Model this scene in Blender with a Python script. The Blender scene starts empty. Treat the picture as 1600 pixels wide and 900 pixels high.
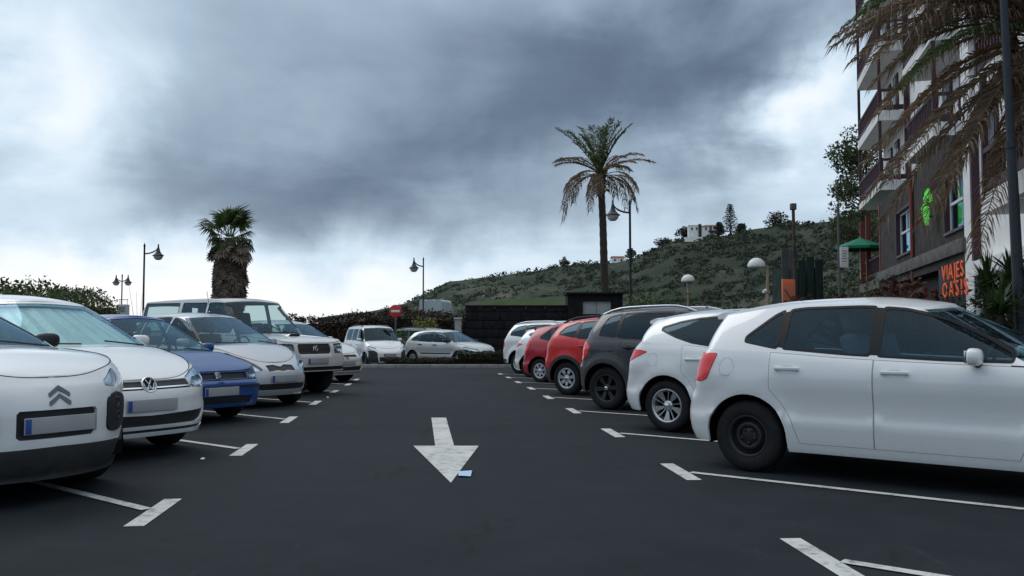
import bpy, bmesh, math, random
import numpy as np
from mathutils import Vector, Matrix, noise
from mathutils.geometry import delaunay_2d_cdt
R = math.radians
scene = bpy.context.scene

# ------------------------------------------------------------------ camera
FPX, CXP, CYP, HORIZON, CAMH = 1385.0, 800.0, 450.0, 520.0, 1.16
PITCH = math.atan((HORIZON - CYP) / FPX)
cam_d = bpy.data.cameras.new('camera'); cam = bpy.data.objects.new('camera', cam_d)
scene.collection.objects.link(cam)
cam_d.sensor_width = 36.0; cam_d.lens = 36.0 * FPX / 1600.0
cam_d.clip_start = 0.05; cam_d.clip_end = 5000
cam.location = (0, 0, CAMH); cam.rotation_euler = (R(90) + PITCH, 0, 0)
scene.camera = cam
scene.view_settings.view_transform = 'Standard'; scene.view_settings.look = 'None'
scene.view_settings.gamma = 1.0; scene.view_settings.exposure = 0.12
scene.view_settings.use_curve_mapping = False
scene.render.film_transparent = False
scene.cycles.max_bounces = 8; scene.cycles.transparent_max_bounces = 16
scene.cycles.diffuse_bounces = 3; scene.cycles.glossy_bounces = 3
scene.cycles.sample_clamp_indirect = 6.0
scene.cycles.use_denoising = True

# ------------------------------------------------------------------ node helper
class NT:
    def __init__(s, tree): s.t = tree; s.n = tree.nodes; s.l = tree.links
    def node(s, typ, **kw):
        n = s.n.new(typ)
        for k, v in kw.items(): setattr(n, k, v)
        return n
    def put(s, sock, v):
        if isinstance(v, bpy.types.NodeSocket): s.l.new(v, sock)
        elif v is not None: sock.default_value = v
    def math(s, op, a, b=None, c=None, clamp=False):
        n = s.node('ShaderNodeMath', operation=op); n.use_clamp = clamp
        s.put(n.inputs[0], a)
        if b is not None: s.put(n.inputs[1], b)
        if c is not None: s.put(n.inputs[2], c)
        return n.outputs[0]
    def vmath(s, op, a, b=None, out=0):
        n = s.node('ShaderNodeVectorMath', operation=op)
        s.put(n.inputs[0], a)
        if b is not None: s.put(n.inputs[1], b)
        return n.outputs[out]
    def noise(s, vec, scale, detail=4, rough=.55, dist=0.0, out='Fac'):
        n = s.node('ShaderNodeTexNoise')
        if vec is not None: s.l.new(vec, n.inputs['Vector'])
        n.inputs['Scale'].default_value = scale; n.inputs['Detail'].default_value = detail
        n.inputs['Roughness'].default_value = rough; n.inputs['Distortion'].default_value = dist
        return n.outputs[out]
    def ramp(s, fac, stops, interp='LINEAR'):
        n = s.node('ShaderNodeValToRGB'); cr = n.color_ramp; cr.interpolation = interp
        while len(cr.elements) > 1: cr.elements.remove(cr.elements[-1])
        for i, (p, c) in enumerate(stops):
            e = cr.elements[0] if i == 0 else cr.elements.new(p)
            e.position = p
            e.color = (c, c, c, 1) if not hasattr(c, '__len__') else (*c, 1)
        s.put(n.inputs[0], fac); return n.outputs[0]
    def mix(s, fac, a, b, blend='MIX'):
        n = s.node('ShaderNodeMix', data_type='RGBA', blend_type=blend)
        s.put(n.inputs[0], fac); s.put(n.inputs[6], (*a, 1) if isinstance(a, tuple) and len(a) == 3 else a)
        s.put(n.inputs[7], (*b, 1) if isinstance(b, tuple) and len(b) == 3 else b); return n.outputs[2]
    def bump(s, h, strength=.3, dist=.02):
        n = s.node('ShaderNodeBump'); n.inputs['Strength'].default_value = strength
        n.inputs['Distance'].default_value = dist; s.l.new(h, n.inputs['Height']); return n.outputs[0]

# ------------------------------------------------------------------ sky: overcast, torn cloud over a clear-sky base
SUN_AZ, SUN_EL = R(-45), R(46)       # azimuth from +Y towards +X; sun behind thin cloud, to the left
world = bpy.data.worlds.new('World'); scene.world = world; world.use_nodes = True
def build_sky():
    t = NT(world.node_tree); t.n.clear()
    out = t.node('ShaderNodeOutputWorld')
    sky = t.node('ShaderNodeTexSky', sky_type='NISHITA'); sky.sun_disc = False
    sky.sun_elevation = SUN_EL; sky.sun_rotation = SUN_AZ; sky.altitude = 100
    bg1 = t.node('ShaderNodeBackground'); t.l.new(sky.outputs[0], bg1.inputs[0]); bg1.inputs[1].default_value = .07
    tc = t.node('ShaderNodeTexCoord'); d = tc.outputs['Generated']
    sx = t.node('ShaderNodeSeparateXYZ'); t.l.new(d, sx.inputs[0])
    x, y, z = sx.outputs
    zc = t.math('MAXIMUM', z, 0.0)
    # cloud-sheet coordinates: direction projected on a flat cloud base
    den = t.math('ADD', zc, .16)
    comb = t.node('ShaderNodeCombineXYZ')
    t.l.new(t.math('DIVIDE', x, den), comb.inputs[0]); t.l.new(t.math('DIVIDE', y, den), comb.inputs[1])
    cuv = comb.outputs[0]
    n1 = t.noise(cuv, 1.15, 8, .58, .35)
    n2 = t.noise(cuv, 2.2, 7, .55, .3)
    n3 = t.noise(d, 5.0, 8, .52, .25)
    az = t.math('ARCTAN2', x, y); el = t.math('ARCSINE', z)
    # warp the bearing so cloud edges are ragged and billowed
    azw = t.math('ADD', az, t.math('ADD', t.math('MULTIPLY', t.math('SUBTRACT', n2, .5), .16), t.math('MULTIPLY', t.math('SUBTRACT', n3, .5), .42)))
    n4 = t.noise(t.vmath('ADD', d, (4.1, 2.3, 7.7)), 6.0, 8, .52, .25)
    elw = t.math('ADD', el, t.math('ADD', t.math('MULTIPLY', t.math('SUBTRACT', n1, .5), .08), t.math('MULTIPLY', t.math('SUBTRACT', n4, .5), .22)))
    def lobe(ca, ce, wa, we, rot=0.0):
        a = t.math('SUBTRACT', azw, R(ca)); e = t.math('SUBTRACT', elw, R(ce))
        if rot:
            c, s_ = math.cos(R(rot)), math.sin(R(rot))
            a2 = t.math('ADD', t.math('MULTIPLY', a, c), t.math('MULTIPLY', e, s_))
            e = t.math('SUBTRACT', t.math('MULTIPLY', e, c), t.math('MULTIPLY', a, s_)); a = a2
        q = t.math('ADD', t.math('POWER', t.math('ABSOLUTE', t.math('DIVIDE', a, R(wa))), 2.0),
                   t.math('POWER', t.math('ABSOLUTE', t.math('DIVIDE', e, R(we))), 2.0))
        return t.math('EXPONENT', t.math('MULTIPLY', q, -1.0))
    lum = t.math('ADD', .435, t.math('MULTIPLY', t.math('SUBTRACT', n1, .5), .26))  # base raised to fill the cars' upright sides; dark lobes offset it ahead
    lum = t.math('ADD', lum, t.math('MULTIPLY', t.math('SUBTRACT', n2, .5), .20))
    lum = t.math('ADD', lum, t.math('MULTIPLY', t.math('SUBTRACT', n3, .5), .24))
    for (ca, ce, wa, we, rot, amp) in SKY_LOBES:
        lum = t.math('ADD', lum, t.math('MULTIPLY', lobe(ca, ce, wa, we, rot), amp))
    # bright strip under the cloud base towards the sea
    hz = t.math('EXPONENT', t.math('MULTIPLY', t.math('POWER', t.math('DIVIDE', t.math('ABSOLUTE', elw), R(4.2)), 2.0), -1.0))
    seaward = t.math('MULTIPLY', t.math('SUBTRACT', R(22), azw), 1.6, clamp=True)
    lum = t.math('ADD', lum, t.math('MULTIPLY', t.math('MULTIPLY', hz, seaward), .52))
    # extra brightness added overhead, mostly out of view, to strengthen light on the cars
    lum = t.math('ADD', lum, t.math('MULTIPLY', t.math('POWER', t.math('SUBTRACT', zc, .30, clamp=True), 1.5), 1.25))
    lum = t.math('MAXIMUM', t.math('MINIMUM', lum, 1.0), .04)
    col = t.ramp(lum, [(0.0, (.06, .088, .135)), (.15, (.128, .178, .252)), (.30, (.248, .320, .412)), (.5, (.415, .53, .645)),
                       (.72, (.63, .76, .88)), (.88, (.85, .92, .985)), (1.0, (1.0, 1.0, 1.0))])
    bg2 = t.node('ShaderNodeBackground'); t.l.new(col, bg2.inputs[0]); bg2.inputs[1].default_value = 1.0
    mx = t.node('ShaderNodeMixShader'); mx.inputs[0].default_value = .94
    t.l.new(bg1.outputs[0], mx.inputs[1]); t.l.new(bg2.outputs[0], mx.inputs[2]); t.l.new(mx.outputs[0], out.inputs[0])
# (azimuth, elevation, half-widths, rotation, amount): brighter or darker cloud masses, degrees
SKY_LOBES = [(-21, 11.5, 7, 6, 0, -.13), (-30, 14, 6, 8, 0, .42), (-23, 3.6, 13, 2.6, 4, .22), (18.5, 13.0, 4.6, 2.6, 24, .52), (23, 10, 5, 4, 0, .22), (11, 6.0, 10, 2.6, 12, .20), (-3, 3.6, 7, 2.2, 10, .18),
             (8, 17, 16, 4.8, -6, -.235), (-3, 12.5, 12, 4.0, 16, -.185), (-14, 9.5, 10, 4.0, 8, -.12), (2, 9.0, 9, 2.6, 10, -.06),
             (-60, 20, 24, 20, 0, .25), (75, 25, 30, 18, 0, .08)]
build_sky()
world.cycles.sampling_method = 'MANUAL'; world.cycles.sample_map_resolution = 512
sun_d = bpy.data.lights.new('sun', 'SUN'); sun = bpy.data.objects.new('sun', sun_d); scene.collection.objects.link(sun)
sun_d.energy = .65; sun_d.angle = R(32); sun_d.color = (1.0, .99, .975)
_sd = Vector((math.sin(SUN_AZ) * math.cos(SUN_EL), math.cos(SUN_AZ) * math.cos(SUN_EL), math.sin(SUN_EL)))
sun.rotation_euler = _sd.to_track_quat('Z', 'Y').to_euler(); sun.location = _sd * 50

# ------------------------------------------------------------------ general helpers
COL = scene.collection
def ground_z(Y):
    """the car park falls away a few centimetres towards its far end"""
    if Y <= 13: return 0.0
    return -.124 * ((min(Y, 46) - 13) / 16.0) ** 1.5
def ray(px, py):
    v = Vector((px - CXP, FPX, CYP - py))
    c, s = math.cos(PITCH), math.sin(PITCH)
    return Vector((v.x, v.y * c - v.z * s, v.y * s + v.z * c)) / FPX
def at(px, py, Y):
    """point seen at that photo pixel, at distance Y in front of the camera"""
    d = ray(px, py); k = Y / d.y
    return Vector((d.x * k, Y, CAMH + d.z * k))
def on_ground(px, py):
    d = ray(px, py); Y = 10.0
    for _ in range(60):
        k = (ground_z(Y) - CAMH) / d.z; Y = .5 * Y + .5 * k * d.y
    return Vector((d.x * Y / d.y, Y, ground_z(Y)))
def ratio(Y): return Y / FPX          # metres per photo pixel at distance Y

def mesh_obj(name, verts, faces, mat=None, parent=None, smooth=False, normals=None, mats=None, fmat=None):
    me = bpy.data.meshes.new(name)
    me.from_pydata([tuple(v) for v in verts], [], [tuple(f) for f in faces])
    if mats:
        for m in mats: me.materials.append(m)
        if fmat is not None: me.polygons.foreach_set('material_index', np.asarray(fmat, dtype=np.int32))
    elif mat: me.materials.append(mat)
    if smooth or normals is not None: me.polygons.foreach_set('use_smooth', np.ones(len(me.polygons), dtype=bool))
    me.update()
    if normals is not None: me.normals_split_custom_set_from_vertices([tuple(n) for n in normals])
    o = bpy.data.objects.new(name, me); COL.objects.link(o)
    if parent is not None: o.parent = parent
    return o
def empty(name, loc=(0, 0, 0), rz=0.0):
    o = bpy.data.objects.new(name, None); COL.objects.link(o); o.location = loc; o.rotation_euler = (0, 0, rz)
    o.empty_display_size = .2
    return o
def tag(o, label=None, cat=None, group=None, kind=None):
    if label: o['label'] = label
    if cat: o['category'] = cat
    if group: o['group'] = group
    if kind: o['kind'] = kind
    return o
def struct(o): o['kind'] = 'structure'; return o
def copy_tree(o, parent=None):
    c = o.copy(); COL.objects.link(c); c.parent = parent
    for ch in list(o.children): copy_tree(ch, c)
    return c

class MB:
    """collects simple shapes; build() links them as ONE mesh object"""
    def __init__(s): s.v = []; s.f = []; s.sm = []
    def add(s, verts, faces, smooth=False):
        b = len(s.v); s.v += [Vector(v) for v in verts]
        for f in faces: s.f.append(tuple(i + b for i in f)); s.sm.append(smooth)
        return s
    def box(s, c, size, rot=None, bev=0.0):
        hx, hy, hz = [k / 2 for k in size]
        M = rot.to_3x3() if rot is not None else Matrix.Identity(3)
        c = Vector(c)
        if bev <= 0:
            vs = [c + M @ Vector((sx * hx, sy * hy, sz * hz)) for sx in (-1, 1) for sy in (-1, 1) for sz in (-1, 1)]
            return s.add(vs, [(0, 1, 3, 2), (4, 6, 7, 5), (0, 4, 5, 1), (2, 3, 7, 6), (0, 2, 6, 4), (1, 5, 7, 3)])
        bm = bmesh.new(); bmesh.ops.create_cube(bm, size=1.0)
        for v in bm.verts: v.co = Vector((v.co.x * size[0], v.co.y * size[1], v.co.z * size[2]))
        bmesh.ops.bevel(bm, geom=list(bm.edges), offset=bev, segments=2, profile=.6, affect='EDGES')
        bm.verts.ensure_lookup_table()
        s.add([c + M @ v.co for v in bm.verts], [[v.index for v in f.verts] for f in bm.faces], True); bm.free(); return s
    def tube(s, pts, rad, seg=8, cap=True, smooth=True):
        pts = [Vector(p) for p in pts]; n = len(pts)
        rad = [rad] * n if not hasattr(rad, '__len__') else rad
        vs = []; up = None
        for i, p in enumerate(pts):
            d = (pts[min(i + 1, n - 1)] - pts[max(i - 1, 0)]).normalized()
            if up is None: up = Vector((1, 0, 0)) if abs(d.x) < .8 else Vector((0, 1, 0))
            a = d.cross(up).normalized(); b = d.cross(a).normalized(); up = -b if False else up
            for k in range(seg):
                t = 2 * math.pi * k / seg
                vs.append(p + (a * math.cos(t) + b * math.sin(t)) * rad[i])
        fs = [(i * seg + k, i * seg + (k + 1) % seg, (i + 1) * seg + (k + 1) % seg, (i + 1) * seg + k) for i in range(n - 1) for k in range(seg)]
        s.add(vs, fs, smooth)
        if cap: s.add(vs[:seg], [tuple(range(seg))]); s.add(vs[-seg:], [tuple(range(seg))])
        return s
    def lathe(s, prof, c=(0, 0, 0), seg=24, axis='Z', smooth=True):
        vs = []; c = Vector(c)
        for (r, h) in prof:
            for k in range(seg):
                t = 2 * math.pi * k / seg; a, b = r * math.cos(t), r * math.sin(t)
                vs.append(c + (Vector((a, b, h)) if axis == 'Z' else Vector((a, h, b)) if axis == 'Y' else Vector((h, a, b))))
        fs = [(i * seg + k, i * seg + (k + 1) % seg, (i + 1) * seg + (k + 1) % seg, (i + 1) * seg + k) for i in range(len(prof) - 1) for k in range(seg)]
        return s.add(vs, fs, smooth)
    def prism(s, poly, h0, h1, f=None):
        """extrude a 2D polygon; f maps (a, b, h) to a point"""
        f = f or (lambda a, b, h: (a, b, h)); n = len(poly)
        s.add([f(a, b, h0) for a, b in poly] + [f(a, b, h1) for a, b in poly],
              [tuple(range(n))[::-1], tuple(range(n, 2 * n))] + [(i, (i + 1) % n, n + (i + 1) % n, n + i) for i in range(n)]); return s
    def build(s, name, mat=None, parent=None):
        o = mesh_obj(name, s.v, s.f, mat, parent)
        o.data.polygons.foreach_set('use_smooth', np.array(s.sm, dtype=bool))
        return o
# ------------------------------------------------------------------ materials (all procedural)
M = {}
def new_mat(name):
    m = bpy.data.materials.new(name); m.use_nodes = True
    t = NT(m.node_tree); b = t.n['Principled BSDF']; M[name] = m
    return m, t, b
def simple(name, col, rough=.5, metal=0.0, spec=.5, var=0.0, scale=6.0, bump=0.0, bscale=40.0, coat=0.0, emit=None):
    m, t, b = new_mat(name)
    b.inputs['Base Color'].default_value = (*col, 1); b.inputs['Roughness'].default_value = rough
    b.inputs['Metallic'].default_value = metal; b.inputs['Specular IOR Level'].default_value = spec
    if coat: b.inputs['Coat Weight'].default_value = coat; b.inputs['Coat Roughness'].default_value = .03
    oc = t.node('ShaderNodeTexCoord').outputs['Object']
    if var:
        n = t.noise(oc, scale, 5, .6)
        lo = tuple(c * (1 - var) for c in col); hi = tuple(min(1, c * (1 + var)) for c in col)
        t.l.new(t.ramp(n, [(.3, lo), (.7, hi)]), b.inputs['Base Color'])
    if bump: t.l.new(t.bump(t.noise(oc, bscale, 4, .6), bump, .02), b.inputs['Normal'])
    if emit: b.inputs['Emission Color'].default_value = (*emit[0], 1); b.inputs['Emission Strength'].default_value = emit[1]
    return m
def paint(name, col, rough=.32, metal=0.0, dirt=.25, coat=1.0):
    m, t, b = new_mat(name)
    tc = t.node('ShaderNodeTexCoord'); oc = tc.outputs['Object']
    n = t.noise(oc, 2.3, 6, .65); n2 = t.noise(oc, 24.0, 5, .7)
    # road film: heavier low on the body (dust thrown up by the wheels)
    sz = t.node('ShaderNodeSeparateXYZ'); t.l.new(oc, sz.inputs[0])
    low = t.math('MULTIPLY', t.math('SUBTRACT', .62, sz.outputs[2]), 1.6, clamp=True)
    fac = t.math('MULTIPLY', t.math('ADD', t.math('MULTIPLY', low, .8), t.math('MULTIPLY', n, .35)), t.math('MULTIPLY', n2, dirt * 1.3), clamp=True)
    t.l.new(t.mix(fac, col, (.17, .16, .145)), b.inputs['Base Color'])
    t.l.new(t.math('ADD', rough, t.math('MULTIPLY', n, .10)), b.inputs['Roughness'])
    b.inputs['Metallic'].default_value = metal
    b.inputs['Coat Weight'].default_value = coat; b.inputs['Coat Roughness'].default_value = .03
    return m
def glass(name, tint, refl=.05, haze=0.0):
    m, t, b = new_mat(name); t.n.remove(b)
    out = t.n['Material Output']
    tr = t.node('ShaderNodeBsdfTransparent'); tr.inputs[0].default_value = (*tint, 1)
    gl = t.node('ShaderNodeBsdfGlossy'); gl.inputs[0].default_value = (.55, .80, 1.0, 1); gl.inputs['Roughness'].default_value = .025
    lw = t.node('ShaderNodeLayerWeight'); lw.inputs[0].default_value = .5
    fac = t.math('ADD', refl, t.math('MULTIPLY', t.math('POWER', lw.outputs['Facing'], 4.6), .8), clamp=True)
    mx = t.node('ShaderNodeMixShader'); t.l.new(fac, mx.inputs[0]); t.l.new(tr.outputs[0], mx.inputs[1]); t.l.new(gl.outputs[0], mx.inputs[2])
    res = mx.outputs[0]
    if haze:
        df = t.node('ShaderNodeBsdfDiffuse'); df.inputs[0].default_value = (.55, .6, .6, 1)
        oc = t.node('ShaderNodeTexCoord').outputs['Object']
        hz = t.math('MULTIPLY', t.noise(oc, 5, 5, .6), haze * 2)
        m2 = t.node('ShaderNodeMixShader'); t.l.new(hz, m2.inputs[0]); t.l.new(res, m2.inputs[1]); t.l.new(df.outputs[0], m2.inputs[2]); res = m2.outputs[0]
    t.l.new(res, out.inputs[0]); return m
paint('paint_white', (.80, .81, .82)); paint('paint_white_cool', (.74, .77, .79)); paint('paint_white_dull', (.72, .72, .70), .4, 0, .5)
paint('paint_blue', (.003, .056, .235), .34, .0, .2, .45); paint('paint_silver', (.50, .52, .55), .34, .25); paint('paint_silver_warm', (.58, .60, .59), .36, .2)
paint('paint_black', (.022, .026, .030), .38, .0, .4, .6); paint('paint_red', (.62, .010, .012), .34, 0, .15, .5); paint('paint_crimson', (.42, .012, .035), .34, 0, .15, .5)
paint('paint_green_grey', (.22, .27, .24), .42); paint('paint_sky_blue', (.10, .22, .45), .35)
glass('glass', (.30, .42, .48), .042); glass('glass_dark', (.07, .09, .10), .05); glass('windscreen', (.60, .73, .72), .045); glass('glass_mid', (.55, .66, .66), .035)
glass('glass_clear', (.72, .80, .80), .08); glass('lens', (.85, .88, .9), .10)
simple('plastic_black', (.022, .023, .025), .55, 0, .4, .25, 12, .15, 120)
simple('cladding', (.040, .041, .043), .62, 0, .4, .2, 9, .1, 90)
simple('gap', (.006, .006, .007), .9, 0, .1)
simple('seal', (.005, .006, .007), .35, 0, .3)
simple('rubber', (.016, .016, .017), .82, 0, .3, .35, 18, .1, 60)
simple('chrome', (.72, .74, .76), .12, 1.0)
simple('alloy', (.58, .60, .62), .28, .85, .5, .08, 8)
simple('alloy_dark', (.05, .05, .053), .42, .6)
simple('steel_black', (.018, .018, .020), .5, .2)
simple('hubcap', (.50, .52, .54), .36, .5, .5, .08, 8)
simple('reflector', (.70, .72, .74), .18, .9)
simple('red_lens', (.80, .014, .018), .12, 0, .6, coat=.8)
simple('dark_red_lens', (.22, .006, .01), .14, 0, .6, coat=.8)
simple('amber_lens', (.7, .22, .02), .15, 0, .6)
simple('plate', (.36, .37, .38), .45, 0, .4, .06, 5)
simple('plate_blue', (.02, .07, .32), .45)
simple('seat_fabric', (.022, .023, .026), .9, 0, .2, .2, 20)
simple('seat_grey', (.26, .27, .28), .9, 0, .2, .2, 20)
simple('dash', (.03, .031, .033), .7, 0, .3)
simple('sunshade', (.80, .86, .86), .40, .15, .5, .1, 4, .5, 9)
simple('mirror_glass', (.8, .82, .84), .03, 1.0)

simple('badge_dark', (.16, .175, .19), .3, .9)
simple('pad_lens', (.05, .055, .06), .25, .3, .5)
# ------------------------------------------------------------------ cars: shaped shells cut into panels
def pchip(pts):
    pts = sorted(pts); xs = np.array([p[0] for p in pts], float); ys = np.array([p[1] for p in pts], float)
    h = np.diff(xs); d = np.diff(ys) / h; m = np.zeros(len(xs))
    if len(xs) > 2:
        for i in range(1, len(xs) - 1):
            if d[i - 1] * d[i] > 0:
                w1, w2 = 2 * h[i] + h[i - 1], h[i] + 2 * h[i - 1]; m[i] = (w1 + w2) / (w1 / d[i - 1] + w2 / d[i])
    m[0], m[-1] = d[0], d[-1]
    def f(x):
        x = np.asarray(x, float); xc = np.clip(x, xs[0], xs[-1])
        i = np.clip(np.searchsorted(xs, xc) - 1, 0, len(xs) - 2); t = (xc - xs[i]) / h[i]
        return ((1 + 2 * t) * (1 - t) ** 2 * ys[i] + t * (1 - t) ** 2 * h[i] * m[i] + t * t * (3 - 2 * t) * ys[i + 1] + t * t * (t - 1) * h[i] * m[i + 1])
    return f
def area2(p): return sum(p[i][0] * p[(i + 1) % len(p)][1] - p[(i + 1) % len(p)][0] * p[i][1] for i in range(len(p)))
def grow(poly, g):
    """polygon pushed outwards by g"""
    if area2(poly) < 0: poly = poly[::-1]
    n = len(poly); out = []
    for i in range(n):
        a, b, c = [Vector(poly[k % n]) for k in (i - 1, i, i + 1)]
        e1 = (b - a); e2 = (c - b)
        if e1.length < 1e-7 or e2.length < 1e-7: out.append(tuple(b)); continue
        e1.normalize(); e2.normalize()
        n1 = Vector((e1.y, -e1.x)); n2 = Vector((e2.y, -e2.x)); m = n1 + n2
        k = m.length
        if k < .3: out.append(tuple(b + n1 * g)); continue
        m /= k; out.append(tuple(b + m * min(g / max(m.dot(n1), .35), 2.5 * g)))
    return out
def rounded(poly, r, seg=4):
    n = len(poly); out = []
    for i in range(n):
        a, b, c = [Vector(poly[k % n]) for k in (i - 1, i, i + 1)]
        u, v = a - b, c - b
        rr = min(r, u.length * .45, v.length * .45)
        p, q = b + u.normalized() * rr, b + v.normalized() * rr
        for k in range(seg + 1):
            t = k / seg; out.append(tuple((1 - t) ** 2 * p + 2 * t * (1 - t) * b + t * t * q))
    return out
def resample(poly, step):
    out = []
    for i in range(len(poly)):
        a, b = np.array(poly[i]), np.array(poly[(i + 1) % len(poly)]); L = np.linalg.norm(b - a)
        k = max(1, int(math.ceil(L / step)))
        for j in range(k): out.append(tuple(a + (b - a) * j / k))
    return out
def cut_regions(polys, step, grid=None, scale=(1, 1)):
    """polys[0] is the outline; later ones lie on top. Returns 2D verts and, per polygon, its triangles"""
    polys = [resample(p if area2(p) > 0 else p[::-1], step) for p in polys]
    V, F = [], []
    for p in polys:
        F.append(list(range(len(V), len(V) + len(p)))); V += p
    P0 = np.array(polys[0]); lo, hi = P0.min(0), P0.max(0)
    gx, gy = np.meshgrid(np.arange(lo[0] + step * .6, hi[0], step), np.arange(lo[1] + step * .6, hi[1], step))
    g = np.stack([gx.ravel(), gy.ravel()], 1)
    A = np.concatenate([np.array(p) for p in polys]); B = np.concatenate([np.roll(np.array(p), -1, 0) for p in polys])
    keep = np.ones(len(g), bool)
    for i0 in range(0, len(g), 400):
        q = g[i0:i0 + 400][:, None, :]; ab = (B - A)[None]; t = np.clip(((q - A[None]) * ab).sum(2) / np.maximum((ab ** 2).sum(2), 1e-12), 0, 1)
        keep[i0:i0 + 400] = np.sqrt((((A[None] + t[..., None] * ab) - q) ** 2).sum(2)).min(1) > step * .38
    V = [Vector(v) for v in V] + [Vector(v) for v in g[keep]]
    ov, oe, of, a1, a2, fo = delaunay_2d_cdt(V, [], F, 1, 1e-5, True)
    tris = {}
    for f, ids in zip(of, fo):
        if 0 not in ids: continue
        tris.setdefault(max(ids), []).append(list(f))
    return np.array([(v.x, v.y) for v in ov]), tris

class Shell:
    """one half of a car's skin as a smooth surface over (s, z): s runs round the plan outline from nose centre to tail centre"""
    def __init__(c, sp):
        c.sp = sp; c.hw = sp['W'] / 2
        c.xa = sp['wb'] / 2; c.xf = c.xa + sp['fo']; c.xr = -c.xa - sp['ro']
        nf, cf, nr, cr = sp['nf'], sp['cf'], sp['nr'], sp['cr']
        P = []
        for k in range(120):
            a = math.pi / 2 * k / 120; P.append((c.xf - cf + cf * max(math.cos(a), 0) ** (2 / nf), c.hw * math.sin(a) ** (2 / nf)))
        for k in range(80): P.append((c.xf - cf + (c.xr + cr - c.xf + cf) * k / 80, c.hw))
        for k in range(121):
            a = math.pi / 2 * (1 - k / 120); P.append((c.xr + cr - cr * max(math.cos(a), 0) ** (2 / nr), c.hw * math.sin(a) ** (2 / nr)))
        P = np.array(P); d = np.diff(P, axis=0); L = np.concatenate([[0], np.cumsum(np.hypot(d[:, 0], d[:, 1]))])
        c.S = L[-1]; s = np.linspace(0, c.S, 700); c.s = s
        px, py = np.interp(s, L, P[:, 0]), np.interp(s, L, P[:, 1])
        tx, ty = np.gradient(px, s), np.gradient(py, s)
        for _ in range(8):
            tx[1:-1] = (tx[:-2] + 2 * tx[1:-1] + tx[2:]) / 4; ty[1:-1] = (ty[:-2] + 2 * ty[1:-1] + ty[2:]) / 4
        tx[0] = tx[-1] = 0; ty[0], ty[-1] = 1, -1
        l = np.hypot(tx, ty); c.px, c.py = px, py; c.nx, c.ny = -ty / l * 1.0, tx / l * 1.0   # inward normal
        # at the nose the tangent is +y so inward is -x: (-ty, tx)
        c.ztop = pchip(sp['ztop']); c.side = pchip(sp['side']); c.fx = pchip(sp['nose']); c.rx = pchip(sp['tail'])
        c.crown = sp.get('crown', .05)
    def s_x(c, x): return float(np.interp(-x, -c.px, c.s))
    def s_f(c, y): i = np.argmax(c.py > c.hw * .999); return float(np.interp(y, c.py[:i + 1], c.s[:i + 1]))
    def s_r(c, y):
        i = len(c.py) - 1 - np.argmax(c.py[::-1] > c.hw * .999); return float(np.interp(-y, -c.py[i:], c.s[i:]))
    def pt(c, p):
        k, a, z = p
        return ({'x': c.s_x, 'f': c.s_f, 'r': c.s_r}[k](a), z)
    def L(c, s, z):
        sp = c.sp; s = np.asarray(s, float); z = np.asarray(z, float)
        xn, yn = np.interp(s, c.s, c.px), np.interp(s, c.s, c.py); nx, ny = np.interp(s, c.s, c.nx), np.interp(s, c.s, c.ny)
        zt = c.ztop(xn)
        hood = np.clip((xn - sp['x_ws'] + .25) / .5, 0, 1)
        rr = .10 + .07 * hood; ra = sp.get('roll', .02) + sp.get('roll_hood', .07) * hood
        q = np.clip((zt - z) / rr, 0, 1); off = ra * (1 - q) ** 2
        off = off + c.side(z) * np.clip(np.abs(ny), 0, 1)
        for xw, fl in ((c.xa, sp['flare']), (-c.xa, sp['flare'])):
            dd = np.hypot(xn - xw, z - sp['r']) - sp['ra']
            off = off - fl * np.exp(-(np.maximum(dd, 0) / .10) ** 2) * np.clip(np.abs(ny), 0, 1) * np.clip((zt - z) / .1, 0, 1)
        bf = np.clip((xn - (c.xf - 1.0)) / 1.0, 0, 1) ** 1.6; br = np.clip(((c.xr + .8) - xn) / .8, 0, 1) ** 1.6
        x = xn + nx * off + c.fx(z) * bf + c.rx(z) * br
        y = yn + ny * off
        tap = sp.get('taper', .03)
        y = y * (1 - tap * np.clip((xn - c.xa + .3) / 1.2, 0, 1) ** 2 - sp.get('taper_r', .03) * np.clip((-xn - c.xa + .3) / 1.0, 0, 1) ** 2)
        return np.stack([x, y, z], -1)
    def normal(c, fn, a, b, ea=.004, eb=.004):
        da = fn(a + ea, b) - fn(a - ea, b); db = fn(a, b + eb) - fn(a, b - eb)
        n = np.cross(da, db); l = np.linalg.norm(n, axis=-1, keepdims=True); n = n / np.maximum(l, 1e-9)
        flip = np.sign(n[..., 1] + (n[..., 0] * np.sign(np.asarray((da + 0)[..., 0] * 0 + 1))) * 0)
        return n
    # ---- glasshouse, over (u, t): u 0..1 windscreen, 1..2 side, 2..3 rear; t 0 belt .. 1 roof edge
    def make_g(c):
        sp = c.sp; N = 90
        xA, xws = sp['xA'], sp['x_ws']
        sA = c.s_x(xA); sC = c.s_x(c.xr + sp.get('cC', .30))
        eA = c.L(sA, c.ztop(xA))
        B = []
        n = sp.get('n_ws', 2.3)
        for k in range(N):
            a = math.pi / 2 * k / N
            x = eA[0] + (xws - eA[0]) * max(math.cos(a), 0) ** (2 / n); y = eA[1] * math.sin(a) ** (2 / n)
            zb = float(c.ztop(x)) + c.crown * (1 - (y / eA[1]) ** 2) - .012
            B.append((x, y, zb))
        for k in range(N):
            s = sA + (sC - sA) * k / N; z = float(c.ztop(np.interp(s, c.s, c.px))); p = c.L(s, z); B.append((p[0], p[1] - .004, z))
        for k in range(N + 1):
            s = sC + (c.S - sC) * k / N; z = float(c.ztop(np.interp(s, c.s, c.px))); p = c.L(s, z); B.append((p[0] + .004, p[1], z))
        T = []; hr = sp['hr']; xrf, xrr = sp['x_rf'], sp['x_rr']; cfr, crr = sp.get('c_rf', .22), sp.get('c_rr', .18)
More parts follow.
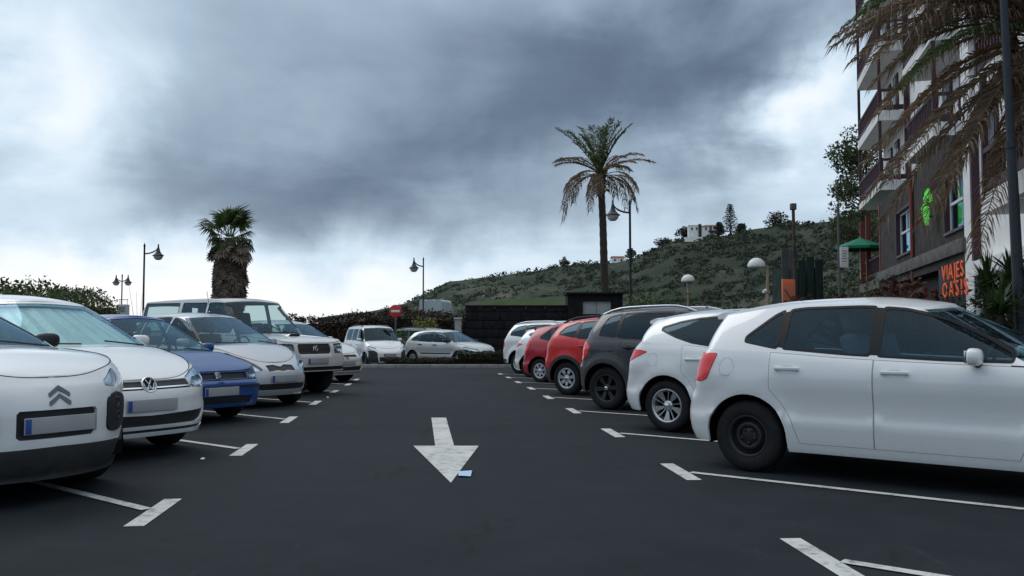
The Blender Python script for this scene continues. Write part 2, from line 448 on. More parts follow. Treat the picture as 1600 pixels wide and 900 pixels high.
        zr = pchip(sp['roof']); nt = sp.get('n_rt', 2.6)
        for k in range(N):
            a = math.pi / 2 * k / N; T.append((xrf - cfr + cfr * max(math.cos(a), 0) ** (2 / n), hr * math.sin(a) ** (2 / n)))
        for k in range(N): T.append((xrf - cfr + (xrr + crr - xrf + cfr) * k / N, hr))
        for k in range(N + 1):
            a = math.pi / 2 * (1 - k / N); T.append((xrr + crr - crr * max(math.cos(a), 0) ** (2 / nt), hr * math.sin(a) ** (2 / nt)))
        T = np.array([(x, y * (1 - sp.get('roof_taper', .04) * min(1, max(0, (.2 - x) / 1.8)) ** 2), float(zr(x)) - sp.get('roof_crown', .05) * (y / hr) ** 2) for x, y in T])
        c.B, c.T = np.array(B), T; c.U = np.arange(3 * N + 1) / N; c.zr = zr
        tb = np.gradient(c.B + c.T, axis=0); l = np.hypot(tb[:, 0], tb[:, 1]); c.gn = np.stack([tb[:, 1] / l, -tb[:, 0] / l], 1)
        for _ in range(10): c.gn[1:-1] = (c.gn[:-2] + 2 * c.gn[1:-1] + c.gn[2:]) / 4
        c.gn[0] = (1, 0); c.gn[-1] = (-1, 0)
    def G(c, u, t):
        u = np.asarray(u, float); t = np.asarray(t, float)
        f = lambda A: np.stack([np.interp(u, c.U, A[:, k]) for k in range(A.shape[1])], -1)
        b, tp, n = f(c.B), f(c.T), f(c.gn); tt = t[..., None]
        p = b + (tp - b) * tt
        bow = c.sp.get('bow', .03) * 4 * t * (1 - t) + 0
        p[..., 0] += n[..., 0] * bow; p[..., 1] += n[..., 1] * bow
        return p
    def ut(c, x, z):
        """side-view point -> (u, t)"""
        u = 1.5; t = .6
        us = np.linspace(.02, 2.98, 200)
        for _ in range(11):
            X = c.G(us, np.full(200, t))[:, 0]; u = float(np.interp(-x, -X, us))
            p0, p1 = c.G(u, 0.0), c.G(u, 1.0); t = .5 * t + .5 * float(np.clip((z - p0[2]) / (p1[2] - p0[2]), -.02, 1.0))
        return (u, t)

def skin_part(name, mat, pts2, tris, fn, nfn, off=0.0, rim=.012, sides=(1,), parent=None, free=None):
    """turn cut triangles into a mesh on the surface; sides=(1,-1) joins both halves; rim turns the border inwards"""
    used = sorted({i for t in tris for i in t}); mp = {i: k for k, i in enumerate(used)}
    uv = pts2[used]; P = fn(uv[:, 0], uv[:, 1]); Nn = nfn(uv[:, 0], uv[:, 1]); P = P + Nn * off
    V, F, NR = [], [], []
    edge = {}
    for t in tris:
        for a, b in ((t[0], t[1]), (t[1], t[2]), (t[2], t[0])): edge[(a, b)] = 1
    border = [(a, b) for (a, b) in edge if (b, a) not in edge]
    if free is not None: border = [e for e in border if not free(pts2[e[0]], pts2[e[1]])]
    # orient by normal
    t = [mp[i] for i in tris[len(tris) // 2]]
    g = np.cross(P[t[1]] - P[t[0]], P[t[2]] - P[t[0]]); flip = np.dot(g, Nn[t[0]]) < 0
    for sgn in sides:
        b0 = len(V); m = np.array([1, sgn, 1.0])
        V += list(P * m); NR += list(Nn * m)
        fl = flip != (sgn < 0)
        for t in tris:
            q = [mp[i] + b0 for i in t]; F.append(q[::-1] if fl else q)
        if rim:
            for a, b in border:
                ia, ib = mp[a], mp[b]
                q = [P[ia], P[ib], P[ib] - Nn[ib] * rim, P[ia] - Nn[ia] * rim]
                e = P[ib] - P[ia]; nn = np.cross(e, Nn[ia]); nn = nn / max(np.linalg.norm(nn), 1e-9)
                if flip: nn = -nn
                k = len(V); V += [v * m for v in q]; NR += [nn * m] * 4
                F.append([k, k + 1, k + 2, k + 3] if (flip == (sgn > 0)) else [k + 3, k + 2, k + 1, k])
    return mesh_obj(name, V, F, mat, parent, normals=NR)

def car(name, sp):
    c = Shell(sp); c.make_g(); root = empty(name); paintm = M[sp['paint']]; step = sp.get('step', .075)
    xa, r, ra = c.xa, sp['r'], sp['ra']
    Lf = c.L; Gf = c.G
    def Ln(a, b):
        n = np.cross(Lf(a + .004, b) - Lf(a - .004, b), Lf(a, b + .004) - Lf(a, b - .004))
        return -fixn(n, Lf(a, b))
    def Gn(a, b):
        a = np.clip(a, .01, 2.99)
        n = np.cross(Gf(a + .006, b) - Gf(a - .006, b), Gf(a, b + .01) - Gf(a, b - .01))
        return -fixn(n, Gf(a, b))
    def fixn(n, p):
        n = n / np.maximum(np.linalg.norm(n, axis=-1, keepdims=True), 1e-9)
        # outward = away from the car's spine
        q = p.copy(); q[..., 0] = q[..., 0] - np.clip(q[..., 0], c.xr + .75, c.xf - .75); q[..., 2] = (q[..., 2] - .6) * .3
        sg = np.sign((n * q).sum(-1, keepdims=True)); sg[sg == 0] = 1
        return -n * sg
    # ---------------- lower body outline
    zb = pchip(sp['zbot'])
    out = []
    bx = [c.xf]
    def arch(xw, a0):                         # from front edge over to rear edge
        return [(xw + ra * math.cos(t), r + ra * math.sin(t)) for t in np.linspace(a0, math.pi - a0, 22)]
    segs = []
    zsf = float(zb(xa + ra)); zsm = float(zb(0)); zsr = float(zb(-xa - ra))
    pts = [(0.0, float(zb(c.xf)))]
    for s in np.linspace(0, c.s_x(xa + ra + .02), 16)[1:]: pts.append((s, float(zb(np.interp(s, c.s, c.px)))))
    pts += [(c.s_x(x), z) for x, z in arch(xa, 0.0)]
    pts += [(c.s_x(xa - ra - .012), zsm), (c.s_x(-xa + ra + .012), zsm)]
    pts += [(c.s_x(x), z) for x, z in arch(-xa, 0.0)]
    for s in np.linspace(c.s_x(-xa - ra - .02), c.S, 14): pts.append((s, float(zb(np.interp(s, c.s, c.px)))))
    tops = [(s, float(c.ztop(np.interp(s, c.s, c.px)))) for s in np.linspace(c.S, 0, 110)]
    outline = pts + tops
    polys = [outline]; meta = [None]
    def add(poly, **k): polys.append([tuple(p) for p in poly]); meta.append(k)
    for ft in sp['body']:
        poly = [c.pt(p) if p[0] in ('x', 'f', 'r') else p for p in ft['pts']]
        if ft.get('round'): poly = rounded(poly, ft['round'])
        for g, gm in ft.get('grow', []): add(grow(poly, g), name=ft.get('gname', 'panel_gap'), mat=gm, off=ft.get('goff', -.006), half=ft.get('half', True), rim=0)
        add(poly, **ft)
    P2, tris = cut_regions(polys, step)
    free = lambda a, b: (a[0] < 1e-4 and b[0] < 1e-4) or (a[0] > c.S - 1e-4 and b[0] > c.S - 1e-4)
    body = skin_part('body', paintm, P2, tris[0], Lf, Ln, 0, .025, (1, -1), root, free)
    done = {}
    for i in range(1, len(polys)):
        if i not in tris: continue
        k = meta[i]
        m = paintm if k['mat'] == 'paint' else M[k['mat']]
        par = root
        sides = [(1, -1)] if not k.get('half', True) else [(1,), (-1,)]
        for sd in sides:
            o = skin_part(k['name'], m, P2, tris[i], Lf, Ln, k.get('off', 0.0), k.get('rim', .012), sd, done.get((k.get('under'), sd), root), free)
            if 'key' in k: done[(k['key'], sd)] = o
            if k.get('back'):
                skin_part('lamp_bowl', M[k['back'][0]], P2, tris[i], Lf, Ln, k['back'][1], 0, sd, o, free)
            if k.get('handle'):
                hx, hz = k['handle']; door_handle(c, Lf, Ln, hx, hz, sd[0], o, paintm if sp.get('handle_paint', True) else M['plastic_black'])
    # ---------------- bonnet: skin from wing edge to centre line
    ss = np.concatenate([np.linspace(0.0, c.s_f(c.hw * .93), 26), np.linspace(c.s_f(c.hw * .93), c.s_x(sp['x_ws'] - .34), 26)[1:]])
    ts = np.linspace(0, 1, 13); V = []
    for s in ss:
        xn = float(np.interp(s, c.s, c.px)); e = c.L(s, float(c.ztop(xn)))
        depth = np.clip((c.xf - xn) / .5, 0, 1)
        for t in ts:
            yy = e[1] * (1 - t)
            V.append((e[0], yy, e[2] + c.crown * (.25 + .75 * depth) * (1 - (1 - t) ** 2.2) * (1 if e[1] > .05 else e[1] / .05) - (.004 if t == 0 else 0)))
    nt = len(ts); F = [(i * nt + j, i * nt + j + 1, (i + 1) * nt + j + 1, (i + 1) * nt + j) for i in range(len(ss) - 1) for j in range(nt - 1)]
    nV = len(V); V2 = V + [(x, -y, z) for x, y, z in V]; F2 = [f[::-1] for f in F] + [tuple(i + nV for i in f) for f in F]
    bm = bmesh.new(); bv = [bm.verts.new(v) for v in V2]
    for f in F2:
        try: bm.faces.new([bv[i] for i in f])
        except ValueError: pass
    bmesh.ops.remove_doubles(bm, verts=bm.verts, dist=1e-4); bmesh.ops.recalc_face_normals(bm, faces=bm.faces)
    if sum(f.normal.z for f in bm.faces) < 0: bmesh.ops.reverse_faces(bm, faces=bm.faces)
    me = bpy.data.meshes.new('bonnet'); bm.to_mesh(me); bm.free(); me.materials.append(M[sp['paint']])
    me.polygons.foreach_set('use_smooth', np.ones(len(me.polygons), bool)); o = bpy.data.objects.new('bonnet', me); COL.objects.link(o); o.parent = root
    bonnet = o
    gp_ = [Vector(V[i * nt]) + Vector((0, 0, .003)) for i in range(1, len(ss))]
    MB().tube([Vector((q.x, -q.y, q.z)) for q in gp_[::-1]] + gp_, .0042, 4, False).build('bonnet_gap', M['gap'], bonnet)
    # ---------------- glasshouse
    ws = [(0, .02), (sp.get('u_ws', .80), .02), (sp.get('u_ws', .80) * .985, .5), (sp.get('u_ws', .80) * .97, .955), (0, .965)]
    rw = sp.get('rear_win', [(2.42, .14), (3.0, .12), (3.0, .90), (2.45, .90)])
    gp = [[(0, 0), (3, 0), (3, 1), (0, 1)]]; gm = [None]
    def gadd(poly, **k): gp.append(poly); gm.append(k)
    gadd(ws, name='windscreen', mat=sp.get('ws_mat', 'windscreen'), half=False, off=-.006)
    if rw:
        gadd([(2.0 + (p[0] - 2.0), p[1]) for p in grow(rw, .03)] if False else rw, name='rear_window', mat=sp.get('rear_mat', 'glass_dark'), half=False, off=-.004)
    conv = lambda poly: [c.ut(x, z) for x, z in poly]
    for k in sp['glass']:
        poly = rounded(k['pts'], k.get('round', .03), 3)
        poly = conv(resample(poly, .12))
        gadd(poly, **k)
    # scale u so the cut is near isotropic
    ku = 1.35
    gp2 = [[(u * ku, t * .55) for u, t in p] for p in gp]
    Q2, gt = cut_regions(gp2, .075)
    Q2 = Q2 / np.array([ku, .55])
    gfree = lambda a, b: (a[0] < 1e-4 and b[0] < 1e-4) or (a[0] > 3 - 1e-4 and b[0] > 3 - 1e-4) or (a[1] < 1e-4 and b[1] < 1e-4) or (a[1] > 1 - 1e-4 and b[1] > 1 - 1e-4)
    skin_part('pillars', paintm if not sp.get('pillar_mat') else M[sp['pillar_mat']], Q2, gt[0], Gf, Gn, 0, .03, (1, -1), root, gfree)
    for i in range(1, len(gp)):
        if i not in gt: continue
        k = gm[i]; m = paintm if k['mat'] == 'paint' else M[k['mat']]
        sides = [(1, -1)] if not k.get('half', True) else [(1,), (-1,)]
        for sd in sides: skin_part(k['name'], m, Q2, gt[i], Gf, Gn, k.get('off', -.006), k.get('rim', .012), sd, root, gfree)
    # roof
    us = np.concatenate([np.linspace(0, 1, 18), np.linspace(1, 2, 16)[1:], np.linspace(2, 3, 18)[1:]]); e = Gf(us, np.ones(len(us)))
    ts = np.linspace(0, 1, 11); V = []
    for p in e:
        for t in ts:
            zc = float(c.zr(p[0])); V.append((p[0], p[1] * (1 - t), p[2] + (zc + sp.get('roof_rise', .012) - p[2]) * (1 - (1 - t) ** 2.4) * (1 if p[1] > .03 else p[1] / .03)))
    nt = len(ts); F = [(i * nt + j, i * nt + j + 1, (i + 1) * nt + j + 1, (i + 1) * nt + j) for i in range(len(us) - 1) for j in range(nt - 1)]
    nV = len(V)
    bm = bmesh.new(); bv = [bm.verts.new(v) for v in V + [(x, -y, z) for x, y, z in V]]
    for f in [f[::-1] for f in F] + [tuple(i + nV for i in f) for f in F]:
        try: bm.faces.new([bv[i] for i in f])
        except ValueError: pass
    bmesh.ops.remove_doubles(bm, verts=bm.verts, dist=1e-4); bmesh.ops.recalc_face_normals(bm, faces=bm.faces)
    if sum(f.normal.z for f in bm.faces) < 0: bmesh.ops.reverse_faces(bm, faces=bm.faces)
    me = bpy.data.meshes.new('roof'); bm.to_mesh(me); bm.free(); me.materials.append(M[sp.get('roof_mat', sp['paint'])])
    me.polygons.foreach_set('use_smooth', np.ones(len(me.polygons), bool)); roof = bpy.data.objects.new('roof', me); COL.objects.link(roof); roof.parent = root
    # ---------------- dark floor, wheel housings
    mb = MB(); hw = c.hw; z0 = zsm + .02
    mb.box(((c.xf + c.xr) / 2, 0, z0 + .06), (c.xf - c.xr - .36, 2 * (hw - .27), .10))
    mb.box((0, 0, z0 + .05), (2 * (xa - ra) - .03, 2 * (hw - .075), .08))
    for sx in (1, -1):
        for sy in (1, -1):
            vs = []; n = 15
            for k in range(n):
                a = -.25 + (math.pi + .5) * k / (n - 1)
                for yy in (hw - .055, hw - .34): vs.append((sx * xa + (ra + .012) * math.cos(a), sy * yy, max(r + (ra + .012) * math.sin(a), z0)))
            mb.add(vs, [(2 * k, 2 * k + 1, 2 * k + 3, 2 * k + 2) for k in range(n - 1)])
            b = [v for i, v in enumerate(vs) if i % 2]; mb.add(b, [tuple(range(n))])
    # bulkheads keep the engine bay and boot dark
    mb.add([(sp['x_ws'] - .36, -hw + .12, z0), (sp['x_ws'] - .36, hw - .12, z0), (sp['x_ws'] - .36, hw - .12, float(c.ztop(sp['x_ws'] - .36)) - .03), (sp['x_ws'] - .36, -hw + .12, float(c.ztop(sp['x_ws'] - .36)) - .03)], [(0, 1, 2, 3)])
    mb.build('underbody', M['gap'], root)
    interior(c, sp, root, z0)
    wheels(c, sp, root)
    # ---------------- mirrors
    if sp.get('mirror', True):
        mx, mz = sp.get('mirror_at', (sp['xA'] - .24, float(c.ztop(sp['xA'])) + .022))
        yb = float(c.L(c.s_x(mx), float(c.ztop(mx)) - .01)[1])
        for sd in (1, -1):
            b = MB(); cx, cy, cz = mx - .02, sd * (yb + .095), mz + .04
            vs, fs = [], []
            nu, nv = 14, 9
            for i in range(nv):
                ph = -math.pi / 2 + math.pi * i / (nv - 1)
                for j in range(nu):
                    th = 2 * math.pi * j / nu
                    sq = lambda v, e: math.copysign(abs(v) ** e, v)
                    X = .062 * sq(math.cos(ph), .6) * sq(math.cos(th), .8); X = X if X > 0 else X * .55
                    vs.append((cx + X, cy + .105 * sq(math.cos(ph), .7) * sq(math.sin(th), .55), cz + .064 * sq(math.sin(ph), .65)))
            for i in range(nv - 1):
                for j in range(nu): fs.append((i * nu + j, i * nu + (j + 1) % nu, (i + 1) * nu + (j + 1) % nu, (i + 1) * nu + j))
            b.add(vs, fs, True)
            mo = b.build('wing_mirror', M[sp.get('mirror_mat', sp['paint'])], root)
            MB().tube([(cx + .01, sd * (yb - .02), mz - .015), (cx, sd * (yb + .09), mz + .005)], [.03, .024], 8).build('stalk', M['plastic_black'], mo)
            MB().box((cx - .037, cy, cz), (.006, .165, .09), bev=.002).build('mirror_glass', M['mirror_glass'], mo)
    # wipers
    wz = lambda x, y: float(np.interp(0, [0], [0]))
    for k, (u0, u1) in enumerate(((.50, .02), (.10, .0))):
        a = Gf(np.array([.55 - k * .42]), np.array([.03]))[0]; b_ = Gf(np.array([.12 - k * .10]), np.array([.075]))[0]
        sgn = 1 if k == 0 else -1
        if k == 1: a = Gf(np.array([.05]), np.array([.03]))[0]; b_ = Gf(np.array([.52]), np.array([.075]))[0]
        MB().tube([Vector((a[0] + .03, sgn * a[1], a[2] + .012)), Vector((b_[0] + .012, sgn * b_[1], b_[2] + .02))], .008, 5).build('wiper', M['plastic_black'], root)
    for ex in sp.get('extra', []): ex(c, sp, root, Lf, Ln, Gf, roof)
    return root

def door_handle(c, Lf, Ln, hx, hz, sd, parent, mat):
    s = c.s_x(hx); p = Lf(np.array([s]), np.array([hz]))[0]; n = Ln(np.array([s]), np.array([hz]))[0]
    p = Vector((p[0], p[1] * sd, p[2])); n = Vector((n[0], n[1] * sd, n[2]))
    b = MB(); b.box(p + n * .022, (.20, .018, .026), Matrix.Rotation(0, 3, 'Z'), .006)
    for dx in (-.085, .085): b.box(p + n * .008 + Vector((dx, 0, 0)), (.03, .026, .024), None, .004)
    b.build('door_handle', mat, parent)
    vs = [p + n * .0025 + Vector((math.cos(a) * .065, 0, -.004 + math.sin(a) * .032)) for a in np.linspace(0, 2 * math.pi, 14, endpoint=False)]
    MB().add(vs, [tuple(range(14))]).build('grip_recess', M['seal'] if mat is M['plastic_black'] else mat, parent)

def interior(c, sp, root, z0):
    hw = c.hw; mb = MB(); xws = sp['x_ws']; zc = float(c.ztop(sp['xA'])); sh = sp.get('seat_h', 0.0)
    # dashboard, rolled
    prof = [(xws - .12, zc - .30), (xws - .10, zc + .0), (xws - .22, zc + .015), (xws - .48, zc - .005), (xws - .58, zc - .06), (xws - .60, zc - .22), (xws - .55, zc - .45)]
    y = hw - .15
    vs = [(px, s * y, pz) for px, pz in prof for s in (-1, 1)]
    mb.add(vs, [(2 * i, 2 * i + 1, 2 * i + 3, 2 * i + 2) for i in range(len(prof) - 1)], True)
    mb.build('dashboard', M['dash'], root)
    MB().box((-.1, 0, z0 + .14), (2 * (c.xa - .38), 2 * (hw - .12), .03)).build('cabin_floor', M['dash'], root)
    sw = MB(); cx, cy, cz = xws - .72, .36, zc - .02
    ring = [Vector((cx + .07 * math.sin(a), cy + .18 * math.cos(a), cz + .17 * math.sin(a))) for a in np.linspace(0, 2 * math.pi, 21)]
    sw.tube(ring, .014, 6, False); sw.tube([(cx + .02, cy, cz), (cx + .2, cy, cz - .08)], .03, 6); sw.build('steering_wheel', M['plastic_black'], root)
    sm = M[sp.get('seat_mat', 'seat_fabric')]
    def seat(x, y, w):
        s = MB(); zz = z0 + .30 + sh
        s.box((x + .18, y, zz), (.50, w, .16), None, .05)
        s.box((x - .14, y, zz + .33), (.13, w * .94, .62), Matrix.Rotation(R(-14), 3, 'Y'), .05)
        s.box((x - .25, y, zz + .745), (.09, w * .48, .18), Matrix.Rotation(R(-10), 3, 'Y'), .035)
        s.build('seat', sm, root)
    xs = sp.get('x_seat', xws - 1.35)
    seat(xs, .36, .48); seat(xs, -.36, .48)
    b = MB(); zz = z0 + .32 + sh; xb = xs - .82
    b.box((xb + .2, 0, zz), (.48, 2 * hw - .42, .16), None, .05); b.box((xb - .1, 0, zz + .30), (.13, 2 * hw - .42, .56), Matrix.Rotation(R(-16), 3, 'Y'), .05)
    for y in (-.36, .36): b.box((xb - .2, y, zz + .66), (.08, .24, .15), None, .03)
    b.build('rear_seat', sm, root)

_wheel_cache = {}
def wheel_meshes(r, kind, w):
    key = (round(r, 3), kind, w)
    if key in _wheel_cache: return _wheel_cache[key]
    rr = r * {'alloy5': .66, 'steel': .60, 'hubcap': .62, 'alloy_dark': .66, 'hub7': .62}.get(kind, .62)
    h = w / 2
    t = MB(); t.lathe([(rr - .012, -h * .80), (rr + .004, -h * .98), (rr + (r - rr) * .30, -h * 1.06), (rr + (r - rr) * .68, -h * 1.03), (r - .014, -h * .86), (r - .002, -h * .62), (r, -h * .2),
                 (r, h * .2), (r - .002, h * .62), (r - .014, h * .86), (rr + (r - rr) * .68, h * 1.03), (rr + (r - rr) * .30, h * 1.06), (rr + .004, h * .98), (rr - .012, h * .80)], seg=44, axis='Y')
    for gy in (-.3, 0, .3): t.lathe([(r + .0012, (gy - .035) * h), (r + .0012, (gy + .035) * h)], seg=44, axis='Y')
    tyre = t.build('tyre', M['rubber']); tm = tyre.data; bpy.data.objects.remove(tyre)
    # rim: outward is +Y
    lip = [(rr - .002, h * .94), (rr - .012, h * .97), (rr - .024, h * .90), (rr - .034, h * .62), (rr - .05, -h * .3)]
    b = MB(); 
    def polar_plate(th0, th1, ra_, rb_, y0, y1, th=.018, n=3):
        pl = [(ra_ * math.cos(a), ra_ * math.sin(a), y0) for a in np.linspace(th0[0], th0[1], n)] + [(rb_ * math.cos(a), rb_ * math.sin(a), y1) for a in np.linspace(th1[1], th1[0], n)]
        vs = [(a, y, z) for a, z, y in pl] + [(a, y - th, z) for a, z, y in pl]; m = len(pl)
        b.add(vs, [tuple(range(m)), tuple(range(m, 2 * m))[::-1]] + [(i, m + i, m + (i + 1) % m, (i + 1) % m) for i in range(m)])
    if kind == 'alloy5':
        b.lathe(lip, seg=44, axis='Y')
        for k in range(5):
            a = k * 2 * math.pi / 5 + .3
            polar_plate((a - .30, a + .10), (a - .30, a + .16), .045, rr - .028, h * .62, h * .80)      # broad blade
            polar_plate((a + .42, a + .58), (a + .60, a + .68), .045, rr - .028, h * .60, h * .78)      # thin spoke
        b.lathe([(.0, h * .74), (.045, h * .73), (.062, h * .66), (.066, h * .45)], seg=20, axis='Y'); mat = 'alloy'
    elif kind == 'alloy_dark':
        b.lathe(lip, seg=40, axis='Y')
        for k in range(6):
            a = k * math.pi / 3
            polar_plate((a - .5, a + .5), (a - .20, a + .20), .05, rr - .028, h * .6, h * .78)
        b.lathe([(.0, h * .74), (.045, h * .73), (.062, h * .66), (.066, h * .45)], seg=20, axis='Y'); mat = 'alloy_dark'
    elif kind == 'steel':
        b.lathe([(rr - .002, h * .94), (rr - .012, h * .97), (rr - .022, h * .90), (rr - .03, h * .45), (rr - .05, h * .40), (rr - .06, h * .56), (rr * .62, h * .72), (rr * .46, h * .70), (rr * .40, h * .52), (.075, h * .48), (.06, h * .62), (.035, h * .70), (0, h * .71)], seg=44, axis='Y')
        mat = 'steel_black'
        for k in range(5):
            a = k * 2 * math.pi / 5 + .2
            b.lathe([(0, .03), (.012, .03), (.013, 0)], c=(.058 * math.cos(a), h * .50, .058 * math.sin(a)), seg=8, axis='Y')
    else:
        b.lathe([(rr + .004, h * .96), (rr - .012, h * 1.0), (rr - .03, h * .95), (rr - .036, h * .88)], seg=44, axis='Y')
        n = 7
        for k in range(n):
            a = k * 2 * math.pi / n
            polar_plate((a - .42, a + .42), (a - .27, a + .27), .05, rr * .60, h * .86, h * .98, .012)
            polar_plate((a - .27, a + .27), (a - .16, a + .16), rr * .60, rr - .032, h * .98, h * .92, .012)
        b.lathe([(.0, h * .96), (.05, h * .94), (.07, h * .86), (.07, h * .7)], seg=20, axis='Y'); mat = 'hubcap'
    rim = b.build('rim', M[mat]); rm = rim.data; bpy.data.objects.remove(rim)
    d = MB(); d.lathe([(rr - .045, -h * .2), (rr - .05, h * .22), (.12, h * .22), (.1, h * .35), (0, h * .35)], seg=28, axis='Y')
    bd = d.build('brake', M['gap']); bdm = bd.data; bpy.data.objects.remove(bd)
    e = MB()
    if kind == 'steel':                       # dark slots round the disc
        for k in range(12):
            a = k * math.pi / 6; e.lathe([(0, .002), (.014, .002), (.016, -.01)], c=(rr * .80 * math.cos(a), h * .60, rr * .80 * math.sin(a)), seg=8, axis='Y')
    else: e.lathe([(.0, h * .99), (.026, h * .985), (.03, h * .95)], seg=14, axis='Y')
    if kind == 'steel': e = MB().lathe([(rr * .86, h * .605), (rr * .76, h * .64)], seg=30, axis='Y')
    eo = e.build('hub', M['gap'] if kind == 'steel' else M['chrome']); em = eo.data; bpy.data.objects.remove(eo)
    _wheel_cache[key] = (tm, rm, bdm, em); return _wheel_cache[key]
def wheels(c, sp, root):
    r = sp['r']; w = sp.get('tyre_w', .20); ms = wheel_meshes(r, sp.get('wheel', 'hubcap'), w)
    for sx in (1, -1):
        for sy in (1, -1):
            o = bpy.data.objects.new('wheel', ms[0]); COL.objects.link(o); o.parent = root
            o.location = (sx * c.xa, sy * (c.hw - w / 2 - sp.get('wheel_in', .035)), r)
            a = .7 * sx + 1.3 * sy
            o.rotation_euler = (0, a, 0 if sy > 0 else math.pi)
            for nm, m in zip(('rim', 'brake_disc', 'hub_cap'), ms[1:]):
                q = bpy.data.objects.new(nm, m); COL.objects.link(q); q.parent = o

# ------------------------------------------------------------------ extras fixed to the skin
def on_skin(fn, nfn, a, b, sgn=1):
    p = fn(np.array([a]), np.array([b]))[0]; n = nfn(np.array([a]), np.array([b]))[0]
    return Vector((p[0], p[1] * sgn, p[2])), Vector((n[0], n[1] * sgn, n[2]))
def plate(z, front=True, w=.52, h=.11, out=.012):
    def f(c, sp, root, Lf, Ln, Gf, roof):
        s = .001 if front else c.S - .001
        p, n = on_skin(Lf, Ln, s, z); p.y = 0; n.y = 0; n.normalize(); p += n * out
        X = Vector((0, 1, 0)) * (1 if front else -1); Y = n.cross(X) * -1; Y = X.cross(n) * -1
        Y = n.cross(X); Y = Y if Y.z > 0 else -Y
        rot = Matrix((X, Y, n)).transposed()
        o = MB().box(p, (w, h, .012), rot, .004).build('number_plate', M['plate'], root)
        MB().box(p + X * (-.5 * w + .024) * (1 if True else -1) + n * .004, (.040, h - .012, .012), rot, .002).build('country_band', M['plate_blue'], o)
    return f
def front_frame(c, Lf, Ln, z, y=0.0, out=.01):
    s = c.s_f(max(y, 0.0005)) ; p, n = on_skin(Lf, Ln, s, z)
    if y == 0: p.y = 0; n.y = 0
    n.normalize(); n = (n + Vector((1.3, 0, 0))).normalized(); X = Vector((0, 0, 1)).cross(n).normalized(); Y = n.cross(X)
    return p + n * out, X, Y, n
def strip(poly_w, pts): pass
def badge_bars(mb, P, X, Y, n, segs, wd, th):
    """raised bars between 2D points"""
    for (a, b) in segs:
        a, b = Vector(a), Vector(b); d = (b - a); L = d.length; d /= L
        D = X * d.x + Y * d.y; E = n.cross(D)
        mb.box(P + X * ((a.x + b.x) / 2) + Y * ((a.y + b.y) / 2), (L, wd, th), Matrix((D, E, n)).transposed(), th * .25)
def chevrons(z, w=.17, gap=.062, dark=False):
    def f(c, sp, root, Lf, Ln, Gf, roof):
        P, X, Y, n = front_frame(c, Lf, Ln, z)
        mb = MB(); h = w * .36
        for k in (0, 1):
            o = -k * gap
            for s in (-1, 1):
                pl = [(0, o), (s * w / 2, o - h), (s * w / 2, o - h - w * .17), (s * w * .42, o - h - w * .17), (0, o - w * .21)]
                if s < 0: pl = pl[::-1]
                mb.prism(pl, -.004, .012, lambda a, b, q: P + X * a + Y * b + n * q)
        mb.build('chevron_badge', M['badge_dark' if dark else 'chrome'], root)
    return f
def round_badge(z, rad=.058, letters=True, y=0.0, out=.012):
    def f(c, sp, root, Lf, Ln, Gf, roof):
        P, X, Y, n = front_frame(c, Lf, Ln, z, y, out)
        mb = MB(); seg = 28
        for (r0, r1, h0, h1) in ((rad, rad * .84, 0, .014),):
            vs = []
            for (q, h) in ((r0, -.006), (r0, h1 - .003), (r0 * .95, h1), (r1, h1), (r1, 0)):
                vs += [P + X * (q * math.cos(a)) + Y * (q * math.sin(a)) + n * h for a in np.linspace(0, 2 * math.pi, seg, endpoint=False)]
            mb.add(vs, [(i * seg + k, i * seg + (k + 1) % seg, (i + 1) * seg + (k + 1) % seg, (i + 1) * seg + k) for i in range(4) for k in range(seg)], True)
        if letters:
            k = rad * .80
            badge_bars(mb, P + n * .006, X, Y, n, [((-.50 * k, .85 * k), (-.02 * k, .08 * k)), ((.50 * k, .85 * k), (.02 * k, .08 * k)),
                 ((-.92 * k, .30 * k), (-.46 * k, -.86 * k)), ((-.46 * k, -.86 * k), (0, .02 * k)), ((0, .02 * k), (.46 * k, -.86 * k)), ((.46 * k, -.86 * k), (.92 * k, .30 * k))], rad * .17, .010)
        o = mb.build('round_badge', M['chrome'], root)
        MB().add([P + X * (rad * .9 * math.cos(a)) + Y * (rad * .9 * math.sin(a)) + n * .003 for a in np.linspace(0, 2 * math.pi, 24, endpoint=False)], [tuple(range(24))]).build('badge_disc', M['seal'], o)
    return f
def s_badge(z, w=.075, h=.07):
    def f(c, sp, root, Lf, Ln, Gf, roof):
        P, X, Y, n = front_frame(c, Lf, Ln, z, 0, .012); mb = MB()
        a, b = w / 2, h / 2
        badge_bars(mb, P, X, Y, n, [((-a, b), (a, b)), ((-a, b), (-a, .1 * b)), ((-a, .1 * b), (a, -.1 * b)), ((a, -.1 * b), (a, -b)), ((a, -b), (-a, -b))], .022, .014)
        for k in (-.45, .45): badge_bars(mb, P, X, Y, n, [((-a, k * b), (a, k * b))], .008, .010)
        mb.build('letter_badge', M['chrome'], root)
    return f
def v_badge(z, w=.11):
    def f(c, sp, root, Lf, Ln, Gf, roof):
        P, X, Y, n = front_frame(c, Lf, Ln, z, 0, .014); mb = MB(); k = w / 2
        badge_bars(mb, P, X, Y, n, [((-k, -k * .8), (-k * .55, k * .8)), ((-k * .55, k * .8), (-.1 * k, -.6 * k)), ((-.1 * k, -.6 * k), (.35 * k, .8 * k)), ((.35 * k, .8 * k), (k, k * .8)), ((.5 * k, -.8 * k), (k, -.1 * k))], .018, .012)
        mb.build('wing_badge', M['chrome'], root)
    return f
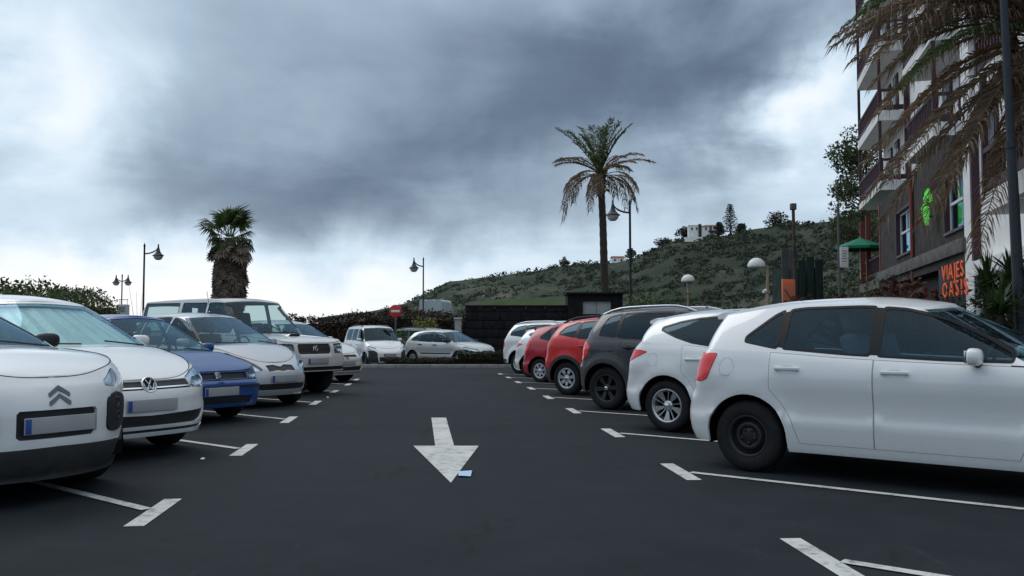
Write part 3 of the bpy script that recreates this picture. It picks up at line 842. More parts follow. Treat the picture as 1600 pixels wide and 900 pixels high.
def oval_badge(z, w=.10, h=.065):
    def f(c, sp, root, Lf, Ln, Gf, roof):
        P, X, Y, n = front_frame(c, Lf, Ln, z, 0, .012); mb = MB()
        for (a, b) in ((w / 2, h / 2), (w * .2, h * .48)):
            mb.tube([P + X * (a * math.cos(t)) + Y * (b * math.sin(t)) for t in np.linspace(0, 2 * math.pi, 21)], .006, 5, False)
        mb.build('oval_badge', M['chrome'], root)
    return f
def rails(mat='alloy', x0=None, x1=None, yin=.07, h=.055):
    def f(c, sp, root, Lf, Ln, Gf, roof):
        a, b = x0 if x0 is not None else sp['x_rf'] - .15, x1 if x1 is not None else sp['x_rr'] + .12
        for sd in (1, -1):
            pts = []
            for k in range(11):
                t = k / 10; x = a + (b - a) * t; z = float(c.zr(x)) - sp.get('roof_crown', .05) * .8 + h * min(1, 7 * t, 7 * (1 - t))
                pts.append((x, sd * (sp['hr'] - yin), z))
            m = MB().tube(pts, .019, 7); m.build('roof_rail', M[mat], roof)
    return f
def antenna(x, L=.35, lean=.5):
    def f(c, sp, root, Lf, Ln, Gf, roof):
        z = float(c.zr(x)); mb = MB(); mb.tube([(x, 0, z - .005), (x - .03, 0, z + .03)], [.02, .012], 8)
        mb.tube([(x - .02, 0, z + .02), (x - lean * L, 0, z + L * math.sqrt(1 - lean * lean))], .0045, 5); mb.build('aerial', M['plastic_black'], roof)
    return f
def spoiler(L=.14, mat=None, th=.035):
    def f(c, sp, root, Lf, Ln, Gf, roof):
        ys = np.linspace(-sp['hr'] + .08, sp['hr'] - .08, 13); V = []
        for y in ys:
            x = sp['x_rr'] + .05 + .06 * (y / sp['hr']) ** 2; z = float(c.zr(x)) - .05 * (y / sp['hr']) ** 2 + .008
            V += [(x + .10, y, z + .004), (x - L * .6, y, z - .004), (x - L, y, z - .03), (x - L + .01, y, z - .03 - th), (x + .02, y, z - .03 - th)]
        F = [(i * 5 + j, i * 5 + (j + 1) % 5, (i + 1) * 5 + (j + 1) % 5, (i + 1) * 5 + j) for i in range(12) for j in range(5)]
        F += [(0, 1, 2, 3, 4), tuple(60 + j for j in (4, 3, 2, 1, 0))]
        mesh_obj('spoiler', V, F, M[mat or sp['paint']], roof)
    return f
def lamp_inside(y0, y1, z0, z1, n=2, rad=.055, parent_name='headlight'):
    """reflector bowls behind the lens"""
    def f(c, sp, root, Lf, Ln, Gf, roof):
        for o in [o for o in root.children if o.name.startswith(parent_name)]:
            sd = 1 if sum(v.co.y for v in o.data.vertices) > 0 else -1
            for k in range(n):
                t = (k + .5) / n; y = y0 + (y1 - y0) * t; z = z0 + (z1 - z0) * t
                p, q = on_skin(Lf, Ln, c.s_f(y), z, sd); q = (q + Vector((1.2, 0, 0))).normalized()
                X = Vector((0, 0, 1)).cross(q).normalized(); Y = q.cross(X); vs = []
                for (rr, d) in ((rad, -.012), (rad * .75, -.035), (rad * .35, -.05), (.001, -.052)):
                    vs += [p + X * (rr * math.cos(a)) + Y * (rr * math.sin(a)) + q * d for a in np.linspace(0, 2 * math.pi, 18, endpoint=False)]
                MB().add(vs, [(i * 18 + j, i * 18 + (j + 1) % 18, (i + 1) * 18 + (j + 1) % 18, (i + 1) * 18 + j) for i in range(3) for j in range(18)], True).build('reflector', M['reflector'], o)
    return f
# ------------------------------------------------------------------ car kinds
def X(x, z): return ('x', x, z)
def FR(y, z): return ('f', y, z)
def RE(y, z): return ('r', y, z)
GAP = [(.0035, 'gap')]
def base(**k):
    sp = dict(W=1.70, wb=2.47, fo=.82, ro=.68, r=.30, ra=.355, nf=3.0, cf=.85, nr=3.4, cr=.55, flare=.018, crown=.05, taper=.03, taper_r=.025,
              zbot=[(-2.4, .26), (-1.7, .24), (-.8, .20), (.8, .20), (1.7, .20), (2.4, .22)],
              side=[(.15, .06), (.24, .032), (.30, .022), (.40, .011), (.46, .006), (.53, .024), (.60, .020), (.74, .0), (.80, .0), (.88, .012), (.97, .03), (1.05, .05)],
              nose=[(.15, -.07), (.25, -.03), (.40, .0), (.55, .0), (.65, -.035), (.75, -.10), (.85, -.20), (1.0, -.34)],
              tail=[(.2, .08), (.3, .02), (.42, .0), (.56, .0), (.66, .05), (.8, .085), (.95, .12), (1.1, .18)],
              x_ws=1.02, xA=.74, x_rf=.22, x_rr=-1.62, hr=.545, paint='paint_white', body=[], glass=[], extra=[], wheel='hubcap')
    sp.update(k); return sp
def door_set(sp, x1, x2, x3, zs, hz, top=None, hdx=.16, arch_clear=.075, rear=True):
    zt = pchip(sp['ztop']); xa = sp['wb'] / 2; ra = sp['ra'] + arch_clear
    T = lambda x: float(zt(x)) - .006
    b = []
    fx = max(x1 - .0, xa - ra + .03)
    b.append(dict(name='front_door', mat='paint', grow=GAP, off=.0, handle=(x2 + hdx, hz),
                  pts=[X(x1, T(x1)), X(x1 - .02, .62), X(min(x1 - .04, xa - sp['ra'] - .05), .36), X(min(x1 - .08, xa - sp['ra'] - .07), zs), X(x2, zs), X(x2, T(x2))] + [X(x2 + (x1 - x2) * k / 6, T(x2 + (x1 - x2) * k / 6)) for k in range(1, 6)]))
    if rear:
        arc = []
        for a in (25, 45, 65):
            xx = -xa + ra * math.cos(R(a)); zz = sp['r'] + ra * math.sin(R(a))
            if xx > x3 + .015: arc.append(X(xx, zz))
        q = x2 - .009
        b.append(dict(name='rear_door', mat='paint', grow=GAP, off=.0, handle=(x3 + hdx * .95, hz + .012),
                  pts=[X(q, T(q)), X(q, zs), X(-xa + ra + .03, zs)] + arc + [X(x3, max(sp['r'] + ra * .95, .70)), X(x3, T(x3))] + [X(x3 + (q - x3) * k / 6, T(x3 + (q - x3) * k / 6)) for k in range(1, 6)]))
    return b
def side_glass(pieces, rnd=.03, dark='glass'):
    """pieces: list of (polygon, name); a black seal surrounds each"""
    out = []
    for poly, nm, mat in [p for p in pieces if p[1] == 'pillar_trim']:
        out.append(dict(name=nm, mat=mat, pts=poly, off=-.003, rim=.006, round=.004))
    pieces = [p for p in pieces if p[1] != 'pillar_trim']
    for poly, nm, mat in pieces:
        out.append(dict(name='window_seal', mat='seal', pts=grow(poly, .020), off=-.002, rim=.008, round=rnd))
    for poly, nm, mat in pieces:
        out.append(dict(name=nm, mat=mat, pts=poly, off=-.006, rim=.006, round=rnd))
    return out
def dlo(top, bot, cuts, rear_tip, front_tip, pil=.055, mat='glass', quarter=True, trim=True):
    """split the side glass band: top/bot are functions of x; cuts = pillar centres from front to back"""
    P = []
    xs = [front_tip[0]] + list(cuts)
    for i in range(len(cuts)):
        a = (front_tip[0] if i == 0 else cuts[i - 1] - pil / 2); b = cuts[i] + pil / 2
        n = 6; xx = [a + (b - a) * k / n for k in range(n + 1)]
        tp = [(x, top(x)) for x in xx]; bt = [(x, bot(x)) for x in xx]
        tp = [p for p in tp if p[1] > bot(p[0]) + .012]
        if i == 0: bt[0] = (a, bot(a))
        P.append((tp + bt[::-1], 'side_window', mat))
    for cx in (cuts if trim else []):
        h_ = pil / 2 + .012
        P.append(([(cx + h_, top(cx + h_) + .005), (cx - h_, top(cx - h_) + .005), (cx - h_, bot(cx - h_) - .005), (cx + h_, bot(cx + h_) - .005)], 'pillar_trim', 'seal'))
    a = cuts[-1] - pil * .35; b = rear_tip
    n = 5; xx = [a + (b[0] - a) * k / n for k in range(n + 1)]
    tp = [(x, top(x)) for x in xx if top(x) > bot(x) + .012]; bt = [(x, bot(x)) for x in xx]
    if len(tp) > 1: P.append((tp + bt[::-1], 'quarter_window' if quarter else 'side_window', mat))
    return P
def lin(*pts):
    xs = [p[0] for p in sorted(pts)]; ys = [p[1] for p in sorted(pts)]
    return lambda x: float(np.interp(x, xs, ys))

def hatch_rear(sp, lamp, plate_z=.62, gate=.50, fuel=None, bump_seam=.50):
    b = []
    if fuel: b.append(dict(name='fuel_flap', mat='paint', grow=[(.0025, 'gap')], pts=[X(fuel[0] + .075 * math.cos(a), fuel[1] + .075 * math.sin(a)) for a in np.linspace(0, 2 * math.pi, 18, endpoint=False)]))
    b.append(dict(name='tailgate', mat='paint', half=False, grow=GAP, pts=[RE(.0, bump_seam), RE(gate, bump_seam), RE(gate + .04, .80), RE(gate + .03, 1.0 if max(z for x, z in sp['ztop']) > 1.0 else .9), RE(0, 1.0)]))
    b.append(dict(name='tail_light', mat='red_lens', pts=lamp, round=.025, off=.006, grow=[(.004, 'seal')]))
    return b

# ---- white five-door hatchback with black steel wheels (right row, nearest)
def spec_polo():
    sp = base(paint='paint_white', seat_mat='seat_grey', rear_mat='glass', W=1.68, wb=2.46, fo=.83, ro=.625, r=.297, ra=.352, wheel='steel', tyre_w=.19,
        ztop=[(2.07, .66), (1.95, .735), (1.6, .83), (1.2, .895), (.85, .925), (.4, .935), (-.4, .965), (-1.2, 1.01), (-1.92, 1.02)],
        bow=.016, nr=5.0, cr=.40, taper_r=.012, c_rr=.10, n_rt=4.0, x_ws=1.08, xA=.78, x_rf=.20, x_rr=-1.58, hr=.545, roof=[(.35, 1.34), (.1, 1.405), (-.4, 1.452), (-1.0, 1.435), (-1.45, 1.38), (-1.75, 1.33)], roof_crown=.055)
    top = lin((.78, .985), (.55, 1.13), (.3, 1.25), (.05, 1.33), (-.3, 1.362), (-.8, 1.355), (-.98, 1.335), (-1.05, 1.30), (-1.27, 1.115))
    bot = lin((.78, .962), (.3, .970), (-.4, 1.0), (-1.0, 1.045), (-1.27, 1.095))
    sp['glass'] = side_glass(dlo(top, bot, [-.20, -.96], (-1.26, 1.09), (.74, .97), .085, 'glass'))
    sp['body'] = door_set(sp, .86, -.19, -1.02, .275, .855) + hatch_rear(sp, [X(-1.555, .985), X(-1.625, .77), X(-1.68, .745), RE(.70, .75), RE(.60, .77), RE(.57, .985)], fuel=(-1.43, .87))
    sp['body'] += [dict(name='rear_reflector', mat='red_lens', pts=[X(-1.80, .40), RE(.55, .395), RE(.55, .42), X(-1.80, .43)], off=.003),
                   dict(name='headlight', mat='lens', pts=[FR(.46, .60), FR(.50, .69), X(1.62, .77), X(1.58, .74), X(1.80, .60)], back=('reflector', -.03), grow=[(.004, 'seal')]),
                   dict(name='grille', mat='plastic_black', half=False, off=-.012, pts=[FR(0, .60), FR(.44, .60), FR(.46, .67), FR(0, .67)]),
                   dict(name='lower_grille', mat='plastic_black', half=False, off=-.015, pts=[FR(0, .28), FR(.62, .28), FR(.66, .44), FR(0, .42)])]
    sp['extra'] = [plate(.50, True), plate(.60, False), round_badge(.635, .06), antenna(-1.25, .22, .75), spoiler(.17)]
    return sp
# ---- white sporty hatchback with five-spoke alloys
def spec_ibiza():
    sp = base(paint='paint_white', W=1.69, wb=2.47, fo=.86, ro=.67, r=.305, ra=.362, wheel='alloy5', tyre_w=.21, flare=.028,
        ztop=[(2.1, .62), (1.95, .71), (1.6, .81), (1.2, .885), (.85, .93), (.4, .945), (-.4, .975), (-1.2, 1.035), (-1.95, 1.06)],
        nr=4.4, cr=.44, taper_r=.018, c_rr=.12, n_rt=3.4, x_ws=1.10, xA=.80, x_rf=.18, x_rr=-1.60, hr=.51, roof=[(.35, 1.33), (.1, 1.395), (-.4, 1.44), (-1.0, 1.425), (-1.45, 1.37), (-1.75, 1.31)],
        tail=[(.2, .10), (.3, .03), (.42, .0), (.54, .0), (.64, .03), (.8, .06), (.95, .12), (1.1, .22)])
    top = lin((.78, .985), (.55, 1.12), (.3, 1.24), (.05, 1.32), (-.3, 1.35), (-.8, 1.335), (-1.1, 1.295), (-1.36, 1.22))
    bot = lin((.78, .965), (.3, .975), (-.4, 1.0), (-.85, 1.035), (-1.15, 1.12), (-1.36, 1.20))
    sp['glass'] = side_glass(dlo(top, bot, [-.22], (-1.36, 1.21), (.74, .97), .09, 'glass_dark', False), .02)
    sp['body'] = door_set(sp, .86, -.20, -1.02, .29, .84) + hatch_rear(sp, [X(-1.52, .935), X(-1.66, .955), RE(.56, .955), RE(.46, .93), RE(.48, .83), X(-1.78, .825)], fuel=(-1.42, .84), gate=.48)
    sp['body'] += [dict(name='headlight', mat='lens', pts=[FR(.42, .60), FR(.48, .69), X(1.60, .76), X(1.56, .72), X(1.85, .60)], back=('reflector', -.03), grow=[(.004, 'seal')]),
                   dict(name='grille', mat='plastic_black', half=False, off=-.012, pts=[FR(0, .54), FR(.30, .54), FR(.36, .65), FR(0, .65)]),
                   dict(name='rear_reflector', mat='red_lens', pts=[X(-1.85, .39), RE(.6, .385), RE(.6, .415), X(-1.85, .42)], off=.003),
                   dict(name='lower_grille', mat='plastic_black', half=False, off=-.015, pts=[FR(0, .27), FR(.62, .27), FR(.60, .42), FR(0, .42)])]
    sp['extra'] = [plate(.47, True), plate(.62, False), spoiler(.16), s_badge(.60)]
    return sp
# ---- black raised hatchback with dark wheels and silver rails
def spec_stepway():
    sp = base(paint='paint_black', W=1.74, wb=2.59, fo=.84, ro=.66, r=.325, ra=.385, wheel='alloy_dark', tyre_w=.205, flare=.03,
        zbot=[(-2.4, .30), (-1.7, .28), (-.8, .25), (.8, .25), (1.7, .24), (2.4, .26)],
        ztop=[(2.15, .76), (2.0, .84), (1.6, .93), (1.2, .985), (.85, 1.02), (.4, 1.03), (-.4, 1.045), (-1.2, 1.07), (-1.97, 1.08)],
        side=[(.2, .05), (.32, .022), (.45, .02), (.6, .008), (.75, .0), (.9, .0), (1.0, .012), (1.1, .03)],
        nose=[(.2, -.06), (.3, -.02), (.45, .0), (.62, .0), (.75, -.03), (.85, -.08), (1.0, -.2)],
        tail=[(.25, .06), (.35, .015), (.48, .0), (.62, .0), (.72, .04), (.9, .07), (1.0, .10), (1.15, .15)],
        x_ws=1.10, xA=.82, x_rf=.22, x_rr=-1.66, hr=.57, roof=[(.35, 1.44), (.1, 1.51), (-.4, 1.552), (-1.0, 1.54), (-1.45, 1.50), (-1.8, 1.45)])
    top = lin((.82, 1.075), (.55, 1.24), (.3, 1.36), (.05, 1.435), (-.3, 1.462), (-.8, 1.458), (-1.15, 1.44), (-1.36, 1.40), (-1.44, 1.20))
    bot = lin((.82, 1.052), (.3, 1.06), (-.4, 1.075), (-1.0, 1.095), (-1.44, 1.135))
    sp['glass'] = side_glass(dlo(top, bot, [-.20, -1.12], (-1.42, 1.12), (.78, 1.06), .085, 'glass'), .02)
    xa = 1.295
    clad = lambda xw: [X(xw + .455 * math.cos(a), .325 + .455 * math.sin(a)) for a in np.linspace(0, math.pi, 16)] + [X(xw - .40, .29), X(xw + .40, .29)]
    sp['body'] = door_set(sp, .88, -.20, -1.02, .33, .93, arch_clear=.09)
    sp['body'] += [dict(name='arch_trim', mat='cladding', pts=clad(xa), off=.008), dict(name='arch_trim', mat='cladding', pts=clad(-xa), off=.008),
                   dict(name='rear_bumper', mat='cladding', half=False, grow=GAP, off=.004, pts=[RE(0, .28), RE(.8, .28), X(-1.72, .30), X(-1.74, .56), RE(.8, .60), RE(0, .58)])]
    sp['body'] += hatch_rear(sp, [X(-1.70, 1.02), X(-1.60, .96), X(-1.66, .80), X(-1.78, .74), RE(.66, .72), RE(.60, .80), RE(.60, 1.02)], gate=.56, bump_seam=.62)
    sp['body'] += [dict(name='headlight', mat='lens', pts=[FR(.48, .68), FR(.5, .80), X(1.66, .86), X(1.62, .80), X(1.85, .68)], back=('reflector', -.03), grow=[(.004, 'seal')]),
                   dict(name='silver_trim', mat='alloy', pts=[X(-1.80, .62), X(-1.76, .66), RE(.72, .80 - .12), RE(.72, .60)], off=.006),
                   dict(name='grille', mat='plastic_black', half=False, off=-.012, pts=[FR(0, .66), FR(.44, .66), FR(.46, .77), FR(0, .77)])]
    sp['extra'] = [plate(.55, True), plate(.72, False), rails('alloy'), antenna(.0, .3, .6), spoiler(.10)]
    sp['handle_paint'] = False; sp['mirror_mat'] = 'plastic_black'
    return sp
# ---- crossover with side-impact pads (used white and red)
def spec_cactus(col='paint_white', roofrail='plastic_black'):
    sp = base(paint=col, W=1.73, wb=2.595, fo=.85, ro=.71, r=.318, ra=.375, wheel='hub7', tyre_w=.205, nf=2.5, cf=1.0, flare=.02,
        zbot=[(-2.4, .29), (-1.7, .27), (-.8, .24), (.8, .24), (1.7, .19), (2.4, .16)],
        ztop=[(2.15, .855), (2.06, .90), (1.85, .945), (1.5, .99), (1.15, 1.015), (.85, 1.03), (.4, 1.035), (-.4, 1.04), (-1.2, 1.06), (-2.02, 1.07)],
        side=[(.2, .05), (.32, .022), (.45, .018), (.6, .008), (.75, .0), (.88, .0), (1.0, .012), (1.1, .03)],
        nose=[(.2, -.10), (.3, -.03), (.42, .0), (.60, .0), (.72, -.015), (.80, -.03), (.88, -.06), (1.0, -.12)],
        tail=[(.25, .08), (.35, .02), (.48, .0), (.62, .0), (.72, .04), (.9, .07), (1.0, .10), (1.15, .15)],
        roll_hood=.05, crown=.045,
        x_ws=1.02, xA=.70, x_rf=.16, x_rr=-1.70, hr=.56, roof=[(.35, 1.38), (.08, 1.445), (-.4, 1.482), (-1.0, 1.47), (-1.45, 1.425), (-1.8, 1.37)])
    top = lin((.68, 1.085), (.45, 1.22), (.2, 1.325), (-.02, 1.385), (-.3, 1.40), (-.8, 1.395), (-1.2, 1.36), (-1.42, 1.28), (-1.5, 1.18))
    bot = lin((.68, 1.06), (.3, 1.065), (-.4, 1.07), (-1.0, 1.085), (-1.5, 1.16))
    sp['glass'] = side_glass(dlo(top, bot, [-.20, -1.10], (-1.5, 1.16), (.66, 1.07), .09, 'glass_dark'), .02)
    xa = sp['wb'] / 2
    clad = lambda xw: [X(xw + .445 * math.cos(a), .318 + .445 * math.sin(a)) for a in np.linspace(0, math.pi, 16)] + [X(xw - .40, .26), X(xw + .40, .26)]
    sp['body'] = door_set(sp, .84, -.20, -1.02, .32, .92, arch_clear=.09)
    sp['body'] += [dict(name='side_pad', mat='cladding', off=.012, round=.06, pts=[X(.80, .50), X(.80, .78), X(-.16, .78), X(-.16, .50)]),
                   dict(name='side_pad', mat='cladding', off=.012, round=.06, pts=[X(-.24, .50), X(-.24, .78), X(-.86, .78), X(-.74, .50)]),
                   dict(name='arch_trim', mat='cladding', pts=clad(xa), off=.008), dict(name='arch_trim', mat='cladding', pts=clad(-xa), off=.008),
                   dict(name='sill_trim', mat='cladding', pts=[X(.86, .25), X(.86, .33), X(-.86, .33), X(-.86, .25)], off=.006),
                   dict(name='rear_bumper', mat='cladding', half=False, grow=GAP, off=.004, pts=[RE(0, .28), RE(.8, .28), X(-1.72, .30), X(-1.76, .50), RE(.8, .54), RE(0, .52)])]
    sp['body'] += hatch_rear(sp, [X(-1.86, .86), RE(.66, .86), RE(.50, .85), RE(.50, .70), RE(.66, .70), X(-1.88, .72)], gate=.50, bump_seam=.56, fuel=None)
    sp['body'] += [dict(name='front_bumper', mat='cladding', half=False, off=.004, grow=GAP, pts=[FR(0, .12), FR(.70, .12), X(1.76, .15), X(1.75, .47), X(1.90, .45), FR(.60, .385), FR(0, .395)]),
                   dict(name='corner_pad', mat='plastic_black', off=.014, round=.05, pts=[FR(.395, .47), FR(.40, .70), FR(.52, .735), FR(.63, .69), FR(.64, .50), FR(.52, .45)], grow=[(.005, 'gap')]),
                   dict(name='daylight_lamp', mat='lens', half=True, off=.006, round=.02, pts=[FR(.40, .785), FR(.405, .815), FR(.54, .88), FR(.60, .90), FR(.58, .835), FR(.50, .775)], back=('reflector', -.02), grow=[(.004, 'seal')]),
                   dict(name='plate_recess', mat='plastic_black', half=False, off=-.025, rim=.0, round=.0, pts=[FR(0, .455), FR(.27, .455), FR(.295, .475), FR(.295, .625), FR(.275, .645), FR(0, .645)])]
    sp['extra'] = [plate(.545, True, .50, .11, .0), plate(.70, False), chevrons(.80, .15, .058, True), rails(roofrail, None, None, .05, .06), headlamps_in_pads()]
    sp['mirror_mat'] = 'plastic_black'
    return sp
def headlamps_in_pads():
    def f(c, sp, root, Lf, Ln, Gf, roof):
        for o in [o for o in root.children if o.name.startswith('corner_pad')]:
            sd = 1 if sum(v.co.y for v in o.data.vertices) > 0 else -1
            for (y_, z, rr) in ((.50, .655, .045), (.52, .56, .030)):
                p, n = on_skin(Lf, Ln, c.s_f(y_), z, sd); n = (n + Vector((.8, 0, 0))).normalized(); p += n * .016
                Xv = Vector((0, 0, 1)).cross(n).normalized(); Yv = n.cross(Xv); vs = []
                for (q, d) in ((rr, .0), (rr * .9, .006), (rr * .6, -.004), (.001, -.010)):
                    vs += [p + Xv * (q * math.cos(a)) + Yv * (q * math.sin(a)) + n * d for a in np.linspace(0, 2 * math.pi, 16, endpoint=False)]
                MB().add(vs, [(i * 16 + j, i * 16 + (j + 1) % 16, (i + 1) * 16 + (j + 1) % 16, (i + 1) * 16 + j) for i in range(3) for j in range(16)], True).build('headlight', M['pad_lens'], o)
    return f
# ---- white family hatchback with round front badge
def spec_golf():
    sp = base(paint='paint_white', W=1.79, wb=2.63, fo=.86, ro=.77, r=.318, ra=.372, wheel='hubcap', tyre_w=.205, nf=3.1, cf=.85,
        ztop=[(2.18, .72), (2.08, .785), (1.75, .89), (1.35, .965), (.95, 1.01), (.4, 1.02), (-.4, 1.03), (-1.2, 1.045), (-2.09, 1.05)],
        nose=[(.15, -.07), (.25, -.03), (.38, .0), (.55, .0), (.66, -.02), (.74, -.06), (.85, -.16), (1.0, -.32)],
        x_ws=1.18, xA=.88, x_rf=.26, x_rr=-1.70, hr=.58, roof=[(.4, 1.44), (.1, 1.515), (-.4, 1.555), (-1.0, 1.545), (-1.5, 1.49), (-1.85, 1.43)], ws_mat='windscreen')
    top = lin((.86, 1.06), (.6, 1.21), (.3, 1.355), (.05, 1.435), (-.3, 1.46), (-.8, 1.45), (-1.15, 1.42), (-1.4, 1.32), (-1.5, 1.16))
    bot = lin((.86, 1.045), (.3, 1.05), (-.4, 1.06), (-1.0, 1.075), (-1.5, 1.11))
    sp['glass'] = side_glass(dlo(top, bot, [-.20, -1.05], (-1.5, 1.05), (.80, .985), .09, 'glass_mid'))
    sp['body'] = door_set(sp, .92, -.19, -1.05, .275, .85) + hatch_rear(sp, [X(-1.80, .90), RE(.60, .92), RE(.42, .91), RE(.44, .76), X(-1.86, .75)], fuel=(-1.5, .85))
    sp['body'] += [dict(name='headlight', mat='lens', pts=[FR(.50, .645), FR(.505, .735), FR(.66, .79), X(1.62, .87), X(1.60, .83), X(1.80, .665), FR(.72, .63)], back=('reflector', -.035), grow=[(.004, 'seal')]),
                   dict(name='grille', mat='plastic_black', half=False, off=-.014, pts=[FR(0, .636), FR(.49, .64), FR(.495, .725), FR(0, .715)]),
                   dict(name='chrome_strip', mat='chrome', half=False, off=.004, rim=.004, pts=[FR(0, .648), FR(.49, .652), FR(.49, .664), FR(0, .660)]),
                   dict(name='lower_grille', mat='plastic_black', half=False, off=-.018, pts=[FR(0, .305), FR(.56, .305), FR(.66, .34), FR(.74, .44), FR(.62, .425), FR(0, .405)]),
                   dict(name='bumper_slot', mat='plastic_black', half=False, off=-.012, pts=[FR(0, .248), FR(.66, .248), X(1.88, .278), X(1.86, .335), FR(.76, .315), FR(.66, .278), FR(0, .278)])]
    sp['extra'] = [plate(.50, True), plate(.60, False), round_badge(.675, .078), sunshade_inside(), spoiler(.10), lamp_inside(.56, .70, .69, .71, 2, .05)]
    return sp
def sunshade_inside():
    def f(c, sp, root, Lf, Ln, Gf, roof):
        us = np.linspace(-.74, .74, 23); ts = np.linspace(.10, .90, 9); V = []
        for i, u in enumerate(us):
            for t in ts:
                p = Gf(np.array([abs(u)]), np.array([t]))[0]; V.append((p[0] - .055 - .022 * (i % 2) - .03 * abs(math.sin(5 * u)), math.copysign(p[1], u), p[2] - .02))
        mesh_obj('sunshade', V, [(i * 9 + j, i * 9 + j + 1, (i + 1) * 9 + j + 1, (i + 1) * 9 + j) for i in range(22) for j in range(8)], M['sunshade'], root)
    return f
# ---- blue nineties hatchback
def spec_blue():
    sp = base(paint='paint_blue', rear_mat='glass_mid', W=1.64, wb=2.44, fo=.74, ro=.70, r=.285, ra=.340, wheel='hubcap', tyre_w=.18, nf=4.2, cf=.62, nr=4, crown=.03, roll_hood=.035,
        ztop=[(1.97, .66), (1.88, .70), (1.6, .76), (1.2, .84), (.9, .885), (.4, .895), (-.4, .905), (-1.2, .93), (-1.92, .94)],
        nose=[(.15, -.06), (.25, -.02), (.34, .0), (.50, .0), (.545, -.01), (.56, -.06), (.65, -.075), (.75, -.10), (.95, -.16)],
        x_ws=.98, xA=.76, x_rf=.12, x_rr=-1.45, hr=.54, roof=[(.3, 1.34), (.1, 1.385), (-.4, 1.41), (-1.0, 1.395), (-1.4, 1.35), (-1.7, 1.3)], pillar_mat=None)
    top = lin((.74, .94), (.5, 1.10), (.25, 1.23), (.0, 1.31), (-.4, 1.325), (-.9, 1.315), (-1.2, 1.27), (-1.36, 1.02))
    bot = lin((.74, .918), (.3, .92), (-.4, .93), (-1.36, .97))
    sp['glass'] = side_glass(dlo(top, bot, [-.20, -1.0], (-1.34, .98), (.70, .92), .07, 'glass_mid', True, False))
    sp['body'] = door_set(sp, .82, -.19, -.98, .26, .79) + hatch_rear(sp, [X(-1.76, .86), RE(.66, .86), RE(.46, .86), RE(.46, .68), X(-1.78, .68)], fuel=None, gate=.42)
    sp['body'] += [dict(name='headlight', mat='lens', pts=[FR(.505, .565), FR(.505, .668), FR(.70, .668), X(1.74, .665), X(1.70, .565), FR(.70, .560)], back=('reflector', -.035), grow=[(.005, 'seal')]),
                   dict(name='grille', mat='plastic_black', half=False, off=-.018, pts=[FR(0, .568), FR(.49, .568), FR(.49, .65), FR(0, .65)]),
                   dict(name='lower_grille', mat='plastic_black', half=False, off=-.02, pts=[FR(0, .245), FR(.50, .245), FR(.52, .345), FR(0, .345)]),
                   dict(name='bumper_gap', mat='gap', half=False, off=-.004, rim=0, pts=[FR(0, .550), FR(.74, .550), X(1.60, .548), X(1.60, .556), FR(.74, .560), FR(0, .560)]),
                   dict(name='bumper_strip', mat='plastic_black', off=.008, half=False, pts=[FR(0, .455), FR(.7, .455), X(1.62, .455), X(1.62, .480), FR(.7, .480), FR(0, .480)])]
    sp['extra'] = [plate(.412, True), plate(.6, False), s_badge(.61, .07, .062), lamp_inside(.56, .70, .615, .615, 2, .045)]
    sp['handle_paint'] = False
    return sp
# ---- silver rounded supermini
def spec_yaris():
    sp = base(paint='paint_silver', rear_mat='glass_mid', W=1.66, wb=2.37, fo=.69, ro=.56, r=.288, ra=.342, wheel='hubcap', tyre_w=.18, nf=2.5, cf=.9, nr=3.2, roll_hood=.09, crown=.055,
        ztop=[(1.88, .70), (1.78, .765), (1.5, .86), (1.2, .925), (.95, .955), (.4, .96), (-.4, .965), (-1.2, .99), (-1.76, 1.0)],
        nose=[(.15, -.08), (.25, -.03), (.38, .0), (.50, .0), (.60, -.04), (.70, -.10), (.85, -.22), (1.0, -.36)],
        x_ws=1.08, xA=.78, x_rf=.16, x_rr=-1.38, hr=.545, roof=[(.35, 1.40), (.1, 1.465), (-.4, 1.502), (-.9, 1.49), (-1.3, 1.44), (-1.6, 1.38)])
    top = lin((.76, 1.01), (.5, 1.18), (.25, 1.31), (.0, 1.395), (-.3, 1.415), (-.7, 1.40), (-.95, 1.36), (-1.2, 1.20), (-1.28, 1.08))
    bot = lin((.76, .985), (.3, .985), (-.4, .995), (-1.28, 1.04))
    sp['glass'] = side_glass(dlo(top, bot, [-.16, -.86], (-1.28, 1.05), (.72, .99), .08, 'glass_mid', True, False), .04)
    sp['body'] = door_set(sp, .84, -.15, -.90, .27, .86) + hatch_rear(sp, [X(-1.58, .90), RE(.66, .92), RE(.52, .90), RE(.54, .66), X(-1.62, .66)], fuel=None, gate=.46)
    sp['body'] += [dict(name='headlight', mat='lens', pts=[FR(.36, .60), FR(.44, .68), FR(.58, .765), X(1.40, .865), X(1.36, .84), X(1.43, .72), FR(.70, .60), FR(.50, .565)], round=.04, back=('reflector', -.03), grow=[(.006, 'seal')]),
                   dict(name='grille', mat='plastic_black', half=False, off=-.014, round=.0, pts=[FR(0, .575), FR(.10, .590), FR(.27, .575), FR(.285, .665), FR(.12, .675), FR(0, .645)]),
                   dict(name='lower_grille', mat='plastic_black', half=False, off=-.02, pts=[FR(0, .285), FR(.54, .285), FR(.58, .345), FR(.48, .385), FR(0, .385)]),
                   dict(name='fog_recess', mat='plastic_black', off=-.01, round=.02, pts=[FR(.60, .46), FR(.70, .47), FR(.70, .50), FR(.60, .50)])]
    sp['extra'] = [plate(.46, True), plate(.6, False), antenna(.05, .42, .3), lamp_inside(.50, .64, .66, .70, 2, .05)]
    sp['seat_mat'] = 'seat_fabric'
    return sp
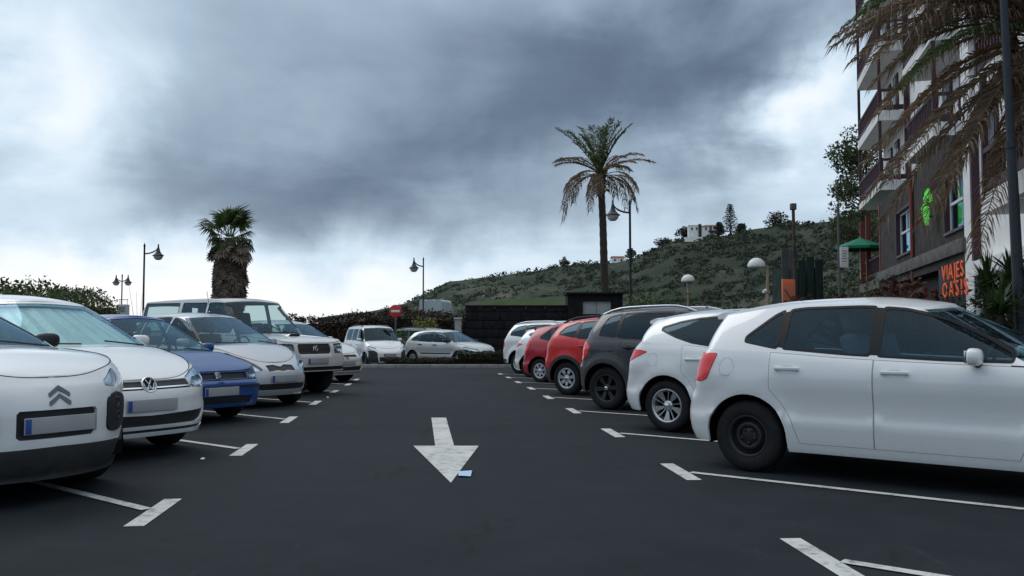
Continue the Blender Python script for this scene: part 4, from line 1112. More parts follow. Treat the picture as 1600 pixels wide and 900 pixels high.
# ---- long boxy white off-roader with bonnet scoop
def spec_suv():
    sp = base(paint='paint_white_dull', W=1.80, rear_mat='glass_mid', wb=2.78, fo=.80, ro=1.05, r=.375, ra=.44, wheel='alloy_dark', tyre_w=.25, nf=4.5, cf=.50, nr=6, cr=.25, flare=.045, taper=.02, taper_r=.0,
        crown=.03, roll_hood=.03, roll=.01, bow=.015,
        zbot=[(-2.6, .52), (-1.7, .48), (-.8, .42), (.8, .42), (1.7, .46), (2.4, .46)],
        ztop=[(2.19, 1.00), (2.12, 1.045), (1.8, 1.08), (1.3, 1.12), (.9, 1.145), (.4, 1.15), (-.4, 1.15), (-1.2, 1.16), (-2.44, 1.16)],
        side=[(.4, .03), (.5, .012), (.62, .0), (.9, .0), (1.0, .006), (1.1, .012), (1.2, .02)],
        nose=[(.4, -.05), (.5, .0), (.66, .02), (.76, .02), (.79, -.06), (.9, -.07), (1.0, -.08), (1.1, -.10)],
        tail=[(.4, .02), (.5, .0), (.8, .0), (1.0, .01), (1.2, .02)],
        x_ws=.95, xA=.80, x_rf=.38, x_rr=-2.28, hr=.70, c_rf=.14, c_rr=.10, n_ws=2.8, roof=[(.6, 1.80), (.35, 1.855), (0, 1.885), (-1.0, 1.895), (-2.0, 1.88), (-2.5, 1.86)], roof_taper=.0,
        rear_win=[(2.35, .12), (3.0, .12), (3.0, .86), (2.35, .86)], cC=.16, roof_crown=.045, seat_h=.24, x_seat=-.3, ws_mat='windscreen')
    top = lin((.78, 1.26), (.62, 1.50), (.42, 1.74), (.3, 1.77), (-2.2, 1.79))
    bot = lin((.78, 1.21), (-2.2, 1.215))
    g = dlo(top, bot, [-.12, -.95, -1.0], (-2.16, 1.22), (.72, 1.21), .10, 'glass_clear', False, False)
    g = [g[0], g[1], g[3]]
    sp['glass'] = side_glass(g, .035)
    sp['body'] = door_set(sp, .86, -.14, -.92, .50, 1.02, arch_clear=.08)
    sp['body'] += [dict(name='tail_light', mat='red_lens', pts=[X(-2.34, .98), X(-2.34, .70), RE(.80, .70), RE(.80, .98)], off=.006),
                   dict(name='headlight', mat='lens', pts=[FR(.52, .80), FR(.52, .975), FR(.74, .985), X(1.98, .97), X(1.92, .86), X(1.96, .80), FR(.80, .80)], round=.03, back=('reflector', -.04), grow=[(.006, 'seal')]),
                   dict(name='grille', mat='plastic_black', half=False, off=-.02, round=.0, pts=[FR(0, .79), FR(.38, .79), FR(.42, .83), FR(.43, .93), FR(.40, .985), FR(0, .985)]),
                   dict(name='bumper_skirt', mat='plastic_black', half=False, off=-.02, pts=[FR(0, .47), FR(.72, .47), X(1.90, .48), X(1.88, .53), FR(.74, .55), FR(0, .55)])]
    sp['extra'] = [plate(.66, True), v_badge(.89, .12), bonnet_scoop(), lamp_inside(.60, .76, .885, .885, 2, .055), rails_none()]
    sp['mirror'] = False
    return sp
def rails_none():
    def f(*a): pass
    return f
def bonnet_scoop():
    def f(c, sp, root, Lf, Ln, Gf, roof):
        x0, x1, w, h = 1.55, 1.15, .15, .045
        zt = lambda x: float(c.ztop(x)) + c.crown
        V = []
        for i in range(7):
            t = i / 6; x = x0 + (x1 - x0) * t; hh = h * (1 - t) ** 1.2
            for j in range(9):
                y = -w + 2 * w * j / 8; e = 1 - abs(y / w) ** 4
                V.append((x, y, zt(x) + .002 + hh * e))
        o = mesh_obj('bonnet_scoop', V, [(i * 9 + j, i * 9 + j + 1, (i + 1) * 9 + j + 1, (i + 1) * 9 + j) for i in range(6) for j in range(8)], M[sp['paint']], root, smooth=True)
        vs = [(x0 + .003, -w * .85 + 1.7 * w * j / 8, zt(x0) - .01) for j in range(9)] + [(x0 + .003, -w * .85 + 1.7 * w * j / 8, zt(x0) + h * .86 * (1 - abs(-.85 + 1.7 * j / 8) ** 4)) for j in range(9)]
        mesh_obj('air_inlet', vs, [(j, j + 1, j + 10, j + 9) for j in range(8)], M['gap'], o)
    return f
# ---- white hatchback with lettering on its door, mostly hidden
def spec_small_white():
    sp = spec_golf(); sp.update(paint='paint_white_dull', W=1.72)
    sp['body'] = [b for b in sp['body'] if b['name'] not in ('grille', 'chrome_strip', 'bumper_slot')]
    sp['body'] += [dict(name='grille', mat='plastic_black', half=False, off=-.014, pts=[FR(0, .64), FR(.40, .64), FR(.40, .70), FR(0, .70)]),
                   dict(name='bumper_strip', mat='alloy', half=False, off=.006, pts=[FR(0, .26), FR(.66, .26), X(1.80, .27), X(1.80, .30), FR(.66, .285), FR(0, .285)])]
    sp['extra'] = [plate(.50, True), chevrons(.66, .12, .04)]
    return sp
# ---- small white van with black bumper corners
def spec_van():
    sp = base(paint='paint_white', W=1.70, wb=2.51, fo=.74, ro=.64, r=.300, ra=.362, wheel='steel', tyre_w=.185, nf=2.9, cf=.8, nr=6, cr=.25, roll_hood=.10, taper_r=.0,
        ztop=[(1.99, .78), (1.88, .87), (1.6, .96), (1.3, 1.03), (1.0, 1.07), (.4, 1.08), (-.4, 1.08), (-1.2, 1.08), (-1.89, 1.08)],
        nose=[(.15, -.06), (.25, -.02), (.38, .0), (.58, .0), (.68, -.05), (.8, -.11), (.95, -.2), (1.1, -.3)],
        tail=[(.2, .05), (.35, .0), (.6, .0), (1.1, .02)], bow=.02,
        x_ws=1.22, xA=.92, x_rf=.50, x_rr=-1.72, hr=.63, c_rf=.22, c_rr=.12, cC=.16, roof=[(.7, 1.60), (.4, 1.67), (0, 1.715), (-1.0, 1.725), (-1.8, 1.68)], roof_taper=0, seat_h=.12, x_seat=.1)
    top = lin((.92, 1.14), (.7, 1.36), (.5, 1.50), (.25, 1.555), (-1.6, 1.56))
    bot = lin((.92, 1.10), (.4, 1.08), (-.2, 1.12), (-1.6, 1.13))
    g = dlo(top, bot, [.02, -.75], (-1.52, 1.14), (.88, 1.10), .12, 'glass_mid', False, False)
    sp['glass'] = side_glass(g, .04)
    sp['body'] = door_set(sp, 1.0, .03, -.78, .27, .93, arch_clear=.08)
    sp['body'] += [dict(name='tail_light', mat='red_lens', pts=[X(-1.80, 1.05), X(-1.80, .70), RE(.78, .70), RE(.78, 1.05)], off=.006),
                   dict(name='headlight', mat='lens', pts=[FR(.56, .70), FR(.55, .80), X(1.58, .90), X(1.55, .86), X(1.72, .72)], round=.02, back=('reflector', -.03), grow=[(.004, 'seal')]),
                   dict(name='bumper_corner', mat='cladding', half=True, off=.008, pts=[FR(.46, .22), FR(.50, .42), FR(.52, .62), FR(.62, .70), X(1.62, .70), X(1.62, .60), X(1.62, .22)]),
                   dict(name='grille', mat='cladding', half=False, off=-.01, pts=[FR(0, .26), FR(.42, .26), FR(.44, .44), FR(0, .44)])]
    sp['extra'] = [plate(.53, True), rails('plastic_black', .25, -1.5, .06, .05), chevrons(.74, .13, .045)]
    return sp
# ---- silver five-door saloon-hatch
def spec_corolla():
    sp = base(paint='paint_silver_warm', rear_mat='glass_mid', W=1.71, wb=2.60, fo=.84, ro=.74, r=.305, ra=.358, wheel='hub7', tyre_w=.19, nf=2.8, cf=.9,
        ztop=[(2.14, .70), (2.02, .77), (1.7, .85), (1.3, .915), (.95, .96), (.4, .965), (-.4, .975), (-1.2, 1.0), (-2.04, 1.01)],
        x_ws=1.20, xA=.88, x_rf=.22, x_rr=-1.62, hr=.545, roof=[(.4, 1.36), (.1, 1.43), (-.4, 1.472), (-1.0, 1.455), (-1.5, 1.39), (-1.85, 1.33)])
    top = lin((.86, 1.02), (.6, 1.16), (.3, 1.29), (.05, 1.36), (-.3, 1.38), (-.8, 1.365), (-1.15, 1.32), (-1.42, 1.10))
    bot = lin((.86, .99), (.3, .99), (-.4, 1.0), (-1.42, 1.045))
    sp['glass'] = side_glass(dlo(top, bot, [-.18, -1.04], (-1.42, 1.05), (.82, .995), .085, 'glass_mid'))
    sp['body'] = door_set(sp, .94, -.17, -1.0, .27, .86) + hatch_rear(sp, [X(-1.78, .93), RE(.60, .95), RE(.50, .93), RE(.52, .70), X(-1.84, .70)], fuel=None)
    sp['body'] += [dict(name='headlight', mat='lens', pts=[FR(.46, .60), FR(.48, .70), X(1.62, .80), X(1.56, .77), X(1.80, .63), FR(.70, .59)], back=('reflector', -.03), grow=[(.004, 'seal')]),
                   dict(name='side_strip', mat='plastic_black', off=.010, pts=[X(.86, .50), X(.86, .545), X(-.84, .545), X(-.84, .50)]),
                   dict(name='grille', mat='plastic_black', half=False, off=-.014, pts=[FR(0, .57), FR(.26, .57), FR(.34, .66), FR(0, .66)]),
                   dict(name='lower_grille', mat='plastic_black', half=False, off=-.018, pts=[FR(0, .27), FR(.5, .27), FR(.54, .40), FR(0, .40)])]
    sp['extra'] = [plate(.49, True), oval_badge(.63), plate(.6, False)]
    sp['mirror_mat'] = 'plastic_black'; sp['handle_paint'] = False
    return sp
# ---- white compact off-roader (far end, right row)
def spec_duster():
    sp = base(paint='paint_white', W=1.82, wb=2.67, fo=.82, ro=.82, r=.345, ra=.405, wheel='alloy5', tyre_w=.215, nf=3.4, cf=.75, flare=.045, nr=4,
        zbot=[(-2.4, .36), (-1.7, .33), (-.8, .29), (.8, .29), (1.7, .30), (2.4, .30)],
        ztop=[(2.16, .92), (2.05, .98), (1.7, 1.04), (1.3, 1.075), (.95, 1.09), (.4, 1.09), (-.4, 1.10), (-1.2, 1.13), (-2.16, 1.14)],
        side=[(.25, .05), (.36, .022), (.5, .02), (.7, .006), (.85, .0), (1.0, .0), (1.1, .014), (1.2, .03)],
        nose=[(.25, -.06), (.35, -.02), (.5, .0), (.7, .0), (.85, -.03), (1.0, -.10)],
        tail=[(.3, .06), (.42, .01), (.55, .0), (.7, .0), (.85, .04), (1.0, .06), (1.2, .12)],
        x_ws=1.18, xA=.90, x_rf=.32, x_rr=-1.86, hr=.60, roof=[(.45, 1.50), (.15, 1.58), (-.4, 1.625), (-1.0, 1.62), (-1.6, 1.585), (-2.0, 1.54)])
    top = lin((.9, 1.15), (.65, 1.30), (.4, 1.42), (.15, 1.50), (-.3, 1.525), (-.9, 1.52), (-1.3, 1.50), (-1.55, 1.46), (-1.72, 1.30))
    bot = lin((.9, 1.12), (.3, 1.125), (-.4, 1.14), (-1.2, 1.17), (-1.72, 1.22))
    sp['glass'] = side_glass(dlo(top, bot, [-.2, -1.16], (-1.70, 1.22), (.86, 1.12), .10, 'glass_dark'), .03)
    sp['body'] = door_set(sp, .96, -.19, -1.08, .37, .99, arch_clear=.09) + hatch_rear(sp, [X(-1.98, 1.06), RE(.70, 1.06), RE(.68, .76), X(-1.98, .78), X(-1.90, .92)], gate=.58, bump_seam=.60)
    sp['body'] += [dict(name='headlight', mat='lens', pts=[FR(.50, .80), FR(.50, .92), X(1.80, .96), X(1.76, .86), X(1.90, .80)], back=('reflector', -.03), grow=[(.004, 'seal')]),
                   dict(name='rear_bumper', mat='cladding', half=False, off=.004, pts=[RE(0, .34), RE(.8, .34), X(-1.80, .36), X(-1.80, .46), RE(.8, .48), RE(0, .48)])]
    sp['extra'] = [plate(.6, True), plate(.75, False), rails('alloy', .2, -1.7, .06, .06)]
    return sp
# ------------------------------------------------------------------ the ground
def asphalt_mat():
    m, t, b = new_mat('asphalt')
    oc = t.node('ShaderNodeTexCoord').outputs['Object']
    big = t.noise(oc, .22, 5, .6, .6); mid = t.noise(oc, 1.7, 6, .65, .3); fine = t.noise(oc, 85, 3, .75); grit = t.noise(oc, 260, 2, .6)
    c1 = t.ramp(big, [(.32, (.0070, .0105, .0140)), (.66, (.016, .022, .028))])
    c2 = t.mix(t.ramp(mid, [(.42, 0.0), (.72, .8)]), c1, (.023, .030, .037))
    spots = t.ramp(t.noise(oc, 1.3, 6, .75, 1.2), [(.58, 0.0), (.70, .85)])                       # oil drips and stains
    c3 = t.mix(spots, c2, (.009, .009, .010))
    chips = t.ramp(grit, [(.60, 0.0), (.70, 1.0)])
    c4 = t.mix(t.math('MULTIPLY', chips, .55), c3, (.07, .074, .078))
    c5 = t.mix(t.math('MULTIPLY', t.ramp(fine, [(.35, 1.0), (.5, 0.0)]), .35), c4, (.007, .007, .008))
    vo = t.node('ShaderNodeTexVoronoi', feature='DISTANCE_TO_EDGE'); vo.inputs['Scale'].default_value = .42
    wv = t.vmath('ADD', oc, t.vmath('SCALE', t.noise(oc, 1.6, 5, .7, 0, 'Color'), None)); wv.node.inputs[1].default_value = (0, 0, 0)
    t.l.new(wv, vo.inputs['Vector']); [setattr(n_.inputs['Scale'], 'default_value', .9) for n_ in t.n if n_.bl_idname == 'ShaderNodeVectorMath' and n_.operation == 'SCALE']
    sc_ = [n_ for n_ in t.n if n_.bl_idname == 'ShaderNodeVectorMath' and n_.operation == 'SCALE'][0]; t.l.new(sc_.outputs[0], wv.node.inputs[1])
    crack = t.math('MULTIPLY', t.ramp(vo.outputs['Distance'], [(.0, 1.0), (.006, 1.0), (.011, 0.0)]), t.ramp(t.noise(oc, .35, 3, .5), [(.52, 0.0), (.60, .7)]))
    c5 = t.mix(crack, c5, (.005, .005, .006))                                                    # hairline cracks in the older patches
    scuff = t.ramp(t.noise(t.vmath('MULTIPLY', oc, (1.0, .25, 1.0)), 5.5, 6, .7, .6), [(.64, 0.0), (.78, .5)])
    c5 = t.mix(scuff, c5, (.055, .062, .068))
    t.l.new(c5, b.inputs['Base Color'])
    t.l.new(t.ramp(mid, [(.3, .82), (.8, .93)]), b.inputs['Roughness']); b.inputs['Specular IOR Level'].default_value = .18
    h = t.math('ADD', t.math('MULTIPLY', fine, .7), t.math('MULTIPLY', grit, .5))
    t.l.new(t.bump(h, .55, .006), b.inputs['Normal']); return m
def marking_mat():
    m, t, b = new_mat('road_paint')
    oc = t.node('ShaderNodeTexCoord').outputs['Object']
    n = t.noise(oc, 9, 6, .7, .8); g = t.noise(oc, 120, 3, .7); w = t.noise(oc, 2.3, 4, .6, .5)
    wear = t.math('ADD', t.ramp(n, [(.50, 0.0), (.68, .85)]), t.ramp(g, [(.60, 0.0), (.72, .7)]), clamp=True)
    wear = t.math('MULTIPLY', wear, t.ramp(w, [(.35, .25), (.6, 1.0)]))
    t.l.new(t.mix(wear, t.ramp(w, [(.3, (.60, .61, .59)), (.7, (.50, .51, .49))]), (.07, .072, .075)), b.inputs['Base Color'])
    b.inputs['Roughness'].default_value = .75; t.l.new(t.bump(g, .4, .004), b.inputs['Normal']); return m
asphalt_mat(); marking_mat()
simple('soil', (.10, .085, .06), .95, 0, .2, .4, .5, .5, 6)
simple('concrete', (.30, .30, .29), .85, 0, .3, .25, 3, .4, 40)
def sheet(name, x0, x1, ys, mat, dz=0.0):
    V = []; F = []
    for y in ys: V += [(x0, y, ground_z(y) + dz), (x1, y, ground_z(y) + dz)]
    for i in range(len(ys) - 1): F.append((2 * i, 2 * i + 1, 2 * i + 3, 2 * i + 2))
    return struct(mesh_obj(name, V, F, mat, smooth=True))
sheet('ground', -2500, 2500, [-400, -40, 0, 13, 17, 21, 25, 29, 33, 37, 41, 46, 3500], M['soil'], -.03)
LOT = [-30, -8] + list(np.linspace(0, 52, 27))
sheet('car_park', -22, 16, LOT, M['asphalt'])
def flat_marking(name, polys_px=None, polys=None, dz=.004):
    V, F = [], []
    for pl in (polys or [[on_ground(*p) for p in q] for q in polys_px]):
        b = len(V); V += [(p[0], p[1], ground_z(p[1]) + dz) for p in pl]; F.append(tuple(range(b, b + len(pl))))
    me_area = sum((V[F[0][i]][0] * V[F[0][(i + 1) % len(F[0])]][1] - V[F[0][(i + 1) % len(F[0])]][0] * V[F[0][i]][1]) for i in range(len(F[0])))
    if me_area < 0: F = [f[::-1] for f in F]
    return struct(mesh_obj(name, V, F, M['road_paint']))
HEAD = R(-39.2)                                        # every bay points this way
HD = Vector((math.cos(HEAD), math.sin(HEAD), 0))
T_RIGHT = [(1285, 873), (1062, 737), (957, 676.5), (895.6, 642), (856.6, 621), (829.8, 607), (809.6, 597.4), (794.5, 590), (781.5, 584.4)]
T_LEFT = [(242, 800), (382, 703), (451.7, 656), (493, 629.6), (522.6, 612), (544, 600.8), (557, 593.2)]
def bay_mark(p, aisle, sgn, length=4.6):
    a = aisle.normalized(); n = Vector((-a.y, a.x, 0)); h, w, lw = .44, .060, .040
    stem = HD * sgn; sn = Vector((-stem.y, stem.x, 0)); q0 = p + stem * .10; q1 = p + stem * length
    bar = [p - a * h - n * w, p + a * h - n * w, p + a * h + n * w, p - a * h + n * w]
    line = [q0 - sn * lw, q1 - sn * lw, q1 + sn * lw, q0 + sn * lw]
    k = 8; pts = []
    V = [bar]
    for i in range(k):
        u0, u1 = q0.lerp(q1, i / k), q0.lerp(q1, (i + 1) / k); V.append([u0 - sn * lw, u1 - sn * lw, u1 + sn * lw, u0 + sn * lw])
    flat_marking('bay_marking', polys=V[:1]); flat_marking('bay_marking', polys=V[1:], dz=.007)
for L_, sg in ((T_RIGHT, 1), (T_LEFT, -1)):
    P_ = [on_ground(*p) for p in L_]
    for i, p in enumerate(P_):
        bay_mark(p, P_[min(i + 1, len(P_) - 1)] - P_[max(i - 1, 0)], sg)
    for k in (1, 2): bay_mark(P_[0] - (P_[1] - P_[0]) * k, P_[1] - P_[0], sg)
flat_marking('arrow_marking', polys_px=[[(674, 653), (697, 653), (709.5, 697), (748, 697), (704.5, 755), (646, 697), (680, 697)]])
# ------------------------------------------------------------------ the parked cars
def place(root, px, py, corner, sp, rz=HEAD, z=None):
    """stand the car so that one tyre touches the ground at that photo pixel; corner = (front +1/rear -1, left +1/right -1)"""
    g = on_ground(px, py) if py > 0 else Vector((at(px, 560, -py).x, -py, ground_z(-py))); lx, ly = corner[0] * sp['wb'] / 2, corner[1] * (sp['W'] / 2 - .06)
    c, s = math.cos(rz), math.sin(rz)
    x, y = g.x - (c * lx - s * ly), g.y - (s * lx + c * ly)
    gz = [ground_z(y + s * a + c * b) for a in (sp['wb'] / 2, -sp['wb'] / 2) for b in (.75, -.75)]
    root.location = (x, y, min(gz) if z is None else z); root.rotation_euler = (0, 0, rz)
    return root
RR, LF = (-1, -1), (1, 1)
FLEET = [
 (spec_polo(), (1170, 737), RR, -39.5, 'white five-door hatchback with black steel wheels, parked tail towards the aisle', 'cars parked on the planting side'),
 (spec_ibiza(), (1043, 675), RR, -39.2, 'sporty white hatchback with twisted five-spoke silver alloy wheels', 'cars parked on the planting side'),
 (spec_stepway(), (948, 640), RR, -39.2, 'raised black hatchback with silver roof rails and dark wheels', 'cars parked on the planting side'),
 (spec_cactus('paint_red'), (886, 617), RR, -39.2, 'bright red crossover with black wheel-arch trim and seven-blade wheel covers', 'cars parked on the planting side'),
]
def crimson():
    sp = spec_polo(); sp.update(paint='paint_crimson', W=1.66, wheel='hub7'); return sp
def white_tail():
    sp = spec_ibiza(); sp.update(wheel='hubcap'); return sp
FLEET += [
 (crimson(), (844, 598), RR, -39.2, 'small crimson hatchback beside the bright red crossover', 'cars parked on the planting side'),
 (white_tail(), (828, 589.5), RR, -39.2, 'white hatchback squeezed between crimson hatchback and white compact off-roader', 'cars parked on the planting side'),
 (spec_duster(), (811, 583.6), RR, -39.2, 'white compact off-roader with silver rails, last car of the row', 'cars parked on the planting side'),
 (spec_cactus('paint_white'), (143, 747), LF, -31, 'white crossover with double-chevron nose and black corner pads', 'cars parked nose to the aisle'),
 (spec_golf(), (266, 694), LF, -32.5, 'white hatchback with round front badge and a sunshade behind its windscreen', 'cars parked nose to the aisle'),
 (spec_blue(), (362, 650.5), LF, -33.5, 'old blue hatchback with square headlights', 'cars parked nose to the aisle'),
 (spec_yaris(), (456, 629), LF, -34, 'small rounded silver hatchback beside the blue one', 'cars parked nose to the aisle'),
 (spec_suv(), (500, 611.5), LF, -34, 'long boxy white off-roader with bonnet scoop and tall side windows', 'cars parked nose to the aisle'),
 (spec_small_white(), (540, 594.5), LF, -34, 'off-white hatchback half hidden behind the boxy off-roader', 'cars parked nose to the aisle'),
 (spec_van(), (571, 573), (1, -1), -63, 'small white van with black bumper corners and roof rails', 'cars at the far end'),
 (spec_corolla(), (648.5, -38.5), (-1, -1), -40, 'silver five-door car behind the low dark hedge', 'cars at the far end'),
]
def grey_van():
    sp = spec_van(); sp.update(paint='paint_green_grey'); return sp
for sp, px, cor, rz, lab, grp in FLEET:
    rt_ = car('parked_car', sp)
    if 'silver five-door' in lab: rt_.scale = (1.06, 1.06, 1.06)
    tag(place(rt_, px[0], px[1], cor, sp, R(rz)), lab, 'car', grp)
sp_ = grey_van(); gv = car('parked_van', sp_); gv.location = (*(at(672, 560, 43).xy), ground_z(43)); gv.rotation_euler = (0, 0, R(-36))
tag(gv, 'grey-green van parked behind the silver five-door car', 'van', 'cars at the far end')
# ------------------------------------------------------------------ foliage and bark
def leaf_mat(name, cols, rough=.55, scale=1.2, trans=.25):
    m, t, b = new_mat(name)
    g = t.node('ShaderNodeNewGeometry'); oc = t.node('ShaderNodeTexCoord').outputs['Object']
    n = t.noise(oc, scale, 4, .6)
    v = t.math('ADD', t.math('MULTIPLY', g.outputs['Random Per Island'], .62), t.math('MULTIPLY', n, .5), clamp=True)
    k = len(cols); t_ = [(.12 + .72 * i / (k - 1), c) for i, c in enumerate(cols)]
    col = t.ramp(v, t_); t.l.new(col, b.inputs['Base Color']); b.inputs['Roughness'].default_value = rough
    b.inputs['Specular IOR Level'].default_value = .3
    tl = t.node('ShaderNodeBsdfTranslucent'); t.l.new(col, tl.inputs[0])
    mx = t.node('ShaderNodeMixShader'); mx.inputs[0].default_value = trans
    out = t.n['Material Output']; t.l.new(b.outputs[0], mx.inputs[1]); t.l.new(tl.outputs[0], mx.inputs[2]); t.l.new(mx.outputs[0], out.inputs[0])
    return m
leaf_mat('leaf_hedge', [(.020, .032, .010), (.045, .068, .022), (.085, .105, .040)])
leaf_mat('leaf_dark', [(.012, .016, .010), (.024, .030, .018), (.045, .044, .030)])
leaf_mat('leaf_maroon', [(.016, .010, .009), (.032, .018, .016), (.058, .034, .026), (.05, .045, .025)])
leaf_mat('leaf_red', [(.014, .014, .009), (.028, .014, .011), (.070, .018, .014), (.14, .036, .026)])
leaf_mat('leaf_green', [(.020, .045, .012), (.040, .085, .022), (.085, .13, .040)])
leaf_mat('leaf_yellowish', [(.05, .065, .015), (.13, .145, .03), (.22, .20, .05)])
leaf_mat('leaf_yucca', [(.012, .030, .010), (.028, .060, .018), (.055, .095, .03)], .42)
leaf_mat('frond_green', [(.028, .050, .016), (.055, .088, .026), (.10, .125, .042)], .5, 3)
leaf_mat('frond_dry', [(.085, .060, .038), (.16, .115, .074), (.26, .19, .13)], .8, 3)
leaf_mat('frond_tip', [(.12, .068, .036), (.20, .125, .070), (.28, .19, .11)], .8, 3)
leaf_mat('skirt', [(.06, .047, .038), (.11, .085, .067), (.18, .14, .11)], .85, 2, .1)
leaf_mat('scrub', [(.018, .029, .020), (.032, .048, .032), (.048, .064, .042), (.070, .078, .056)], .8, .01, .1)
simple('bark', (.075, .058, .045), .9, 0, .2, .4, 9, .7, 30)
simple('palm_bark', (.06, .048, .040), .92, 0, .2, .45, 5, .9, 14)
simple('twig', (.020, .017, .013), .95, 0, .1)
simple('lamp_iron', (.020, .026, .034), .45, .3, .5, .2, 10)
simple('opal', (.72, .73, .70), .35)
simple('lamp_bowl', (.50, .50, .46), .25)
simple('post_beige', (.36, .26, .17), .6, 0, .4, .2, 8)
simple('pole_grey', (.10, .10, .10), .6, .2)
simple('lava', (.016, .016, .018), .92, 0, .2, .45, 3.5, .9, 16)
simple('white_wall', (.80, .80, .79), .75, 0, .3, .08, 1.2, .2, 30)
simple('stone_dark', (.052, .047, .044), .9, 0, .25, .5, 3.0, 1.0, 13)
simple('stone_ledge', (.13, .125, .12), .9, 0, .25, .4, 3, .8, 18)
simple('wood_purple', (.055, .022, .035), .55, 0, .4, .25, 6)
simple('wood_red', (.19, .045, .028), .6, 0, .4, .2, 6)
simple('shop_dark', (.020, .021, .024), .6)
simple('curtain', (.52, .55, .55), .9, 0, .1, .15, 5)
simple('sash_white', (.66, .67, .66), .5)
glass('pane', (.62, .68, .70), .16)
simple('pane_dark', (.03, .036, .042), .08, 0, .6)
simple('neon_green', (.05, .6, .05), .4, emit=((.12, 1.0, .08), .30))
simple('letter_orange', (.85, .13, .035), .5, emit=((1.0, .14, .03), .12))
simple('sign_orange', (.74, .23, .13), .5, 0, .4, .12, 4)
simple('sign_red', (.52, .035, .03), .45); simple('sign_white', (.75, .75, .74), .45)
simple('parasol_green', (.01, .19, .11), .7, 0, .3, .15, 4)
simple('booth_green', (.018, .034, .030), .8, 0, .2, .35, 2.5)
simple('booth_grey', (.075, .09, .085), .8, 0, .2, .3, 2.5); simple('shutter', (.42, .44, .45), .6, 0, .3, .08, 3)
simple('paper_blue', (.42, .58, .80), .7)
simple('house_roof', (.28, .09, .06), .85, 0, .2, .2, .8)
simple('poly_sheet', (.36, .42, .44), .4, 0, .4, .1, .2)

RNG = np.random.default_rng(11)
def leaf_mesh(name, pts, size, mat, parent, aspect=.5, jitter=.35, up=.25, rng=RNG):
    """one small bent-free leaf (a kite of two triangles as one quad) at every point"""
    pts = np.asarray(pts); n = len(pts)
    d = rng.normal(size=(n, 3)); d[:, 2] += up; d /= np.linalg.norm(d, axis=1, keepdims=True)
    e = np.cross(d, rng.normal(size=(n, 3))); e /= np.maximum(np.linalg.norm(e, axis=1, keepdims=True), 1e-6)
    L = size * (1 + jitter * rng.normal(size=(n, 1)).clip(-1.8, 1.8)); W = L * aspect
    V = np.stack([pts - d * L * .5, pts + e * W * .5, pts + d * L * .5, pts - e * W * .5], 1).reshape(-1, 3)
    me = bpy.data.meshes.new(name); me.vertices.add(4 * n); me.vertices.foreach_set('co', V.ravel())
    me.loops.add(4 * n); me.polygons.add(n); me.polygons.foreach_set('loop_start', np.arange(0, 4 * n, 4, dtype=np.int32)); me.polygons.foreach_set('loop_total', np.full(n, 4, dtype=np.int32))
    me.loops.foreach_set('vertex_index', np.arange(4 * n, dtype=np.int32)); me.update(calc_edges=True); me.validate()
    me.materials.append(mat); o = bpy.data.objects.new(name, me); COL.objects.link(o)
    if parent is not None: o.parent = parent
    return o
def bumps(p, s, seed=0): return noise.noise(Vector((p[0] * s + seed, p[1] * s, p[2] * s if len(p) > 2 else 0)))
def hedge(name, label, path, h, w, mat, leaf=.07, dens=260, cat='hedge', seed=1, sprigs=.25, twig=True, z0=0):
    """clipped or loose hedge along a path; leaves crowd the outer skin, sprigs break the outline"""
    rng = np.random.default_rng(seed); P = [Vector((x, y, 0)) for x, y in path]
    root = empty(name, (P[0].x, P[0].y, ground_z(P[0].y)))
    pts = []; core = MB()
    for a, b in zip(P[:-1], P[1:]):
        L = (b - a).length; d = (b - a) / L; n_ = Vector((-d.y, d.x, 0)); n = int(L * dens)
        for _ in range(n):
            s = rng.uniform(0, L); q = a + d * s
            hh = (h(q) if callable(h) else h) * (1 + .16 * bumps(q, .55, seed) + .10 * bumps(q, 1.9, seed + 5)); ww = w * (1 + .25 * bumps(q, .8, seed + 9))
            th = rng.uniform(-.25, math.pi + .25); rr = 1 - abs(rng.normal(0, .13)) + (rng.random() < sprigs) * rng.uniform(0, .13)
            cx, cz = math.cos(th), math.sin(th); k = (abs(cx) ** 3 + abs(cz) ** 3) ** (1 / 3)
            p = q + n_ * (ww / 2 * cx / k * rr); z = hh * (.5 + .5 * cz / k * rr) if cz < 0 else hh * (.45 + .55 * cz / k * rr)
            pts.append((p.x - root.location.x, p.y - root.location.y, max(z, .02) + z0))
        m = max(2, int(L / .6))
        for i in range(m):
            q = a + d * (L * (i + .5) / m); hh = (h(q) if callable(h) else h) * .82
            core.box((q.x - root.location.x, q.y - root.location.y, hh / 2 + z0), (L / m * 1.05 if abs(d.x) > .7 else w * .62, w * .62 if abs(d.x) > .7 else L / m * 1.05, hh), None)
    f = leaf_mesh('foliage', pts, leaf, mat, root, rng=rng); f['kind'] = 'stuff'
    if twig:
        t_ = core.build('twigs', M['twig'], root); t_['kind'] = 'stuff'
    tag(root, label, cat); return root
